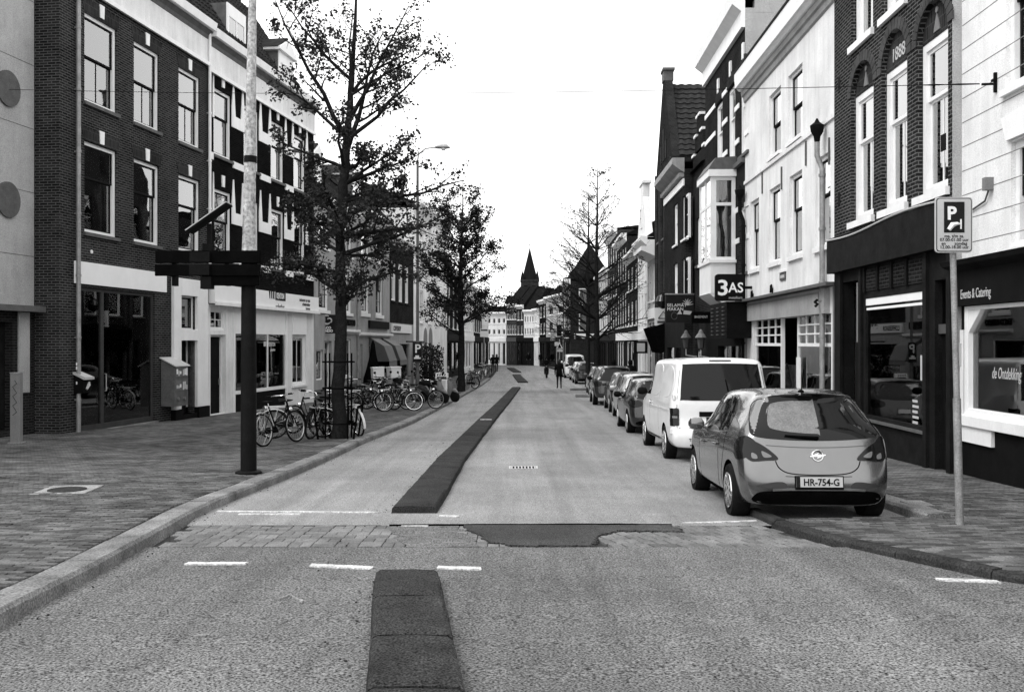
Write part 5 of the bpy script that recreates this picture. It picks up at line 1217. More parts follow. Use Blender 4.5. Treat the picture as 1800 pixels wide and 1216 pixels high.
VAN = dict(L=4.9, W=1.90, rw=.335, axles=(.98, 3.98), spokes=5, tw=.21, bulge=1.0, shoulder=.975, xtail=.3,
    top=[(0, 1.93), (.4, 1.95), (1.5, 1.97), (3.0, 1.96), (3.5, 1.87), (4.0, 1.45), (4.3, 1.17), (4.6, 1.06), (4.9, .85)],
    belt=[(0, 1.18), (3.5, 1.16), (4.2, 1.08), (4.9, .75)],
    w=[(0, .94), (3.8, .95), (4.4, .92), (4.9, .75)], wr=[(0, .80), (3.0, .80), (3.6, .74), (4.1, .72), (4.9, .6)], bot=[(0, .30), (4.9, .28)],
    rear=[(.25, .10), (.32, .03), (.5, .0), (.62, .02), (.68, .07), (.9, .075), (1.18, .09), (1.5, .15), (1.8, .23), (1.93, .28), (2.0, .4)],
    front=[(.25, 4.8), (.5, 4.9), (.8, 4.85), (1.0, 4.6)], xnose=4.7, tailw=((0.0, 0), (.45, .002), (.80, .008), (.935, .035), (.985, .11), (1.0, .28)),
    stations=(.8, 1.3, 1.9, 2.5, 3.0, 3.4, 3.7, 4.0, 4.25, 4.5))
c = Car('white delivery van with dark rear window parked beyond the grey hatchback', VAN, 'paint_white', cat='van', name='parked_van')
c.patch('rear_window', [(-.76, 1.22), (-.70, 1.78), (-.64, 1.83), (0, 1.845), (.64, 1.83), (.70, 1.78), (.76, 1.22), (.70, 1.17), (0, 1.16), (-.70, 1.17)], 'rear', 'car_glass', .005, k=4)
c.seam([(-.83, .66), (-.82, 1.2), (-.73, 1.86)], 'rear', .008); c.seam([(.83, .66), (.82, 1.2), (.73, 1.86)], 'rear', .008); c.seam([(-.8, .66), (.8, .66)], 'rear', .01)
for sd in (1, -1):
    l = c.patch('tail_lamp', [(sd * .93, 1.02), (sd * .80, 1.02), (sd * .79, .99), (sd * .79, .72), (sd * .81, .70), (sd * .93, .70)], 'rear', 'lamp_lens', .010, smooth=False); c.patch('tail_lamp', [(.10, 1.03), (.2, .95), (.22, .8), (.2, .70), (.08, .69)], 'left' if sd > 0 else 'right', 'lamp_lens', .008, smooth=False)
    c.patch('lamp_reflector', [(sd * .90, .88), (sd * .82, .88), (sd * .82, .84), (sd * .90, .84)], 'rear', 'lamp_clear', .014, smooth=False, parent=l)
    for z in (1.22, .60): 
        hp = c.hit('left' if sd > 0 else 'right', .16, z, 0); box('hinge', 'paint_white', c.root, hp.x - .06, hp.x + .06, hp.y - .02, hp.y + .02, hp.z - .05, hp.z + .05, bevel=.01)
c.patch('plate_housing', [(-.42, .96), (.42, .96), (.42, .87), (-.42, .87)], 'rear', 'black', .02, smooth=False); c.plate(0.02, .79, .52, 'VP-18')
text('lettering', 'Transporter', .075, 'sign_dark', c.root, tuple(c.hit('rear', .62, .42, .008)), (R(90), 0, R(-90)), .002, sx=.9, bold=.002)
c.patch('bumper_slot', [(-.6, .36), (.6, .36), (.6, .335), (-.6, .335)], 'rear', 'matt_black', .004, smooth=False)
c.patch('brake_lamp', [(-.2, 1.905), (.2, 1.905), (.2, 1.885), (-.2, 1.885)], 'rear', 'lamp_lens', .012, smooth=False)
c.both('side_window', [(3.05, 1.20), (3.05, 1.78), (3.3, 1.78), (3.72, 1.52), (3.98, 1.20)], 'car_glass', smooth=False)
for v in ('left', 'right'):
    c.patch('panel_field', [(.45, 1.26), (.50, 1.74), (1.62, 1.78), (1.64, 1.26)], v, 'paint_white', .006, k=4); c.patch('panel_field', [(1.82, 1.26), (1.82, 1.78), (2.88, 1.78), (2.9, 1.26)], v, 'paint_white', .006, k=4)
    c.seam([(1.72, 1.83), (1.72, 1.0), (1.72, .35)], v); c.seam([(2.98, 1.83), (2.98, 1.0), (2.98, .35)], v); c.seam([(.15, .98), (1.6, .98), (2.9, .98)], v, .02, 'paint_white', 'body_crease', raise_=.004); c.seam([(1.4, .36), (3.5, .36)], v, .05, 'paint_dark', 'sill_trim')
w0 = c.hit('rear', -.15, 1.17, .02); w1 = c.hit('rear', -.08, 1.55, .02); MB().tube([w0, w1], [.018, .008], 6).build('wiper', 'matt_black', c.root)
for sd in (1, -1): c.mirror(3.75, 1.25, sd, 'black'); c.handle(2.85, 1.05, sd)
c.place(3.86, 17.75, R(.5))

# the row of cars further on
def simple_car(label, paint, x, y, heading, L=4.3, W=1.76, H=1.46, style='hatch', rim='steel', plate='KX-318-R'):
    k = L / 4.02; f = H / 1.485
    S = {q: v for q, v in HATCH.items()}
    S = dict(S, L=L, W=W, rim=rim, spokes=random.choice((5, 7, 10)))
    for q in ('top', 'belt', 'w', 'wr', 'bot'): S[q] = [(a * k, b * (f if q in ('top', 'belt') else (W / 1.74 if q in ('w', 'wr') else 1))) for a, b in HATCH[q]]
    S['rear'] = [(z * f, v) for z, v in HATCH['rear']]; S['front'] = [(z * f, v * k) for z, v in HATCH['front']]
    S['axles'] = (.72 * k, 3.2 * k); S['stations'] = [v * k for v in HATCH['stations']]; S['xnose'] = 3.85 * k
    if style == 'suv':
        S['bot'] = [(0, .34), (L, .32)]; S['rw'] = .36; S['rear'] = [(z, v * .8) for z, v in S['rear']]
    if style == 'wagon':
        S['top'] = [(.25 * k, H * .955), (.8 * k, H * .985), (1.5 * k, H), (2.0 * k, H * .99), (2.45 * k, H * .93), (2.85 * k, .78 * H), (3.05 * k, 1.0), (3.4 * k, .94), (3.75 * k, .84), (L, .68)]
    if style == 'box':
        S['top'] = [(0, H * .96), (.5, H * .98), (2.4, H), (2.8, H * .95), (3.3, H * .72), (3.7, .62 * H), (L, .5 * H)]; S['rear'] = [(.2, .1), (.45, 0), (.6, .02), (1.0, .06), (1.4, .12), (H, .22)]; S['belt'] = [(0, 1.05), (2.8, 1.05), (L, .75)]; S['wr'] = [(0, W * .40), (2.8, W * .4), (L, W * .33)]; S['xtail'] = .3
    c = Car(label, S, paint); a = W / 1.74
    if style == 'box': rwp = [(-.62, 1.1), (-.6, H * .88), (0, H * .9), (.6, H * .88), (.62, 1.1), (0, 1.05)]
    else: rwp = [(y_ * a, z_ * f) for y_, z_ in rw_]
    c.patch('rear_window', rwp, 'rear', 'car_glass', .005, k=3)
    for sd in (1, -1):
        c.patch('tail_lamp', [(sd * .80 * a, .93 * f), (sd * .55 * a, .88 * f), (sd * .54 * a, .76 * f), (sd * .80 * a, .72 * f)], 'rear', 'lamp_lens', .010, k=3); c.mirror(2.52 * k, .99 * f, sd, 'black' if sd > 0 and paint == 'paint_black' else None)
    c.both('side_window', [(x_ * k, z_ * f) for x_, z_ in [(1.33, .965), (1.36, 1.20), (1.48, 1.385), (1.80, 1.41), (2.05, 1.39), (2.35, 1.25), (2.70, 1.02), (2.66, .945), (2.0, .945)]], 'car_glass', smooth=False)
    c.both('side_window', [(x_ * k, z_ * f) for x_, z_ in [(.93, .995), (1.0, 1.2), (1.13, 1.35), (1.40, 1.385), (1.27, 1.20), (1.25, .97)]], 'car_glass', smooth=False)
    c.seam([(-.46 * a, .70 * f), (-.3 * a, .565 * f), (0, .55 * f), (.3 * a, .565 * f), (.46 * a, .70 * f)], 'rear', .012); c.patch('bumper_valance', [(-.62, .36), (0, .38), (.62, .36), (.66, .26), (0, .25), (-.66, .26)], 'rear', 'matt_black', .006, k=3)
    for v in ('left', 'right'): c.seam([(1.28 * k, .95 * f), (1.28 * k, .5), (1.33 * k, .28)], v); c.seam([(2.6 * k, .95 * f), (2.6 * k, .3)], v)
    c.plate(0, (.62 if style != 'box' else .8), .5, ''); c.place(x, y, heading); return c
random.seed(5)
simple_car('glossy black hatchback with silver wheels parked just ahead of the white van', 'paint_black', 3.90, 24.9, R(1), 4.25, 1.80, 1.46, 'hatch', 'chrome', 'SR-620-H')
simple_car('small white-roofed pale hatchback half hidden behind the black one', 'paint_silver', 4.22, 30.4, R(1), 3.7, 1.65, 1.50, 'hatch', 'steel', 'GT-417-N')
simple_car('dark estate car fourth ahead of the white van', 'paint_dark', 4.42, 34.9, R(2), 4.5, 1.80, 1.50, 'wagon', 'steel', 'ZX-905-L')
simple_car('black sport utility car in the middle of the parked row', 'paint_black', 4.30, 40.3, R(2), 4.4, 1.85, 1.66, 'suv', 'steel', 'NB-223-T')
simple_car('dark compact car at the near side of the bare trees', 'paint_dark', 4.85, 50.6, R(2), 4.0, 1.72, 1.52, 'hatch', 'steel', 'PF-771-D')
simple_car('black car parked past the gap by the bare trees', 'paint_black', 5.25, 67.0, R(0), 4.3, 1.78, 1.50, 'wagon', 'steel', 'HB-118-K')
simple_car('pale car at the far end of the parked row', 'paint_silver', 5.45, 73.5, R(-1), 4.2, 1.76, 1.48, 'hatch', 'steel', 'TK-590-V')
simple_car('white box van parked far down the street', 'paint_white', 5.3, 81, R(-1), 4.6, 1.85, 2.0, 'box', 'steel', 'VD-334-S')

# ------------------------------------------------------------------ trees
def tree(name, label, x, y, limbs, trunk, leafn, leafsize, seed, bark='bark', leaf='leaf', twig=.4, droop=.0, sub=(7, 6), lift=.35, group=None):
    rnd = random.Random(seed); z0 = pz(y)
    t = thing(name, label, 'tree', (x, y, z0), 0, group)
    mb = MB(); tips = []
    def bough(p, d, L, r, lev):
        n = 6 if lev < 2 else 4; pts = [p.copy()]; rad = [r]; q = p.copy(); dd = d.normalized()
        for i in range(n):
            dd = (dd + Vector((rnd.gauss(0, .13), rnd.gauss(0, .13), rnd.gauss(0, .1) + lift * .12 * (1 if lev else .4) - droop * .1))).normalized()
            q = q + dd * L / n; pts.append(q.copy()); rad.append(max(.0035, r * (1 - .82 * (i + 1) / n)))
        mb.tube(pts, rad, 7 if lev == 0 else 5 if lev == 1 else 4, cap=False)
        if lev >= 1: tips.extend([(pts[i], pts[i + 1]) for i in range(1 if lev == 1 else 0, n)])
        if lev < 2:
            k = sub[lev]
            for j in range(k):
                f = .22 + .75 * (j + rnd.random() * .7) / k; i = min(n - 1, int(f * n)); base = pts[i].lerp(pts[i + 1], f * n - i)
                ax = (pts[i + 1] - pts[i]).normalized(); side = ax.orthogonal(); side.rotate(Matrix.Rotation(rnd.random() * 6.28, 3, ax)); side.z *= .6
                bough(base, ax * .75 + side * rnd.uniform(.6, 1.0) + Vector((0, 0, .1)), L * rnd.uniform(.28, .5) * (1.1 - .5 * f), rad[i] * .55, lev + 1)
    tp = [Vector(p[:3]) for p in trunk]; tr = [p[3] for p in trunk]; fine = []; fr = []
    for i in range((len(tp) - 1) * 4 + 1): fine.append(crom(tp, i / 4)); fr.append(crom([Vector((v, 0)) for v in tr], i / 4).x)
    for i in range(1, len(fine)): fine[i] += Vector((rnd.gauss(0, .015), rnd.gauss(0, .015), 0))
    mb.tube(fine, fr, 14)
    for (h, az, L, el, r) in limbs:
        # start point on the trunk at height h
        k = min(range(len(fine)), key=lambda i: abs(fine[i].z - h)); d = Vector((math.cos(R(az)) * math.cos(R(el)), math.sin(R(az)) * math.cos(R(el)), math.sin(R(el))))
        bough(fine[k], d, L, r, 0)
    mb.build('trunk', bark, t, smooth=80)
    if leafn:
        lm = MB(); N = len(tips)
        for q in range(leafn // 8):
            a, b = tips[rnd.randrange(N)]; c0 = a.lerp(b, rnd.random()); spread = leafsize * rnd.uniform(.6, 1.5)
            for i in range(rnd.randint(4, 12)):
                c = c0 + Vector((rnd.gauss(0, 1), rnd.gauss(0, 1), rnd.gauss(0, .8))) * spread
                s_ = leafsize * rnd.uniform(.5, 1.15); u_ = Vector((rnd.gauss(0, 1), rnd.gauss(0, 1), rnd.gauss(0, .7))).normalized(); v_ = u_.orthogonal(); v_.rotate(Matrix.Rotation(rnd.random() * 6.28, 3, u_)); w_ = u_.cross(v_)
                o = len(lm.v); lm.v += [c - u_ * s_ * .5, c + v_ * s_ * .32 + w_ * s_ * .1, c + u_ * s_ * .55, c - v_ * s_ * .32 + w_ * s_ * .1]; lm.f += [(o, o + 1, o + 2), (o, o + 2, o + 3)]
        me = bpy.data.meshes.new('crown'); me.from_pydata([tuple(v) for v in lm.v], [], lm.f); me.materials.append(MATS[leaf])
        co = bpy.data.objects.new('crown', me); COL.objects.link(co); co.parent = t
    return t
X1, Y1 = -3.98, 22.3
L = []
rnd = random.Random(21)
# azimuth 0 = to the right along +X, 180 = to the left
for h, n, Ln, el in ((3.1, 3, 1.5, 22), (3.9, 4, 1.8, 15), (4.6, 4, 1.9, 15), (5.3, 4, 1.7, 22), (6.1, 4, 1.7, 32)):
    a0 = rnd.uniform(0, 360)
    for k in range(n): L.append((h + rnd.uniform(-.2, .2), a0 + k * 360 / n + rnd.uniform(-25, 25), Ln * rnd.uniform(.75, 1.1), el + rnd.uniform(-8, 12), .05))
L += [(5.2, 8, 3.0, 14, .065), (4.0, 3, 2.7, 24, .06), (4.6, -20, 2.4, 12, .06), (3.4, 8, 1.9, 14, .05), (5.9, 15, 2.1, 18, .05)]
L += [(6.6, 60, 3.6, 60, .07), (6.9, 200, 3.4, 64, .065), (7.1, 320, 3.0, 56, .055), (7.6, 120, 2.8, 60, .05), (6.8, 10, 2.8, 44, .055), (7.0, 170, 2.5, 40, .05), (8.0, 30, 2.6, 50, .045), (8.3, 210, 2.4, 55, .045), (8.0, -10, 2.3, 35, .04), (8.2, 180, 2.0, 40, .04)]
TREE1 = tree('street_tree', 'near leafy street tree in an iron guard on the left pavement', X1, Y1, L,
     [(0, 0, -.1, .23), (0.02, 0, .25, .17), (.0, 0, 1.2, .150), (.06, 0, 2.6, .132), (.02, 0, 4.2, .112), (.12, 0, 5.8, .11), (.22, 0, 7.2, .08), (.32, .05, 8.6, .055), (.42, .05, 10.6, .02)], 16500, .088, 5, group='street trees')
X2, Y2 = -2.75, 52.6
L = []; rnd = random.Random(8)
for h in (3.2, 3.9, 4.6, 5.3, 6.0, 6.8, 7.6, 8.4):
    n = 4; a0 = rnd.uniform(0, 360); Ln = 3.3 if h < 6.5 else 2.3
    for k in range(n): L.append((h + rnd.uniform(-.3, .3), a0 + k * 90 + rnd.uniform(-25, 25), Ln * rnd.uniform(.75, 1.1), 30 + rnd.uniform(-8, 14), .06))
L += [(8.6, a, 2.4, 62, .04) for a in (20, 140, 260)]
tree('street_tree', 'second leafy street tree further along the left kerb', X2, Y2, L,
     [(0, 0, -.1, .25), (0, 0, 1.0, .18), (.03, 0, 3, .15), (-.05, 0, 6, .11), (.05, 0, 8.6, .06), (.1, 0, 11.4, .02)], 19000, .12, 9, leaf='leaf_dark', group='street trees', sub=(7, 5))
def bare(label, x, y, H, seed, nl, r0=.15):
    L = []; rnd = random.Random(seed)
    for i in range(46):
        f = (i / 45) ** 1.25; h = H * (.24 + .70 * f); L.append((h, (0 if i % 2 else 180) + rnd.uniform(-65, 65), (1 - f) ** .8 * H * .30 + .5, 24 + 22 * f + rnd.uniform(-8, 8), .045 * (1 - f) + .016))
    tree('bare_tree', label, x, y, L, [(0, 0, -.1, r0 * 1.3), (0, 0, 1, r0), (0, 0, H * .4, r0 * .75), (.03, 0, H * .8, .05), (.03, 0, H, .012)], nl, .10, seed, sub=(9, 5), lift=.15, group='bare street trees')
bare('taller bare street tree with thin twigs on the right side', 4.75, 54.5, 12.9, 3, 1500, .17)
bare('slimmer bare street tree just behind the taller one on the right', 4.85, 62, 12.6, 14, 1500, .16)

# iron guard round the near tree
g = thing('tree_guard', 'black iron guard around the trunk of the near street tree', 'tree guard', (X1, Y1, pz(Y1)))
for a in range(4):
    x_, y_ = .36 * math.cos(R(45 + 90 * a)), .36 * math.sin(R(45 + 90 * a)); MB().tube([(x_, y_, -.05), (x_, y_, 1.95)], .022, 6).build('post', 'matt_black', g)
for z in (.35, 1.15, 1.75): MB().ring(.36, .018, 20, 6, (0, 0, z), 'z').build('hoop', 'matt_black', g, smooth=True)
MB().tube([(-.4, -.35, 0), (-.5, -.35, .75), (-.5, .35, .75), (-.4, .35, 0)], .025, 8).build('bike_hoop', 'matt_black', g); MB().tube([(.4, -.35, 0), (.5, -.35, .75), (.5, .35, .75), (.4, .35, 0)], .025, 8).build('bike_hoop', 'matt_black', g)

# ------------------------------------------------------------------ lamp posts, signs, wire
P = onpav(437, 832); t = thing('lamp_post', 'tall pale pole with dark painted foot carrying direction boards', 'lamp post', P)
zd = 3.35; hh = 9.5
MB().lathe([(.20, -.02), (.20, .03), (.155, .05)], 20).build('base_plate', 'pole_dark', t, smooth=True)
MB().lathe([(.121, 0), (.116, 1.6), (.106, zd)], 20).build('painted_foot', 'pole_dark', t, smooth=True)
pole = MB(); pts = [(.0 + .012 * k, 0, zd + (hh - zd) * k / 8) for k in range(9)]; pole.tube(pts, [.102 - .066 * k / 8 for k in range(9)], 20).build('pole', 'pole_light', t, smooth=True)
MB().lathe([(.096, 0), (.096, .10)], 20, (.028, 0, 4.75)).build('clamp_band', 'pole_dark', t, smooth=True); MB().tube([(.1, 0, hh), (.3, 0, hh + .5), (1.4, .3, hh + .7)], [.06, .05, .04], 8).build('arm', 'pole_light', t, smooth=True)
k = 117.0
BO = thing('direction_boards', 'stacked dark direction boards mounted on the tall pale pole', 'sign', P + Vector((0, 0, 0)))
zq = lambda py: (832 - py) / k
for za, zb, xa, xb, yy in ((435, 457, -1.36, .22, -.16), (460, 480, -1.36, .22, -.18), (480, 497, -.66, .20, -.15)):
    MB().box(xa, xb, yy - .03, yy + .02, zq(zb), zq(za)).build('board', 'matt_black', BO, bevel=.006); 
for xa in (-1.1, -.3, .14): box('clamp', 'black', BO, xa - .03, xa + .03, -.13, .0, zq(497), zq(440))
box('board_gap_strip', 'sign_mid', BO, -1.3, -.12, -.10, -.09, zq(459.5), zq(457.5)); box('lamp_box', 'black', BO, -.66, -.50, -.25, -.08, zq(503), zq(482))  # grey strip behind the slit between the two long boards; box below
box('board_block', 'black', BO, -.82, -.52, -.26, -.20, zq(456), zq(438)); box('board_block', 'black', BO, -.82, -.52, -.28, -.22, zq(479), zq(461))
SP = thing('solar_panel', 'small tilted solar panel on a stub above the direction boards', 'solar panel', P + Vector((-.56, -.12, zq(436))))
MB().box(-.03, .03, -.03, .03, 0, .42).build('stub_post', 'black', SP); box('bracket', 'black', SP, -.09, .06, -.06, .06, 0, .11); MB().tube([(.02, 0, .12), (.16, 0, .02)], .012, 6).build('brace', 'black', SP)
pn = MB().box(-.37, .37, -.15, .15, -.015, .015).build('panel', 'black', SP, bevel=.004); pn.location = (0, 0, .5); pn.rotation_euler = (0, R(-35), 0); box('panel_rim', 'sign_grey', pn, -.375, .375, -.155, .155, .016, .03)

def street_lamp(label, x, y, H, arm, flip=1, base='pavement'):
    t = thing('lamp_post', label, 'lamp post', (x, y, pz(y)))
    MB().lathe([(.12, 0), (.11, .9), (.085, 1.0), (.075, 4), (.065, H)], 14).build('pole', 'cabinet', t, smooth=True)
    MB().tube([(0, 0, H), (.05 * flip, 0, H + .35), (.4 * flip, 0, H + .62), (arm * flip, 0, H + .68)], [.05, .042, .038, .035], 8).build('arm', 'grey_metal', t, smooth=True)
    MB().tube([(arm * flip * .95, 0, H + .68), (arm * flip + .1 * flip, 0, H + .72), (arm * flip + .55 * flip, 0, H + .72), (arm * flip + .75 * flip, 0, H + .66)], [.05, .12, .13, .03], 10).build('lamp_head', 'grey_metal', t, smooth=True)
    MB().lathe([(.1, -.09), (.11, 0)], 12, (arm * flip + .4 * flip, 0, H + .62)).build('lamp_glass', 'sign_grey', t, smooth=True)
    return t
q = onpav(734, 693); LPX = q
street_lamp('slender lamp post with a curved arm by the parked bicycles', q.x, q.y, (603 - 262) / FPX * q.y + (E - q.z) - .6, .9)
ps = thing('parking_sign', 'dark square parking sign on the slender lamp post', 'sign', (q.x, q.y - .13, q.z + (693 - 636) / FPX * q.y)); hgt = 34 / FPX * q.y; wdt = 15.5 / FPX * q.y
MB().box(-wdt / 2, wdt / 2, -.02, .02, 0, hgt).build('plate', 'sign_dark', ps, bevel=.01); MB().box(-wdt / 2 - .02, wdt / 2 + .02, -.01, .015, -.02, hgt + .02).build('plate_rim', 'sign_mid', ps)
text('lettering', 'P', hgt * .62, 'sign_white', ps, (-wdt * .3, -.024, hgt * .48), depth=.003, bold=.01); MB().box(-wdt * .38, wdt * .38, -.026, -.021, hgt * .16, hgt * .24).box(-wdt * .22, wdt * .2, -.026, -.021, hgt * .24, hgt * .34).build('tow_symbol', 'sign_white', ps)
box('bracket', 'black', ps, -.05, .05, .02, .1, hgt * .4, hgt * .6)
q = Vector((4.95, 93.5, pz(93.5))); street_lamp('far lamp post standing at the bend of the street', q.x, q.y, 8.9, .7, -1)

P = onpav(1687, 913); t = thing('parking_sign', 'pale parking sign with a coin symbol on a worn steel pole', 'sign', P)
s_ = P.y / FPX; lean = -.085
MB().tube([(0, 0, -.05), (lean * .35, 0, (913 - 700) * s_)], .04, 12).build('pole_sleeve', 'zinc', t, smooth=True); MB().tube([(lean * .35, 0, (913 - 700) * s_), (lean, 0, (913 - 352) * s_)], .031, 12).build('pole', 'zinc', t, smooth=True)
w, z0, z1 = 65 * s_, (913 - 445) * s_, (913 - 348) * s_
pt = [(-w / 2 + r_ * 0 + a, b_) for a, b_ in ()]
def rrect(w, z0, z1, r, n=5):
    o = []
    for cx, cz, a0 in ((w / 2 - r, z0 + r, -90), (w / 2 - r, z1 - r, 0), (-w / 2 + r, z1 - r, 90), (-w / 2 + r, z0 + r, 180)):
        for i in range(n + 1): a = R(a0 + 90 * i / n); o.append((cx + r * math.cos(a), cz + r * math.sin(a)))
    return o
sg = thing('tmp', '', ''); bpy.data.objects.remove(sg)
pl = MB().prism(rrect(w, z0, z1, .035), -.055, -.035).build('plate', 'sign_grey', t); pl.location.x = lean
MB().prism(rrect(w - .02, z0 + .01, z1 - .01, .03), -.058, -.0555).build('plate_line', 'black', pl); MB().prism(rrect(w - .036, z0 + .018, z1 - .018, .025), -.061, -.0585).build('plate_face', 'sign_grey', pl)
zt = z0 + .6 * (z1 - z0); MB().box(-.105, .105, -.064, -.0615, z0 + .36 * (z1 - z0), z1 - .05).build('blue_field', 'sign_dark', pl)
text('lettering', 'P', .185, 'sign_white', pl, (-.075, -.066, zt + .0), depth=.002, bold=.006)
MB().tube([(-.06, -.067, zt - .11), (-.02, -.067, zt - .055), (.03, -.067, zt - .045), (.055, -.067, zt - .05)], [.022, .03, .018, .01], 6).build('hand_symbol', 'sign_white', pl); MB().prism([(.06, zt - .10), (.075, zt - .10), (.075, zt + .0), (.06, zt + .0)], -.068, -.064).build('slot_symbol', 'sign_white', pl)
for i, s2 in enumerate(('ma. t/m za.', '07.00-01.00 uur', 'en       zondag', '12.00-18.00 uur')): text('lettering', s2, .046, 'black', pl, (0, -.063, z0 + .155 - i * .038), depth=.001, align='CENTER', bold=.0004)
for z in (z0 + .1, z1 - .12): box('bracket', 'steel', pl, -.06, .06, -.036, .03, z, z + .03)

# span wire across the street
A = Vector((-12.3, 23.0, E + (603 - 157) / FPX * 23.0)); Bp = Vector((BRK.x - .22, BRK.y, BRK.z))
w_ = MB(); pts = [A.lerp(Bp, i / 24) - Vector((0, 0, .12 * math.sin(math.pi * i / 24))) for i in range(25)]
w_.tube(pts, .0055, 5); w_ = w_.build('span_wire', 'black'); tag(w_, 'thin dark wire stretched across the street between the facades', 'wire')
d_ = (pts[-1] - pts[-3]).normalized(); MB().tube([pts[-1] - d_ * .75, pts[-1] - d_ * .6, pts[-1] - d_ * .45, pts[-1] - d_ * .25, pts[-1]], [.006, .013, .007, .013, .008], 6).build('tensioner', 'black', w_)

# projecting signs ---------------------------------------------------------------
def board(name, label, px0, px1, py0, py1, Y, m, th=.14, cat='sign', rnd_=.0):
    xa, xb = (px0 - 900) / FPX * Y, (px1 - 900) / FPX * Y; za, zb = E - (py1 - 603) / FPX * Y, E - (py0 - 603) / FPX * Y
    t = thing(name, label, cat, ((xa + xb) / 2, Y, za)); w, h = xb - xa, zb - za
    (MB().prism(rrect(w, 0, h, rnd_), -th / 2, th / 2) if rnd_ else MB().box(-w / 2, w / 2, -th / 2, th / 2, 0, h)).build('panel', m, t); return t, w, h, -th / 2 - .004
t, w, h, yf = board('projecting_sign', 'black rounded projecting sign with big white letters in front of the oriel', 1257, 1308, 482, 529, 29.2, 'black', .16, rnd_=.09)
text('lettering', '3', h * .80, 'sign_white', t, (-w * .46, yf, h * .22), bold=.012, sx=1.15); text('lettering', 'AS', h * .52, 'sign_white', t, (-w * .06, yf, h * .32), bold=.006, sx=.95); text('lettering', 'metalbars', h * .13, 'sign_grey', t, (w * .42, yf, h * .08), align='RIGHT'); box('bracket', 'black', t, w / 2, w / 2 + .25, -.03, .03, h * .45, h * .55)
t, w, h, yf = board('projecting_sign', 'dark square restaurant sign with drawn palm leaves and a hut', 1170, 1219, 518, 567, 38.6, 'sign_dark', .16)
for i, s2 in enumerate(('SELAMAT', 'MAKAN')): text('lettering', s2, h * .155, 'sign_white', t, (-w * .46, yf, h * (.57 - i * .14)), sx=1.0, space=1.12)
MB().prism([(w * .12, h * .30), (w * .36, h * .28), (w * .44, h * .40), (w * .14, h * .44)], yf - .004, yf).prism([(-w * .1, h * .3), (w * .08, h * .3), (0, h * .46)], yf - .004, yf).build('drawn_hut', 'sign_grey', t)
for a in range(7): ang = R(25 * a + 10); MB().tube([(w * .27, yf, h * .62), (w * .27 + .13 * math.cos(ang), yf, h * .62 + .18 * math.sin(ang)), (w * .27 + .24 * math.cos(ang), yf, h * .62 + .26 * math.sin(ang))], [.016, .02, .008], 4).build('drawn_leaf', 'sign_grey', t)
MB().tube([(-w * .2 + .12 * math.cos(a_ * .5), yf, h * .24 + .14 * math.sin(a_ * .5)) for a_ in range(13)], .012, 4).build('drawn_pot', 'sign_mid', t)
MB().box(-w / 2 - .02, w / 2 + .02, -.06, .06, h, h + .05).build('top_rail', 'steel', t)
t, w, h, yf = board('projecting_sign', 'small black board under the oriel next to the louvred box', 1216, 1248, 548, 568, 34.5, 'matt_black', .1); text('lettering', 'BASEMENT', h * .3, 'sign_grey', t, (0, yf, h * .45), align='CENTER', sx=.8)
t, w, h, yf = board('projecting_sign', 'white sign with a drawn roof left of the dark restaurant sign', 1151, 1180, 541, 572, 47.8, 'sign_white', .14)
box('print_band', 'sign_mid', t, -w * .36, w * .36, yf - .004, yf, h * .12, h * .26); MB().tube([(-w * .3, yf, h * .4), (0, yf, h * .8), (w * .3, yf, h * .4), (-w * .3, yf, h * .4)], .03, 4).build('drawn_roof', 'sign_mid', t)
t = thing('globe_lamp', 'round dark globe lamp above the white projecting sign', 'lamp', ((1165 - 900) / FPX * 47, 47, E + (603 - 543) / FPX * 47)); MB().lathe([(.05, 0), (.25, .1), (.36, .36), (.25, .62), (.05, .72)], 14).build('globe', 'lamp_lens', t, smooth=True); MB().tube([(0, 0, .7), (.2, 0, .85), (.6, 0, .85)], .03, 6).build('arm', 'black', t)
t, w, h, yf = board('projecting_sign', 'dark square taco sign with a white moon emblem', 557.5, 591, 553, 586, 43.2, 'sign_dark', .14)
for i, s2 in enumerate(('TACO', 'MUNDO')): text('lettering', s2, h * .18, 'sign_white', t, (0, yf, h * (.24 - i * .165)), align='CENTER', bold=.006)
MB().tube([(.21 * math.cos(R(a)), yf, h * .72 + .19 * math.sin(R(a))) for a in range(60, 330, 20)], [.02 + .05 * math.sin(math.pi * i / 13) for i in range(14)], 6).build('emblem', 'sign_grey', t); MB().tube([(.13 + .1 * math.cos(R(a)), yf, h * .68 + .1 * math.sin(R(a))) for a in range(-60, 160, 20)], .03, 5).build('emblem_dot', 'sign_grey', t); box('bracket', 'black', t, -w / 2 - .3, -w / 2, -.03, .03, h * .45, h * .55)
t, w, h, yf = board('menu_case', 'dark glazed menu case on the pale wall near the walkers', 1115, 1138, 600, 621, 53.2, 'black', .12); box('menu_sheet', 'sign_grey', t, -w * .3, w * .3, yf - .004, yf, h * .15, h * .85)
t, w, h, yf = board('street_sign', 'small pale board on a post far down the left pavement', 844, 858, 578, 592, 84, 'sign_white', .06); box('board_band', 'sign_dark', t, -w * .42, w * .42, yf - .004, yf, h * .75, h * .92); MB().tube([(0, .06, -2.8), (0, .06, h)], .05, 8).build('post', 'zinc', t)
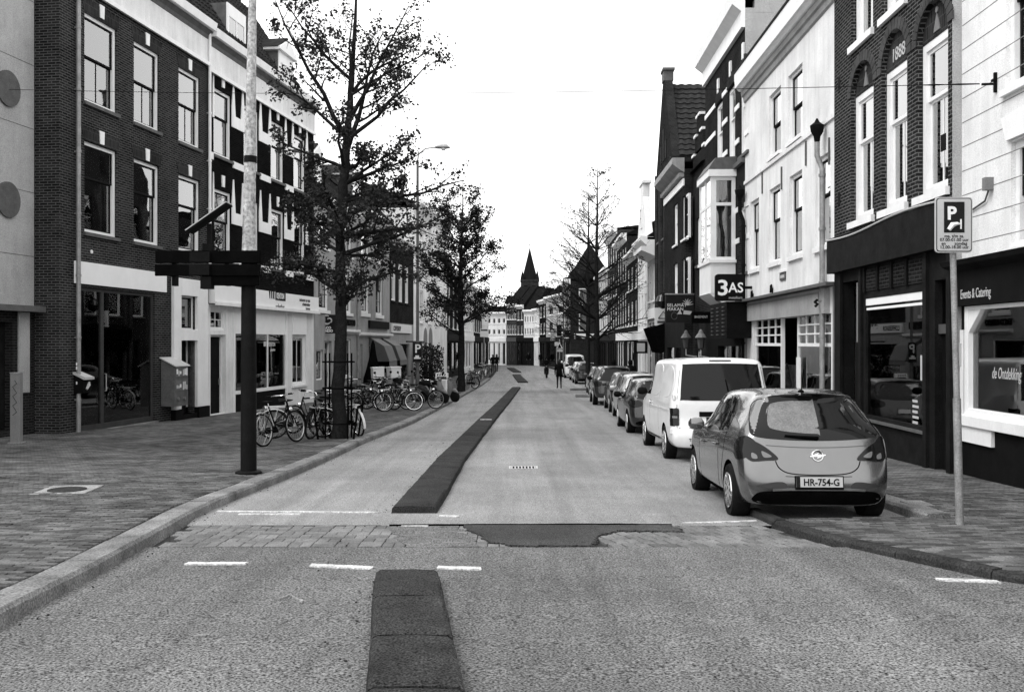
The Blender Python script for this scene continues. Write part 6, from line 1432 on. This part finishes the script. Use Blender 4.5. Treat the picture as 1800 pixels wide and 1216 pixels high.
# traffic signs by the bend
t = thing('traffic_sign', 'triangular warning sign on a post near the bend', 'sign', (4.75, 97, pz(97))); s_ = 97 / FPX; MB().tube([(0, 0, 0), (0, 0, 3.3)], .05, 8).build('post', 'zinc', t)
MB().prism([(-.32, 2.3), (.32, 2.3), (0, 2.95)], -.08, -.05).build('triangle', 'sign_white', t); MB().prism([(-.22, 2.36), (.22, 2.36), (0, 2.82)], -.086, -.081).build('triangle_field', 'black', t); box('sub_plate', 'sign_grey', t, -.3, .3, -.08, -.05, 2.0, 2.22)
t, w, h, yf = board('street_sign', 'small pale plate hanging beside the warning sign', 975, 982, 601, 608, 96, 'sign_grey', .05); MB().tube([(0, .05, -2.2), (0, .05, h)], .04, 8).build('post', 'zinc', t)
t, w, h, yf = board('projecting_sign', 'dark box sign with a pale rim on the turreted corner house', 992, 1006, 580, 593, 104, 'black', .2); MB().box(-w / 2 - .1, w / 2 + .1, -.15, .1, -.1, 0).build('sign_rim', 'sign_white', t)
# far fluttering flag figures
for i, (px, py, m, lb) in enumerate(((972, 588, 'cloth_light', 'pale banner hanging over the far pavement'), (983, 580, 'coat', 'dark banner hanging next to the pale banner'))):
    Y = 98 + i; X = (px - 900) / FPX * Y; Z = E - (py - 603) / FPX * Y; t = thing('banner', lb, 'banner', (X, Y, Z)); mb = MB()
    for j in range(9):
        for k2 in range(5): mb.v.append(Vector((-.25 + .125 * k2, .06 * math.sin(k2 * 1.7 + j), .5 - .14 * j)))
    for j in range(8):
        for k2 in range(4): a = j * 5 + k2; mb.f.append((a, a + 1, a + 6, a + 5))
    o = mb.build('cloth', m, t, smooth=60); o.modifiers.new('s', 'SOLIDIFY').thickness = .02; MB().tube([(-.3, 0, .52), (1.6, 0, .55)], .025, 6).build('bracket_arm', 'black', t)
# wall lanterns on the right
for px, lb in ((1206, 'left of the two pale wall lanterns above the van'), (1232, 'right of the two pale wall lanterns above the van')):
    Y = 36.4 if px > 1220 else 39.2; xw = rfac(Y); X = xw - .75; X = (px - 900) / FPX * Y; z = E - (598 - 603) / FPX * Y
    t = thing('wall_lantern', lb, 'lantern', (X, Y, z - .35), 0, 'wall lanterns')
    MB().lathe([(.05, 0), (.1, .05), (.15, .42), (.17, .45)], 6).build('glass_case', 'sign_mid', t); MB().lathe([(.22, .45), (.16, .55), (.1, .62), (.08, .68), (.03, .76)], 8).build('cap', 'plaster_mid', t); MB().tube([(0, 0, 0), (0, 0, -.25), (.3, 0, -.3), (xw - X, 0, -.3)], .025, 6).build('arm', 'sign_grey', t)
# dark awning on the right, hooded awnings on the left
t = thing('awning', 'black drop awning under the white projecting sign', 'awning', (rfac(48) - .02, 48, pz(48)), R(0))
MB().prism([(0, 3.6), (-.95, 3.3), (-.5, 2.1), (-.42, 2.1), (0, 2.6)], -1.5, 1.5, 'xz').build('canopy', 'matt_black', t)
for i, (Pq, rz) in enumerate(AWN):
    t = thing('hooded_awning', ['nearer', 'farther'][i] + ' striped hood awning over the cafe front on the left', 'awning', Pq, rz, 'hood awnings'); w = .95
    mb = MB(); prof = [(0, .0), (-.75, -.45), (-1.05, -1.25), (-1.07, -1.5)]
    for (a, b_), (c_, d_) in zip(prof, prof[1:]): mb.quad((-w, a, b_), (w, a, b_), (w, c_, d_), (-w, c_, d_))
    fr = mb.build('canopy', 'plaster_mid', t); fr.modifiers.new('s', 'SOLIDIFY').thickness = .02
    for sx in (-w, w): MB().add([(sx, 0, 0), (sx, -.75, -.45), (sx, -1.05, -1.25), (sx, 0, -1.25), (sx, 0, -.3)], [(0, 1, 2, 3, 4)]).build('side_flap', 'sign_mid', t).modifiers.new('s', 'SOLIDIFY').thickness = .02
    for sx in (-w, w): MB().tube([(sx, 0, -1.2), (sx, -1.05, -1.27)], .02, 6).build('strut', 'black', t)

# ------------------------------------------------------------------ wall boxes on the left
def onfac(b, px, py, out=0): u_, z_ = b.pix(px, py, out); return b.root.matrix_basis @ Vector((u_, -out, z_))
rzL = L1.root.rotation_euler[2]
Pq = onfac(L1, 294, 713); s_ = Pq.y / FPX
t = thing('vending_machine', 'grey wall mounted snack vending machine between the shopfront and the portal', 'vending machine', Pq, rzL); hh = 82 * s_
MB().prism([(-.02, 0), (-.45, 0), (-.45, hh - .22), (-.02, hh)], -.42, .42, 'yz').build('case', 'cabinet', t, bevel=.01); MB().prism([(0, hh + .03), (-.5, hh - .22), (-.5, hh - .19), (0, hh + .06)], -.46, .46, 'yz').build('lid', 'sign_grey', t)
for r_ in range(2):
    for c_ in range(2): w_ = box('window', 'lamp_clear', t, -.36 + c_ * .38, -.02 + c_ * .38, -.465, -.45, hh * .62 - r_ * .40, hh * .62 + .3 - r_ * .40); [box('snack', random.choice(('sign_white', 'sign_grey', 'sign_mid')), w_, -.33 + c_ * .38 + q * .1, -.25 + c_ * .38 + q * .1, -.475, -.466, hh * .63 - r_ * .4 + random.uniform(0, .08), hh * .63 - r_ * .4 + random.uniform(.12, .27)) for q in range(3)]
for c_ in range(2): MB().lathe([(.05, -.03), (.05, 0)], 10, (-.2 + c_ * .38, -.45, hh * .16), 'y').build('knob', 'steel', t)
Pq = onfac(L1, 136, 692); t = thing('litter_bin', 'small black wall bin with a pale hood beside the drainpipe', 'bin', Pq, rzL)
MB().prism([(-.02, 0), (-.26, .03), (-.28, .42), (-.02, .5)], -.18, .18, 'yz').build('bin_body', 'black', t); MB().prism([(0, .55), (-.34, .42), (-.34, .36), (-.30, .36), (0, .5)], -.2, .2, 'yz').build('hood', 'sign_grey', t); MB().tube([(-.05, -.285, .12), (.03, -.29, .22), (.06, -.285, .3)], [.03, .045, .02], 6).build('sticker', 'sign_grey', t)
for i, z in enumerate((.72, .62, .25)): box('pipe_sticker', 'sign_white', t, -.32, -.27, -.17, -.165, z, z + .07)
Pq = onpav(29, 779); t = thing('utility_post', 'slim grey post with scrawled graffiti at the left edge', 'post', Pq, R(5)); hh = 123 / FPX * Pq.y
MB().box(-.10, .10, -.09, .09, 0, hh).build('case', 'plaster_mid', t, bevel=.012); MB().box(-.105, .105, -.095, .095, hh, hh + .02).build('lid', 'cover_pale', t); MB().tube([(.0 + .05 * math.sin(i * 2.1), -.093, hh * (.9 - .045 * i)) for i in range(12)], .006, 4).build('graffiti', 'black', t); box('foot', 'cover_pale', t, -.14, .14, -.13, .13, -.05, .03)

# ------------------------------------------------------------------ bicycles (x forward, origin midway between the wheels on the ground)
def make_bike(label, frame='black', guard='black', rim='chrome', ladies=True, rack=True, crate=False, lightframe=None):
    t = thing('bicycle', label, 'bicycle', (0, 0, 0), 0, 'parked bicycles'); r = .345; wb = .56
    for x in (-wb, wb):
        w = MB().ring(r - .018, .019, 36, 8).build('wheel', 'rubber', t, smooth=True); w.location = (x, 0, r)
        MB().ring(r - .045, .014, 32, 6).build('rim', rim, w, smooth=True)
        sp = MB()
        for i in range(18): a = 2 * math.pi * i / 18; sp.tube([(.03 * math.cos(a + 1), .02 * (-1) ** i, .03 * math.sin(a + 1)), ((r - .05) * math.cos(a), 0, (r - .05) * math.sin(a))], .0025, 3)
        sp.lathe([(.03, -.035), (.03, .035)], 8, axis='y'); sp.build('spokes', 'steel', w)
        mg = MB(); a0, a1 = (40, 200) if x < 0 else (-5, 115)
        for i in range(15):
            a = R(a0 + (a1 - a0) * i / 14); c_, s_ = math.cos(a) * (r + .025), math.sin(a) * (r + .025); mg.v += [Vector((c_, -.03, s_)), Vector((c_ * 1.02, 0, s_ * 1.02)), Vector((c_, .03, s_))]
        for i in range(14):
            for j in range(2): q = 3 * i + j; mg.f.append((q, q + 1, q + 4, q + 3))
        m = mg.build('mudguard', guard, t, smooth=60); m.location = (x, 0, r)
    bb = Vector((-.08, 0, .30)); st = Vector((-.27, 0, .82)); ht = Vector((.36, 0, .88)); hb = Vector((.40, 0, .68)); ra = Vector((-wb, 0, r)); fa = Vector((wb, 0, r))
    f = MB(); f.tube([bb, st], .017, 8)
    if ladies: f.tube([bb, bb + Vector((.2, 0, .06)), hb - Vector((.08, 0, .12)), hb], .02, 8); f.tube([bb + (st - bb) * .35, bb + Vector((.25, 0, .22)), ht - Vector((.02, 0, .06))], .013, 6)
    else: f.tube([bb, hb], .018, 8); f.tube([st - Vector((0, 0, .05)), ht - Vector((0, 0, .03))], .016, 8)
    f.tube([ht + Vector((-.01, 0, .03)), hb + Vector((.005, 0, -.03))], .021, 8)
    for s_ in (-1, 1): f.tube([bb + Vector((0, .03 * s_, 0)), ra + Vector((0, .06 * s_, 0))], .011, 6); f.tube([st - Vector((-.02, -.02 * s_, .1)), ra + Vector((0, .06 * s_, 0))], .009, 6)
    f.build('frame', lightframe or frame, t, smooth=50)
    f = MB()
    for s_ in (-1, 1): f.tube([hb + Vector((0, .0, -.03)), hb + Vector((.02, .045 * s_, -.08)), (hb + fa) / 2 + Vector((.02, .05 * s_, 0)), fa + Vector((0, .055 * s_, 0))], .011, 6)
    f.build('fork', lightframe or frame, t, smooth=50)
    h = MB(); h.tube([ht, ht + Vector((-.03, 0, .14))], .014, 8); c_ = ht + Vector((-.03, 0, .14))
    h.tube([c_ + Vector((-.24, -.29, .02)), c_ + Vector((-.06, -.27, .03)), c_ + Vector((.05, -.14, .02)), c_ + Vector((.05, .14, .02)), c_ + Vector((-.06, .27, .03)), c_ + Vector((-.24, .29, .02))], .011, 6); hb_ = h.build('handlebar', 'chrome', t, smooth=50)
    for s_ in (-1, 1): MB().tube([c_ + Vector((-.27, .295 * s_, .02)), c_ + Vector((-.14, .285 * s_, .025))], .018, 8).build('grip', 'rubber', hb_)
    MB().tube([st, st + Vector((-.02, 0, .09))], .013, 6).build('seat_post', 'chrome', t)
    MB().add([(-.16, -.11, 0), (-.18, 0, .02), (-.16, .11, 0), (0, -.07, .01), (0, 0, .025), (0, .07, .01), (.15, -.02, .0), (.16, 0, .012), (.15, .02, 0), (-.13, 0, -.06), (.1, 0, -.03)], [(0, 3, 4, 1), (1, 4, 5, 2), (3, 6, 7, 4), (4, 7, 8, 5), (0, 9, 10, 6, 3), (2, 5, 8, 10, 9), (0, 1, 2, 9), (6, 10, 8, 7)]).build('saddle', 'rubber', t, smooth=60).location = st + Vector((-.03, 0, .1))
    if rack:
        k = MB(); zr = 2 * r + .07
        for y in (-.06, 0, .06): k.tube([(-wb - .2, y, zr), (-wb + .26, y, zr + .01)], .007, 5)
        for s_ in (-1, 1): k.tube([(-wb - .15, .06 * s_, zr), (-wb, .065 * s_, r)], .006, 5); k.tube([(-wb + .08, .06 * s_, zr), (-wb, .065 * s_, r)], .006, 5)
        k.box(-wb - .2, -wb - .18, -.07, .07, zr - .01, zr + .01); k.build('rack', guard if guard == 'sign_white' else 'steel', t); box('rear_lamp', 'lamp_lens', t, -wb - .25, -wb - .21, -.04, .04, zr - .07, zr - .01)
    MB().box(-wb - .06, .02, .035, .06, .26, .39).build('chain_case', frame, t, bevel=.012)
    cr = MB().lathe([(.09, 0), (.09, .008)], 14, (bb.x, .045, bb.z), 'y').tube([(bb.x, .06, bb.z), (bb.x + .12, .08, bb.z - .12)], .011, 6).tube([(bb.x, -.06, bb.z), (bb.x - .12, -.08, bb.z + .12)], .011, 6).build('crank', 'steel', t)
    for s_ in (1, -1): box('pedal', 'rubber', cr, bb.x + s_ * .12 - .045, bb.x + s_ * .12 + .045, s_ * .13 - .045, s_ * .13 + .045, bb.z - s_ * .12 - .012, bb.z - s_ * .12 + .012)
    MB().tube([(-.3, .05, .30), (-.36, .2, .0)], .01, 6).build('kickstand', 'steel', t); MB().lathe([(.05, 0), (.045, -.05), (.02, -.08)], 10, (.47, 0, .72), 'x').build('headlamp', 'chrome', t, smooth=True)
    if crate:
        k = MB(); k.box(.35, .70, -.22, .22, .88, .89); 
        for q in ((.35, .36, -.22, .22), (.69, .70, -.22, .22), (.36, .69, -.22, -.21), (.36, .69, .21, .22)): k.box(*q, .89, 1.12)
        k.build('crate', 'black', t)
    return t
def put(o, px, py, yaw, lean=6, label=None):
    p = onpav(px, py); o.location = p; o.rotation_euler = (R(lean), 0, R(yaw))
    if label: o['label'] = label
    return o
BK = [make_bike('bicycle with a white rear mudguard parked just right of the tall pale pole', 'black', 'black', 'steel'),
      make_bike('bicycle with a white luggage rack left of the near tree', 'black', 'sign_white', 'chrome'),
      make_bike('plain black bicycle leaning on the guard left of the near tree', 'black', 'black', 'grey_frame', ladies=False)]
put(BK[0], 494, 781, 66, -8)
for ch in BK[0].children:
    if ch.name.startswith('mudguard') and ch.location.x < 0: ch.data = ch.data.copy(); ch.data.materials[0] = MATS['sign_white']
put(BK[1], 545, 764, 150, 10); put(BK[2], 567, 768, 72, 12)
def again(i, px, py, yaw, lean, label):
    o = dup(BK[i], (0, 0, 0), 0, label); return put(o, px, py, yaw, lean)
again(1, 524, 770, 20, 14, 'bicycle with bright rims squeezed between the pole and the white racked one'); again(2, 580, 762, 110, 8, 'black bicycle pushed up against the tree guard from behind')
again(1, 614, 764, 125, -10, 'bicycle showing its white front rim right of the near tree')
again(0, 648, 724, 20, 6, 'leftmost black bicycle of the row in front of the cafe')
again(2, 668, 720, 158, 8, 'bicycle with a long pale handlebar stem in the cafe row'); again(1, 700, 722, 8, -12, 'bicycle lying aslant with two white rims before the lamp post')
again(0, 741, 719, 28, 5, 'bicycle with a white rim right behind the slender lamp post'); again(2, 685, 712, 170, 3, 'black bicycle at the back of the cafe row')
again(2, 660, 706, 40, 4, 'black bicycle standing against the cafe window'); again(0, 632, 716, 160, -4, 'bicycle tucked behind the tree guard')
again(2, 822, 683, 140, 4, 'bicycle leaning on the second tree'); again(0, 832, 676, 60, -4, 'bicycle with its front wheel turned toward the road by the second tree')
for i, (px, py, yw) in enumerate(((845, 667, 80), (852, 664, 95), (858, 662, 75), (848, 659, 100))):
    again(i % 3, px, py, yw, 3, ['nearest bicycle of the far row on the left', 'second bicycle of the far row on the left', 'third bicycle of the far row on the left', 'last bicycle of the far row on the left'][i])

# ------------------------------------------------------------------ scooters
def make_scooter(label, m='paint_black', shield='plaster_mid', box_=None):
    t = thing('scooter', label, 'scooter', (0, 0, 0), 0, 'parked scooters')
    for x in (-.62, .62): w = MB().lathe([(.12, -.05), (.2, -.055), (.235, -.03), (.24, 0), (.235, .03), (.2, .055), (.12, .05)], 20, axis='y').build('wheel', 'rubber', t, smooth=True); w.location = (x, 0, .24); MB().lathe([(.125, -.03), (.125, .03)], 14, axis='y').build('rim', 'steel', w)
    MB().tube([(-.95, 0, .62), (-.7, 0, .66), (-.35, 0, .58), (-.15, 0, .34), (.1, 0, .26), (.35, 0, .3)], [.05, .16, .19, .16, .13, .08], 10).build('body', m, t, smooth=60)
    MB().tube([(.33, 0, .3), (.42, 0, .6), (.34, 0, .95)], [.10, .14, .08], 10).build('leg_shield', shield, t, smooth=60)
    MB().tube([(.62, 0, .24), (.42, 0, .75), (.32, 0, 1.0)], .03, 8).build('steering', 'steel', t); MB().tube([(.24, -.34, 1.03), (.34, -.12, 1.02), (.34, .12, 1.02), (.24, .34, 1.03)], .018, 6).build('handlebar', 'black', t)
    MB().tube([(-.75, 0, .80), (-.5, 0, .82), (-.15, 0, .77)], [.1, .14, .1], 10).build('seat', 'rubber', t, smooth=60); MB().tube([(.45, 0, .5), (.62, 0, .52), (.8, 0, .4)], [.05, .09, .03], 8).build('front_mudguard', shield, t, smooth=60)
    MB().lathe([(.07, 0), (.06, .06)], 10, (.4, 0, .98), 'x').build('headlamp', 'lamp_clear', t, smooth=True)
    for s_ in (-1, 1): MB().tube([(.3, .3 * s_, 1.03), (.28, .34 * s_, 1.2)], .008, 5).lathe([(.06, 0), (.05, .015)], 8, (.28, .36 * s_, 1.22), 'x').build('mirror', 'black', t)
    if box_:
        b = MB().box(-1.05, -.55, -.26, .26, .92, 1.38).build('delivery_box', box_, t, bevel=.02); MB().box(-1.07, -.53, -.28, .28, 1.38, 1.44).build('box_lid', box_, b); MB().prism([(-.1, 1.0), (.1, 1.0), (.06, 1.25), (-.02, 1.28)], -1.062, -1.051, 'yz').build('box_print', 'sign_dark', b); MB().tube([(-.8, 0, .7), (-.8, 0, .92)], .05, 6).build('box_rack', 'steel', t)
    return t
s0 = put(make_scooter('nearer dark scooter with a pale leg shield by the kerb'), 763, 708, -40, 4); s1 = put(dup(s0, (0, 0, 0), 0, 'farther dark scooter behind the pale-shielded one'), 780, 706, -35, 4)
s2 = put(make_scooter('delivery scooter with a white box bearing a printed figure', 'paint_black', 'paint_black', 'sign_white'), 672, 702, -70, 2); s3 = put(dup(s2, (0, 0, 0), 0, 'delivery scooter with a white box just left of the lamp post'), 708, 700, -55, 2)
# pavement board, closed parasol, planter
P = onpav(777, 697); t = thing('pavement_board', 'white framed pavement board with a striped header', 'sign board', P, R(-12)); s_ = P.y / FPX; w, h = 22 * s_, 42 * s_
for y, a in ((-.2, 8), (.2, -8)):
    o = MB().box(-w / 2, w / 2, -.015, .015, 0, h).build('leaf_panel', 'sign_white', t); o.location.y = y; o.rotation_euler.x = R(-a)
    if y < 0:
        for k in range(4): MB().prism([(-w * .4 + k * w * .2, h * .88), (-w * .3 + k * w * .2, h * .88), (-w * .25 + k * w * .2, h * .96), (-w * .35 + k * w * .2, h * .96)], -.02, -.016).build('stripe', 'sign_dark', o)
        box('header', 'sign_mid', o, -w * .4, w * .4, -.02, -.016, h * .74, h * .85); box('sheet', 'sign_grey', o, -w * .36, w * .36, -.02, -.016, h * .1, h * .68)
P = onpav(671, 695); t = thing('parasol', 'closed black parasol standing on the cafe terrace', 'parasol', P + Vector((-.6, 1.2, 0)))
MB().tube([(0, 0, 0), (0, 0, 2.6)], .03, 8).build('pole', 'steel', t); MB().lathe([(.5, .55), (.48, .8), (.3, 1.4), (.16, 2.0), (.1, 2.5), (.03, 2.7)], 12).build('cover', 'matt_black', t, smooth=True); MB().lathe([(.3, 0), (.28, .1), (.05, .14)], 12).build('foot', 'kerb_dark', t)
P = onpav(693, 690); t = thing('parasol', 'second closed black parasol nearer the coffee shop', 'parasol', P + Vector((-1.0, 2, 0))); MB().tube([(0, 0, 0), (0, 0, 2.5)], .03, 8).build('pole', 'steel', t); MB().lathe([(.6, 1.0), (.55, 1.3), (.4, 1.9), (.15, 2.4), (.03, 2.6)], 12).build('cover', 'matt_black', t, smooth=True)
def shrub(label, x, y, z, h, w, n, seed):
    rnd = random.Random(seed); t = thing('climbing_shrub', label, 'shrub', (x, y, z)); st = MB(); lf = MB()
    for i in range(12): a = rnd.random() * 6.28; st.tube([(0, 0, 0), (w * .3 * math.cos(a), w * .3 * math.sin(a), h * .5), (w * .5 * math.cos(a), w * .5 * math.sin(a), h * rnd.uniform(.6, 1))], [.02, .012, .004], 4)
    st.build('stems', 'bark', t)
    for i in range(n):
        a = rnd.random() * 6.28; q = rnd.random() ** .5; c = Vector((w * .55 * q * math.cos(a), w * .55 * q * math.sin(a), h * rnd.uniform(.15, 1.05) * (1 - .3 * q * rnd.random()))); u_ = Vector((rnd.gauss(0, 1), rnd.gauss(0, 1), rnd.gauss(0, 1))).normalized() * .06; v_ = u_.orthogonal() * .7; o = len(lf.v); lf.v += [c - u_, c + v_, c + u_, c - v_]; lf.f.append((o, o + 1, o + 2, o + 3))
    lf.build('foliage', 'leaf_dark', t)
P = onpav(784, 680); shrub('dark climbing shrub against the white house with arches', P.x - 1.4, P.y + 4, P.z, 2.6, 1.8, 2500, 2)
# bollards in the gap of the parked row
for i, (px, py) in enumerate(((1023, 686), (1036, 698))):
    p = onroad(px, py); t = thing('kerb_block', ['low pale kerb block beside the dark compact car', 'low pale kerb block nearer the black utility car'][i], 'kerb block', p, 0, 'low kerb blocks'); MB().box(-.7, .5, -.12, .12, 0, .14).build('block', 'kerb', t, bevel=.03)

# ------------------------------------------------------------------ people
def person(label, x, y, z, yaw, H=1.75, stride=.0, coat='coat', legs='trouser', arms=(0, 0), long_coat=False, seated=False, group='people in the street', hood=False):
    t = thing('person', label, 'person', (x, y, z), yaw, group); k = H / 1.75
    # x forward
    hip = .93; J = {'pelvis': (0, 0, hip), 'waist': (.0, 0, 1.10), 'chest': (.02, 0, 1.32), 'neck': (.02, 0, 1.48), 'headb': (.035, 0, 1.56), 'headt': (.045, 0, 1.72)}
    if seated: hip = .80
    for s_, nm in ((1, 'l'), (-1, 'r')):
        st = stride * s_
        if seated: J.update({nm + 'hip': (.0, .09 * s_, .82), nm + 'knee': (.42, .14 * s_, .80), nm + 'ank': (.40, .15 * s_, .38), nm + 'toe': (.56, .16 * s_, .34)})
        else: J.update({nm + 'hip': (0, .09 * s_, hip - .04), nm + 'knee': (st * .45 + .03, .095 * s_, .50), nm + 'ank': (st * .85 - (.06 if st < 0 else 0), .09 * s_, .08 + (.05 if st < 0 else 0)), nm + 'toe': (st * .85 + .17, .11 * s_, .035)})
        a = arms[0 if s_ > 0 else 1]
        if seated: J.update({nm + 'sh': (.03, .19 * s_, 1.42), nm + 'el': (.22, .26 * s_, 1.2), nm + 'wr': (.42, .26 * s_, 1.14), nm + 'ha': (.5, .26 * s_, 1.13)})
        else: J.update({nm + 'sh': (.01, .19 * s_, 1.42), nm + 'el': (-.04 + a * .2, .25 * s_, 1.13), nm + 'wr': (.02 + a * .45, .24 * s_, .88 + abs(a) * .1), nm + 'ha': (.05 + a * .5, .235 * s_, .78 + abs(a) * .1)})
    if seated: J['pelvis'] = (0, 0, .84); J['waist'] = (-.02, 0, 1.05)
    rad = {'pelvis': .15, 'waist': .135, 'chest': .165, 'neck': .06, 'headb': .085, 'headt': .085}
    for nm in 'lr': rad.update({nm + 'hip': .095, nm + 'knee': .062, nm + 'ank': .042, nm + 'toe': .04, nm + 'sh': .072, nm + 'el': .052, nm + 'wr': .036, nm + 'ha': .036})
    bn = [('pelvis', 'waist'), ('waist', 'chest'), ('chest', 'neck'), ('neck', 'headb'), ('headb', 'headt')]
    for nm in 'lr': bn += [('pelvis', nm + 'hip'), (nm + 'hip', nm + 'knee'), (nm + 'knee', nm + 'ank'), (nm + 'ank', nm + 'toe'), ('chest', nm + 'sh'), (nm + 'sh', nm + 'el'), (nm + 'el', nm + 'wr'), (nm + 'wr', nm + 'ha')]
    ks = list(J); me = bpy.data.meshes.new('body'); me.from_pydata([Vector(J[q]) * k for q in ks], [(ks.index(a), ks.index(b)) for a, b in bn], []); ob = bpy.data.objects.new('tmpb', me); COL.objects.link(ob)
    mod = ob.modifiers.new('skin', 'SKIN')
    for i, q in enumerate(ks): v = me.skin_vertices[0].data[i]; r_ = rad[q] * k; v.radius = (r_, r_ * (.75 if q in ('pelvis', 'waist', 'chest') else 1)); v.use_root = (q == 'pelvis')
    ob.modifiers.new('ss', 'SUBSURF').levels = 2
    dg = bpy.context.evaluated_depsgraph_get(); m2 = bpy.data.meshes.new_from_object(ob.evaluated_get(dg)); bpy.data.objects.remove(ob)
    for q in (legs, coat, 'skin', 'rubber'): m2.materials.append(MATS[q])
    for p in m2.polygons:
        c = p.center; z_ = c.z / k; p.use_smooth = True
        p.material_index = 2 if z_ > 1.5 or (abs(c.y) > .18 * k and z_ < .84 and z_ > .6 and not seated) else 1 if z_ > .9 else 3 if z_ < .10 else 0
    b = bpy.data.objects.new('body', m2); COL.objects.link(b); b.parent = t
    hd = MB().lathe([(.03, 1.70), (.085, 1.69), (.108, 1.64), (.105, 1.56), (.07, 1.50)][::-1] + [(.02, 1.755)], 14, (.03, 0, 0))
    hr = MB(); hr.M = Matrix.Scale(k, 4); hr.lathe([(.05, 1.50), (.092, 1.54), (.112, 1.62), (.108, 1.69), (.08, 1.74), (.02, 1.765)], 14, (.022, 0, 0)); hr.build('hood' if hood else 'hair', 'coat' if hood else 'hair', t, smooth=True)
    fc = MB(); fc.M = Matrix.Scale(k, 4); fc.tube([(.125, 0, 1.60), (.15, 0, 1.585), (.13, 0, 1.575)], .014, 6); fc.build('nose', 'skin', t)
    co = MB(); co.M = Matrix.Scale(k, 4); zb = .72 if long_coat else .86
    vs = []
    if not seated:
        pr = [(.20, .165, zb), (.19, .155, .98), (.175, .14, 1.12), (.195, .15, 1.30), (.2, .14, 1.41), (.10, .09, 1.48), (.075, .075, 1.52)]
        n = 18
        for a_, b_, z_ in pr:
            for j in range(n): an = 2 * math.pi * j / n; co.v.append(Vector((b_ * math.cos(an) + .01, a_ * math.sin(an), z_)) * k)
        for i in range(len(pr) - 1):
            for j in range(n): q = i * n + j; w_ = i * n + (j + 1) % n; co.f.append((q, w_, w_ + n, q + n))
        co.build('jacket', coat, t, smooth=70).modifiers.new('s', 'SOLIDIFY').thickness = .012
    return t
p = onroad(983, 683); person('person in a dark coat walking away down the middle of the road', p.x, p.y, p.z, R(92), 1.80, .16, long_coat=True, arms=(.15, -.1))
# rider on a scooter further away
p = onroad(961, 664); sc_ = put(make_scooter('dark scooter ridden toward the camera on the road', 'paint_black', 'black'), 961, 662, -95, 0); sc_.location = (p.x, p.y, p.z); sc_['group'] = 'ridden scooter'
person('person in dark clothes riding the scooter on the road', p.x, p.y + .25, p.z, R(-95), 1.75, seated=True, hood=True)
for px, py, lb, yw, lc in ((1079, 672, 'left of two dark-clad people on the right pavement', 100, True), (1108, 676, 'right of two dark-clad people on the right pavement, wider in build', 80, True)):
    Y = 47.5 if px < 1090 else 45.5; X = (px - 900) / FPX * Y; person(lb, X, Y, pz(Y), R(yw), 1.76, .1, long_coat=lc, hood=True)
for px, Y, lb in ((866.5, 95, 'left one of the pair standing at the far left pavement edge'), (873, 97, 'right one of the pair standing at the far left pavement edge')): person(lb, (px - 900) / FPX * Y, Y, pz(Y), R(90), 1.75, .08)
for px, Y, lb in ((929, 126, 'small far figure in front of the white end house'), (950, 124, 'far figure close to the dark house at the bend')): person(lb, (px - 900) / FPX * Y, Y, pz(Y), R(-90), 1.7, .1)
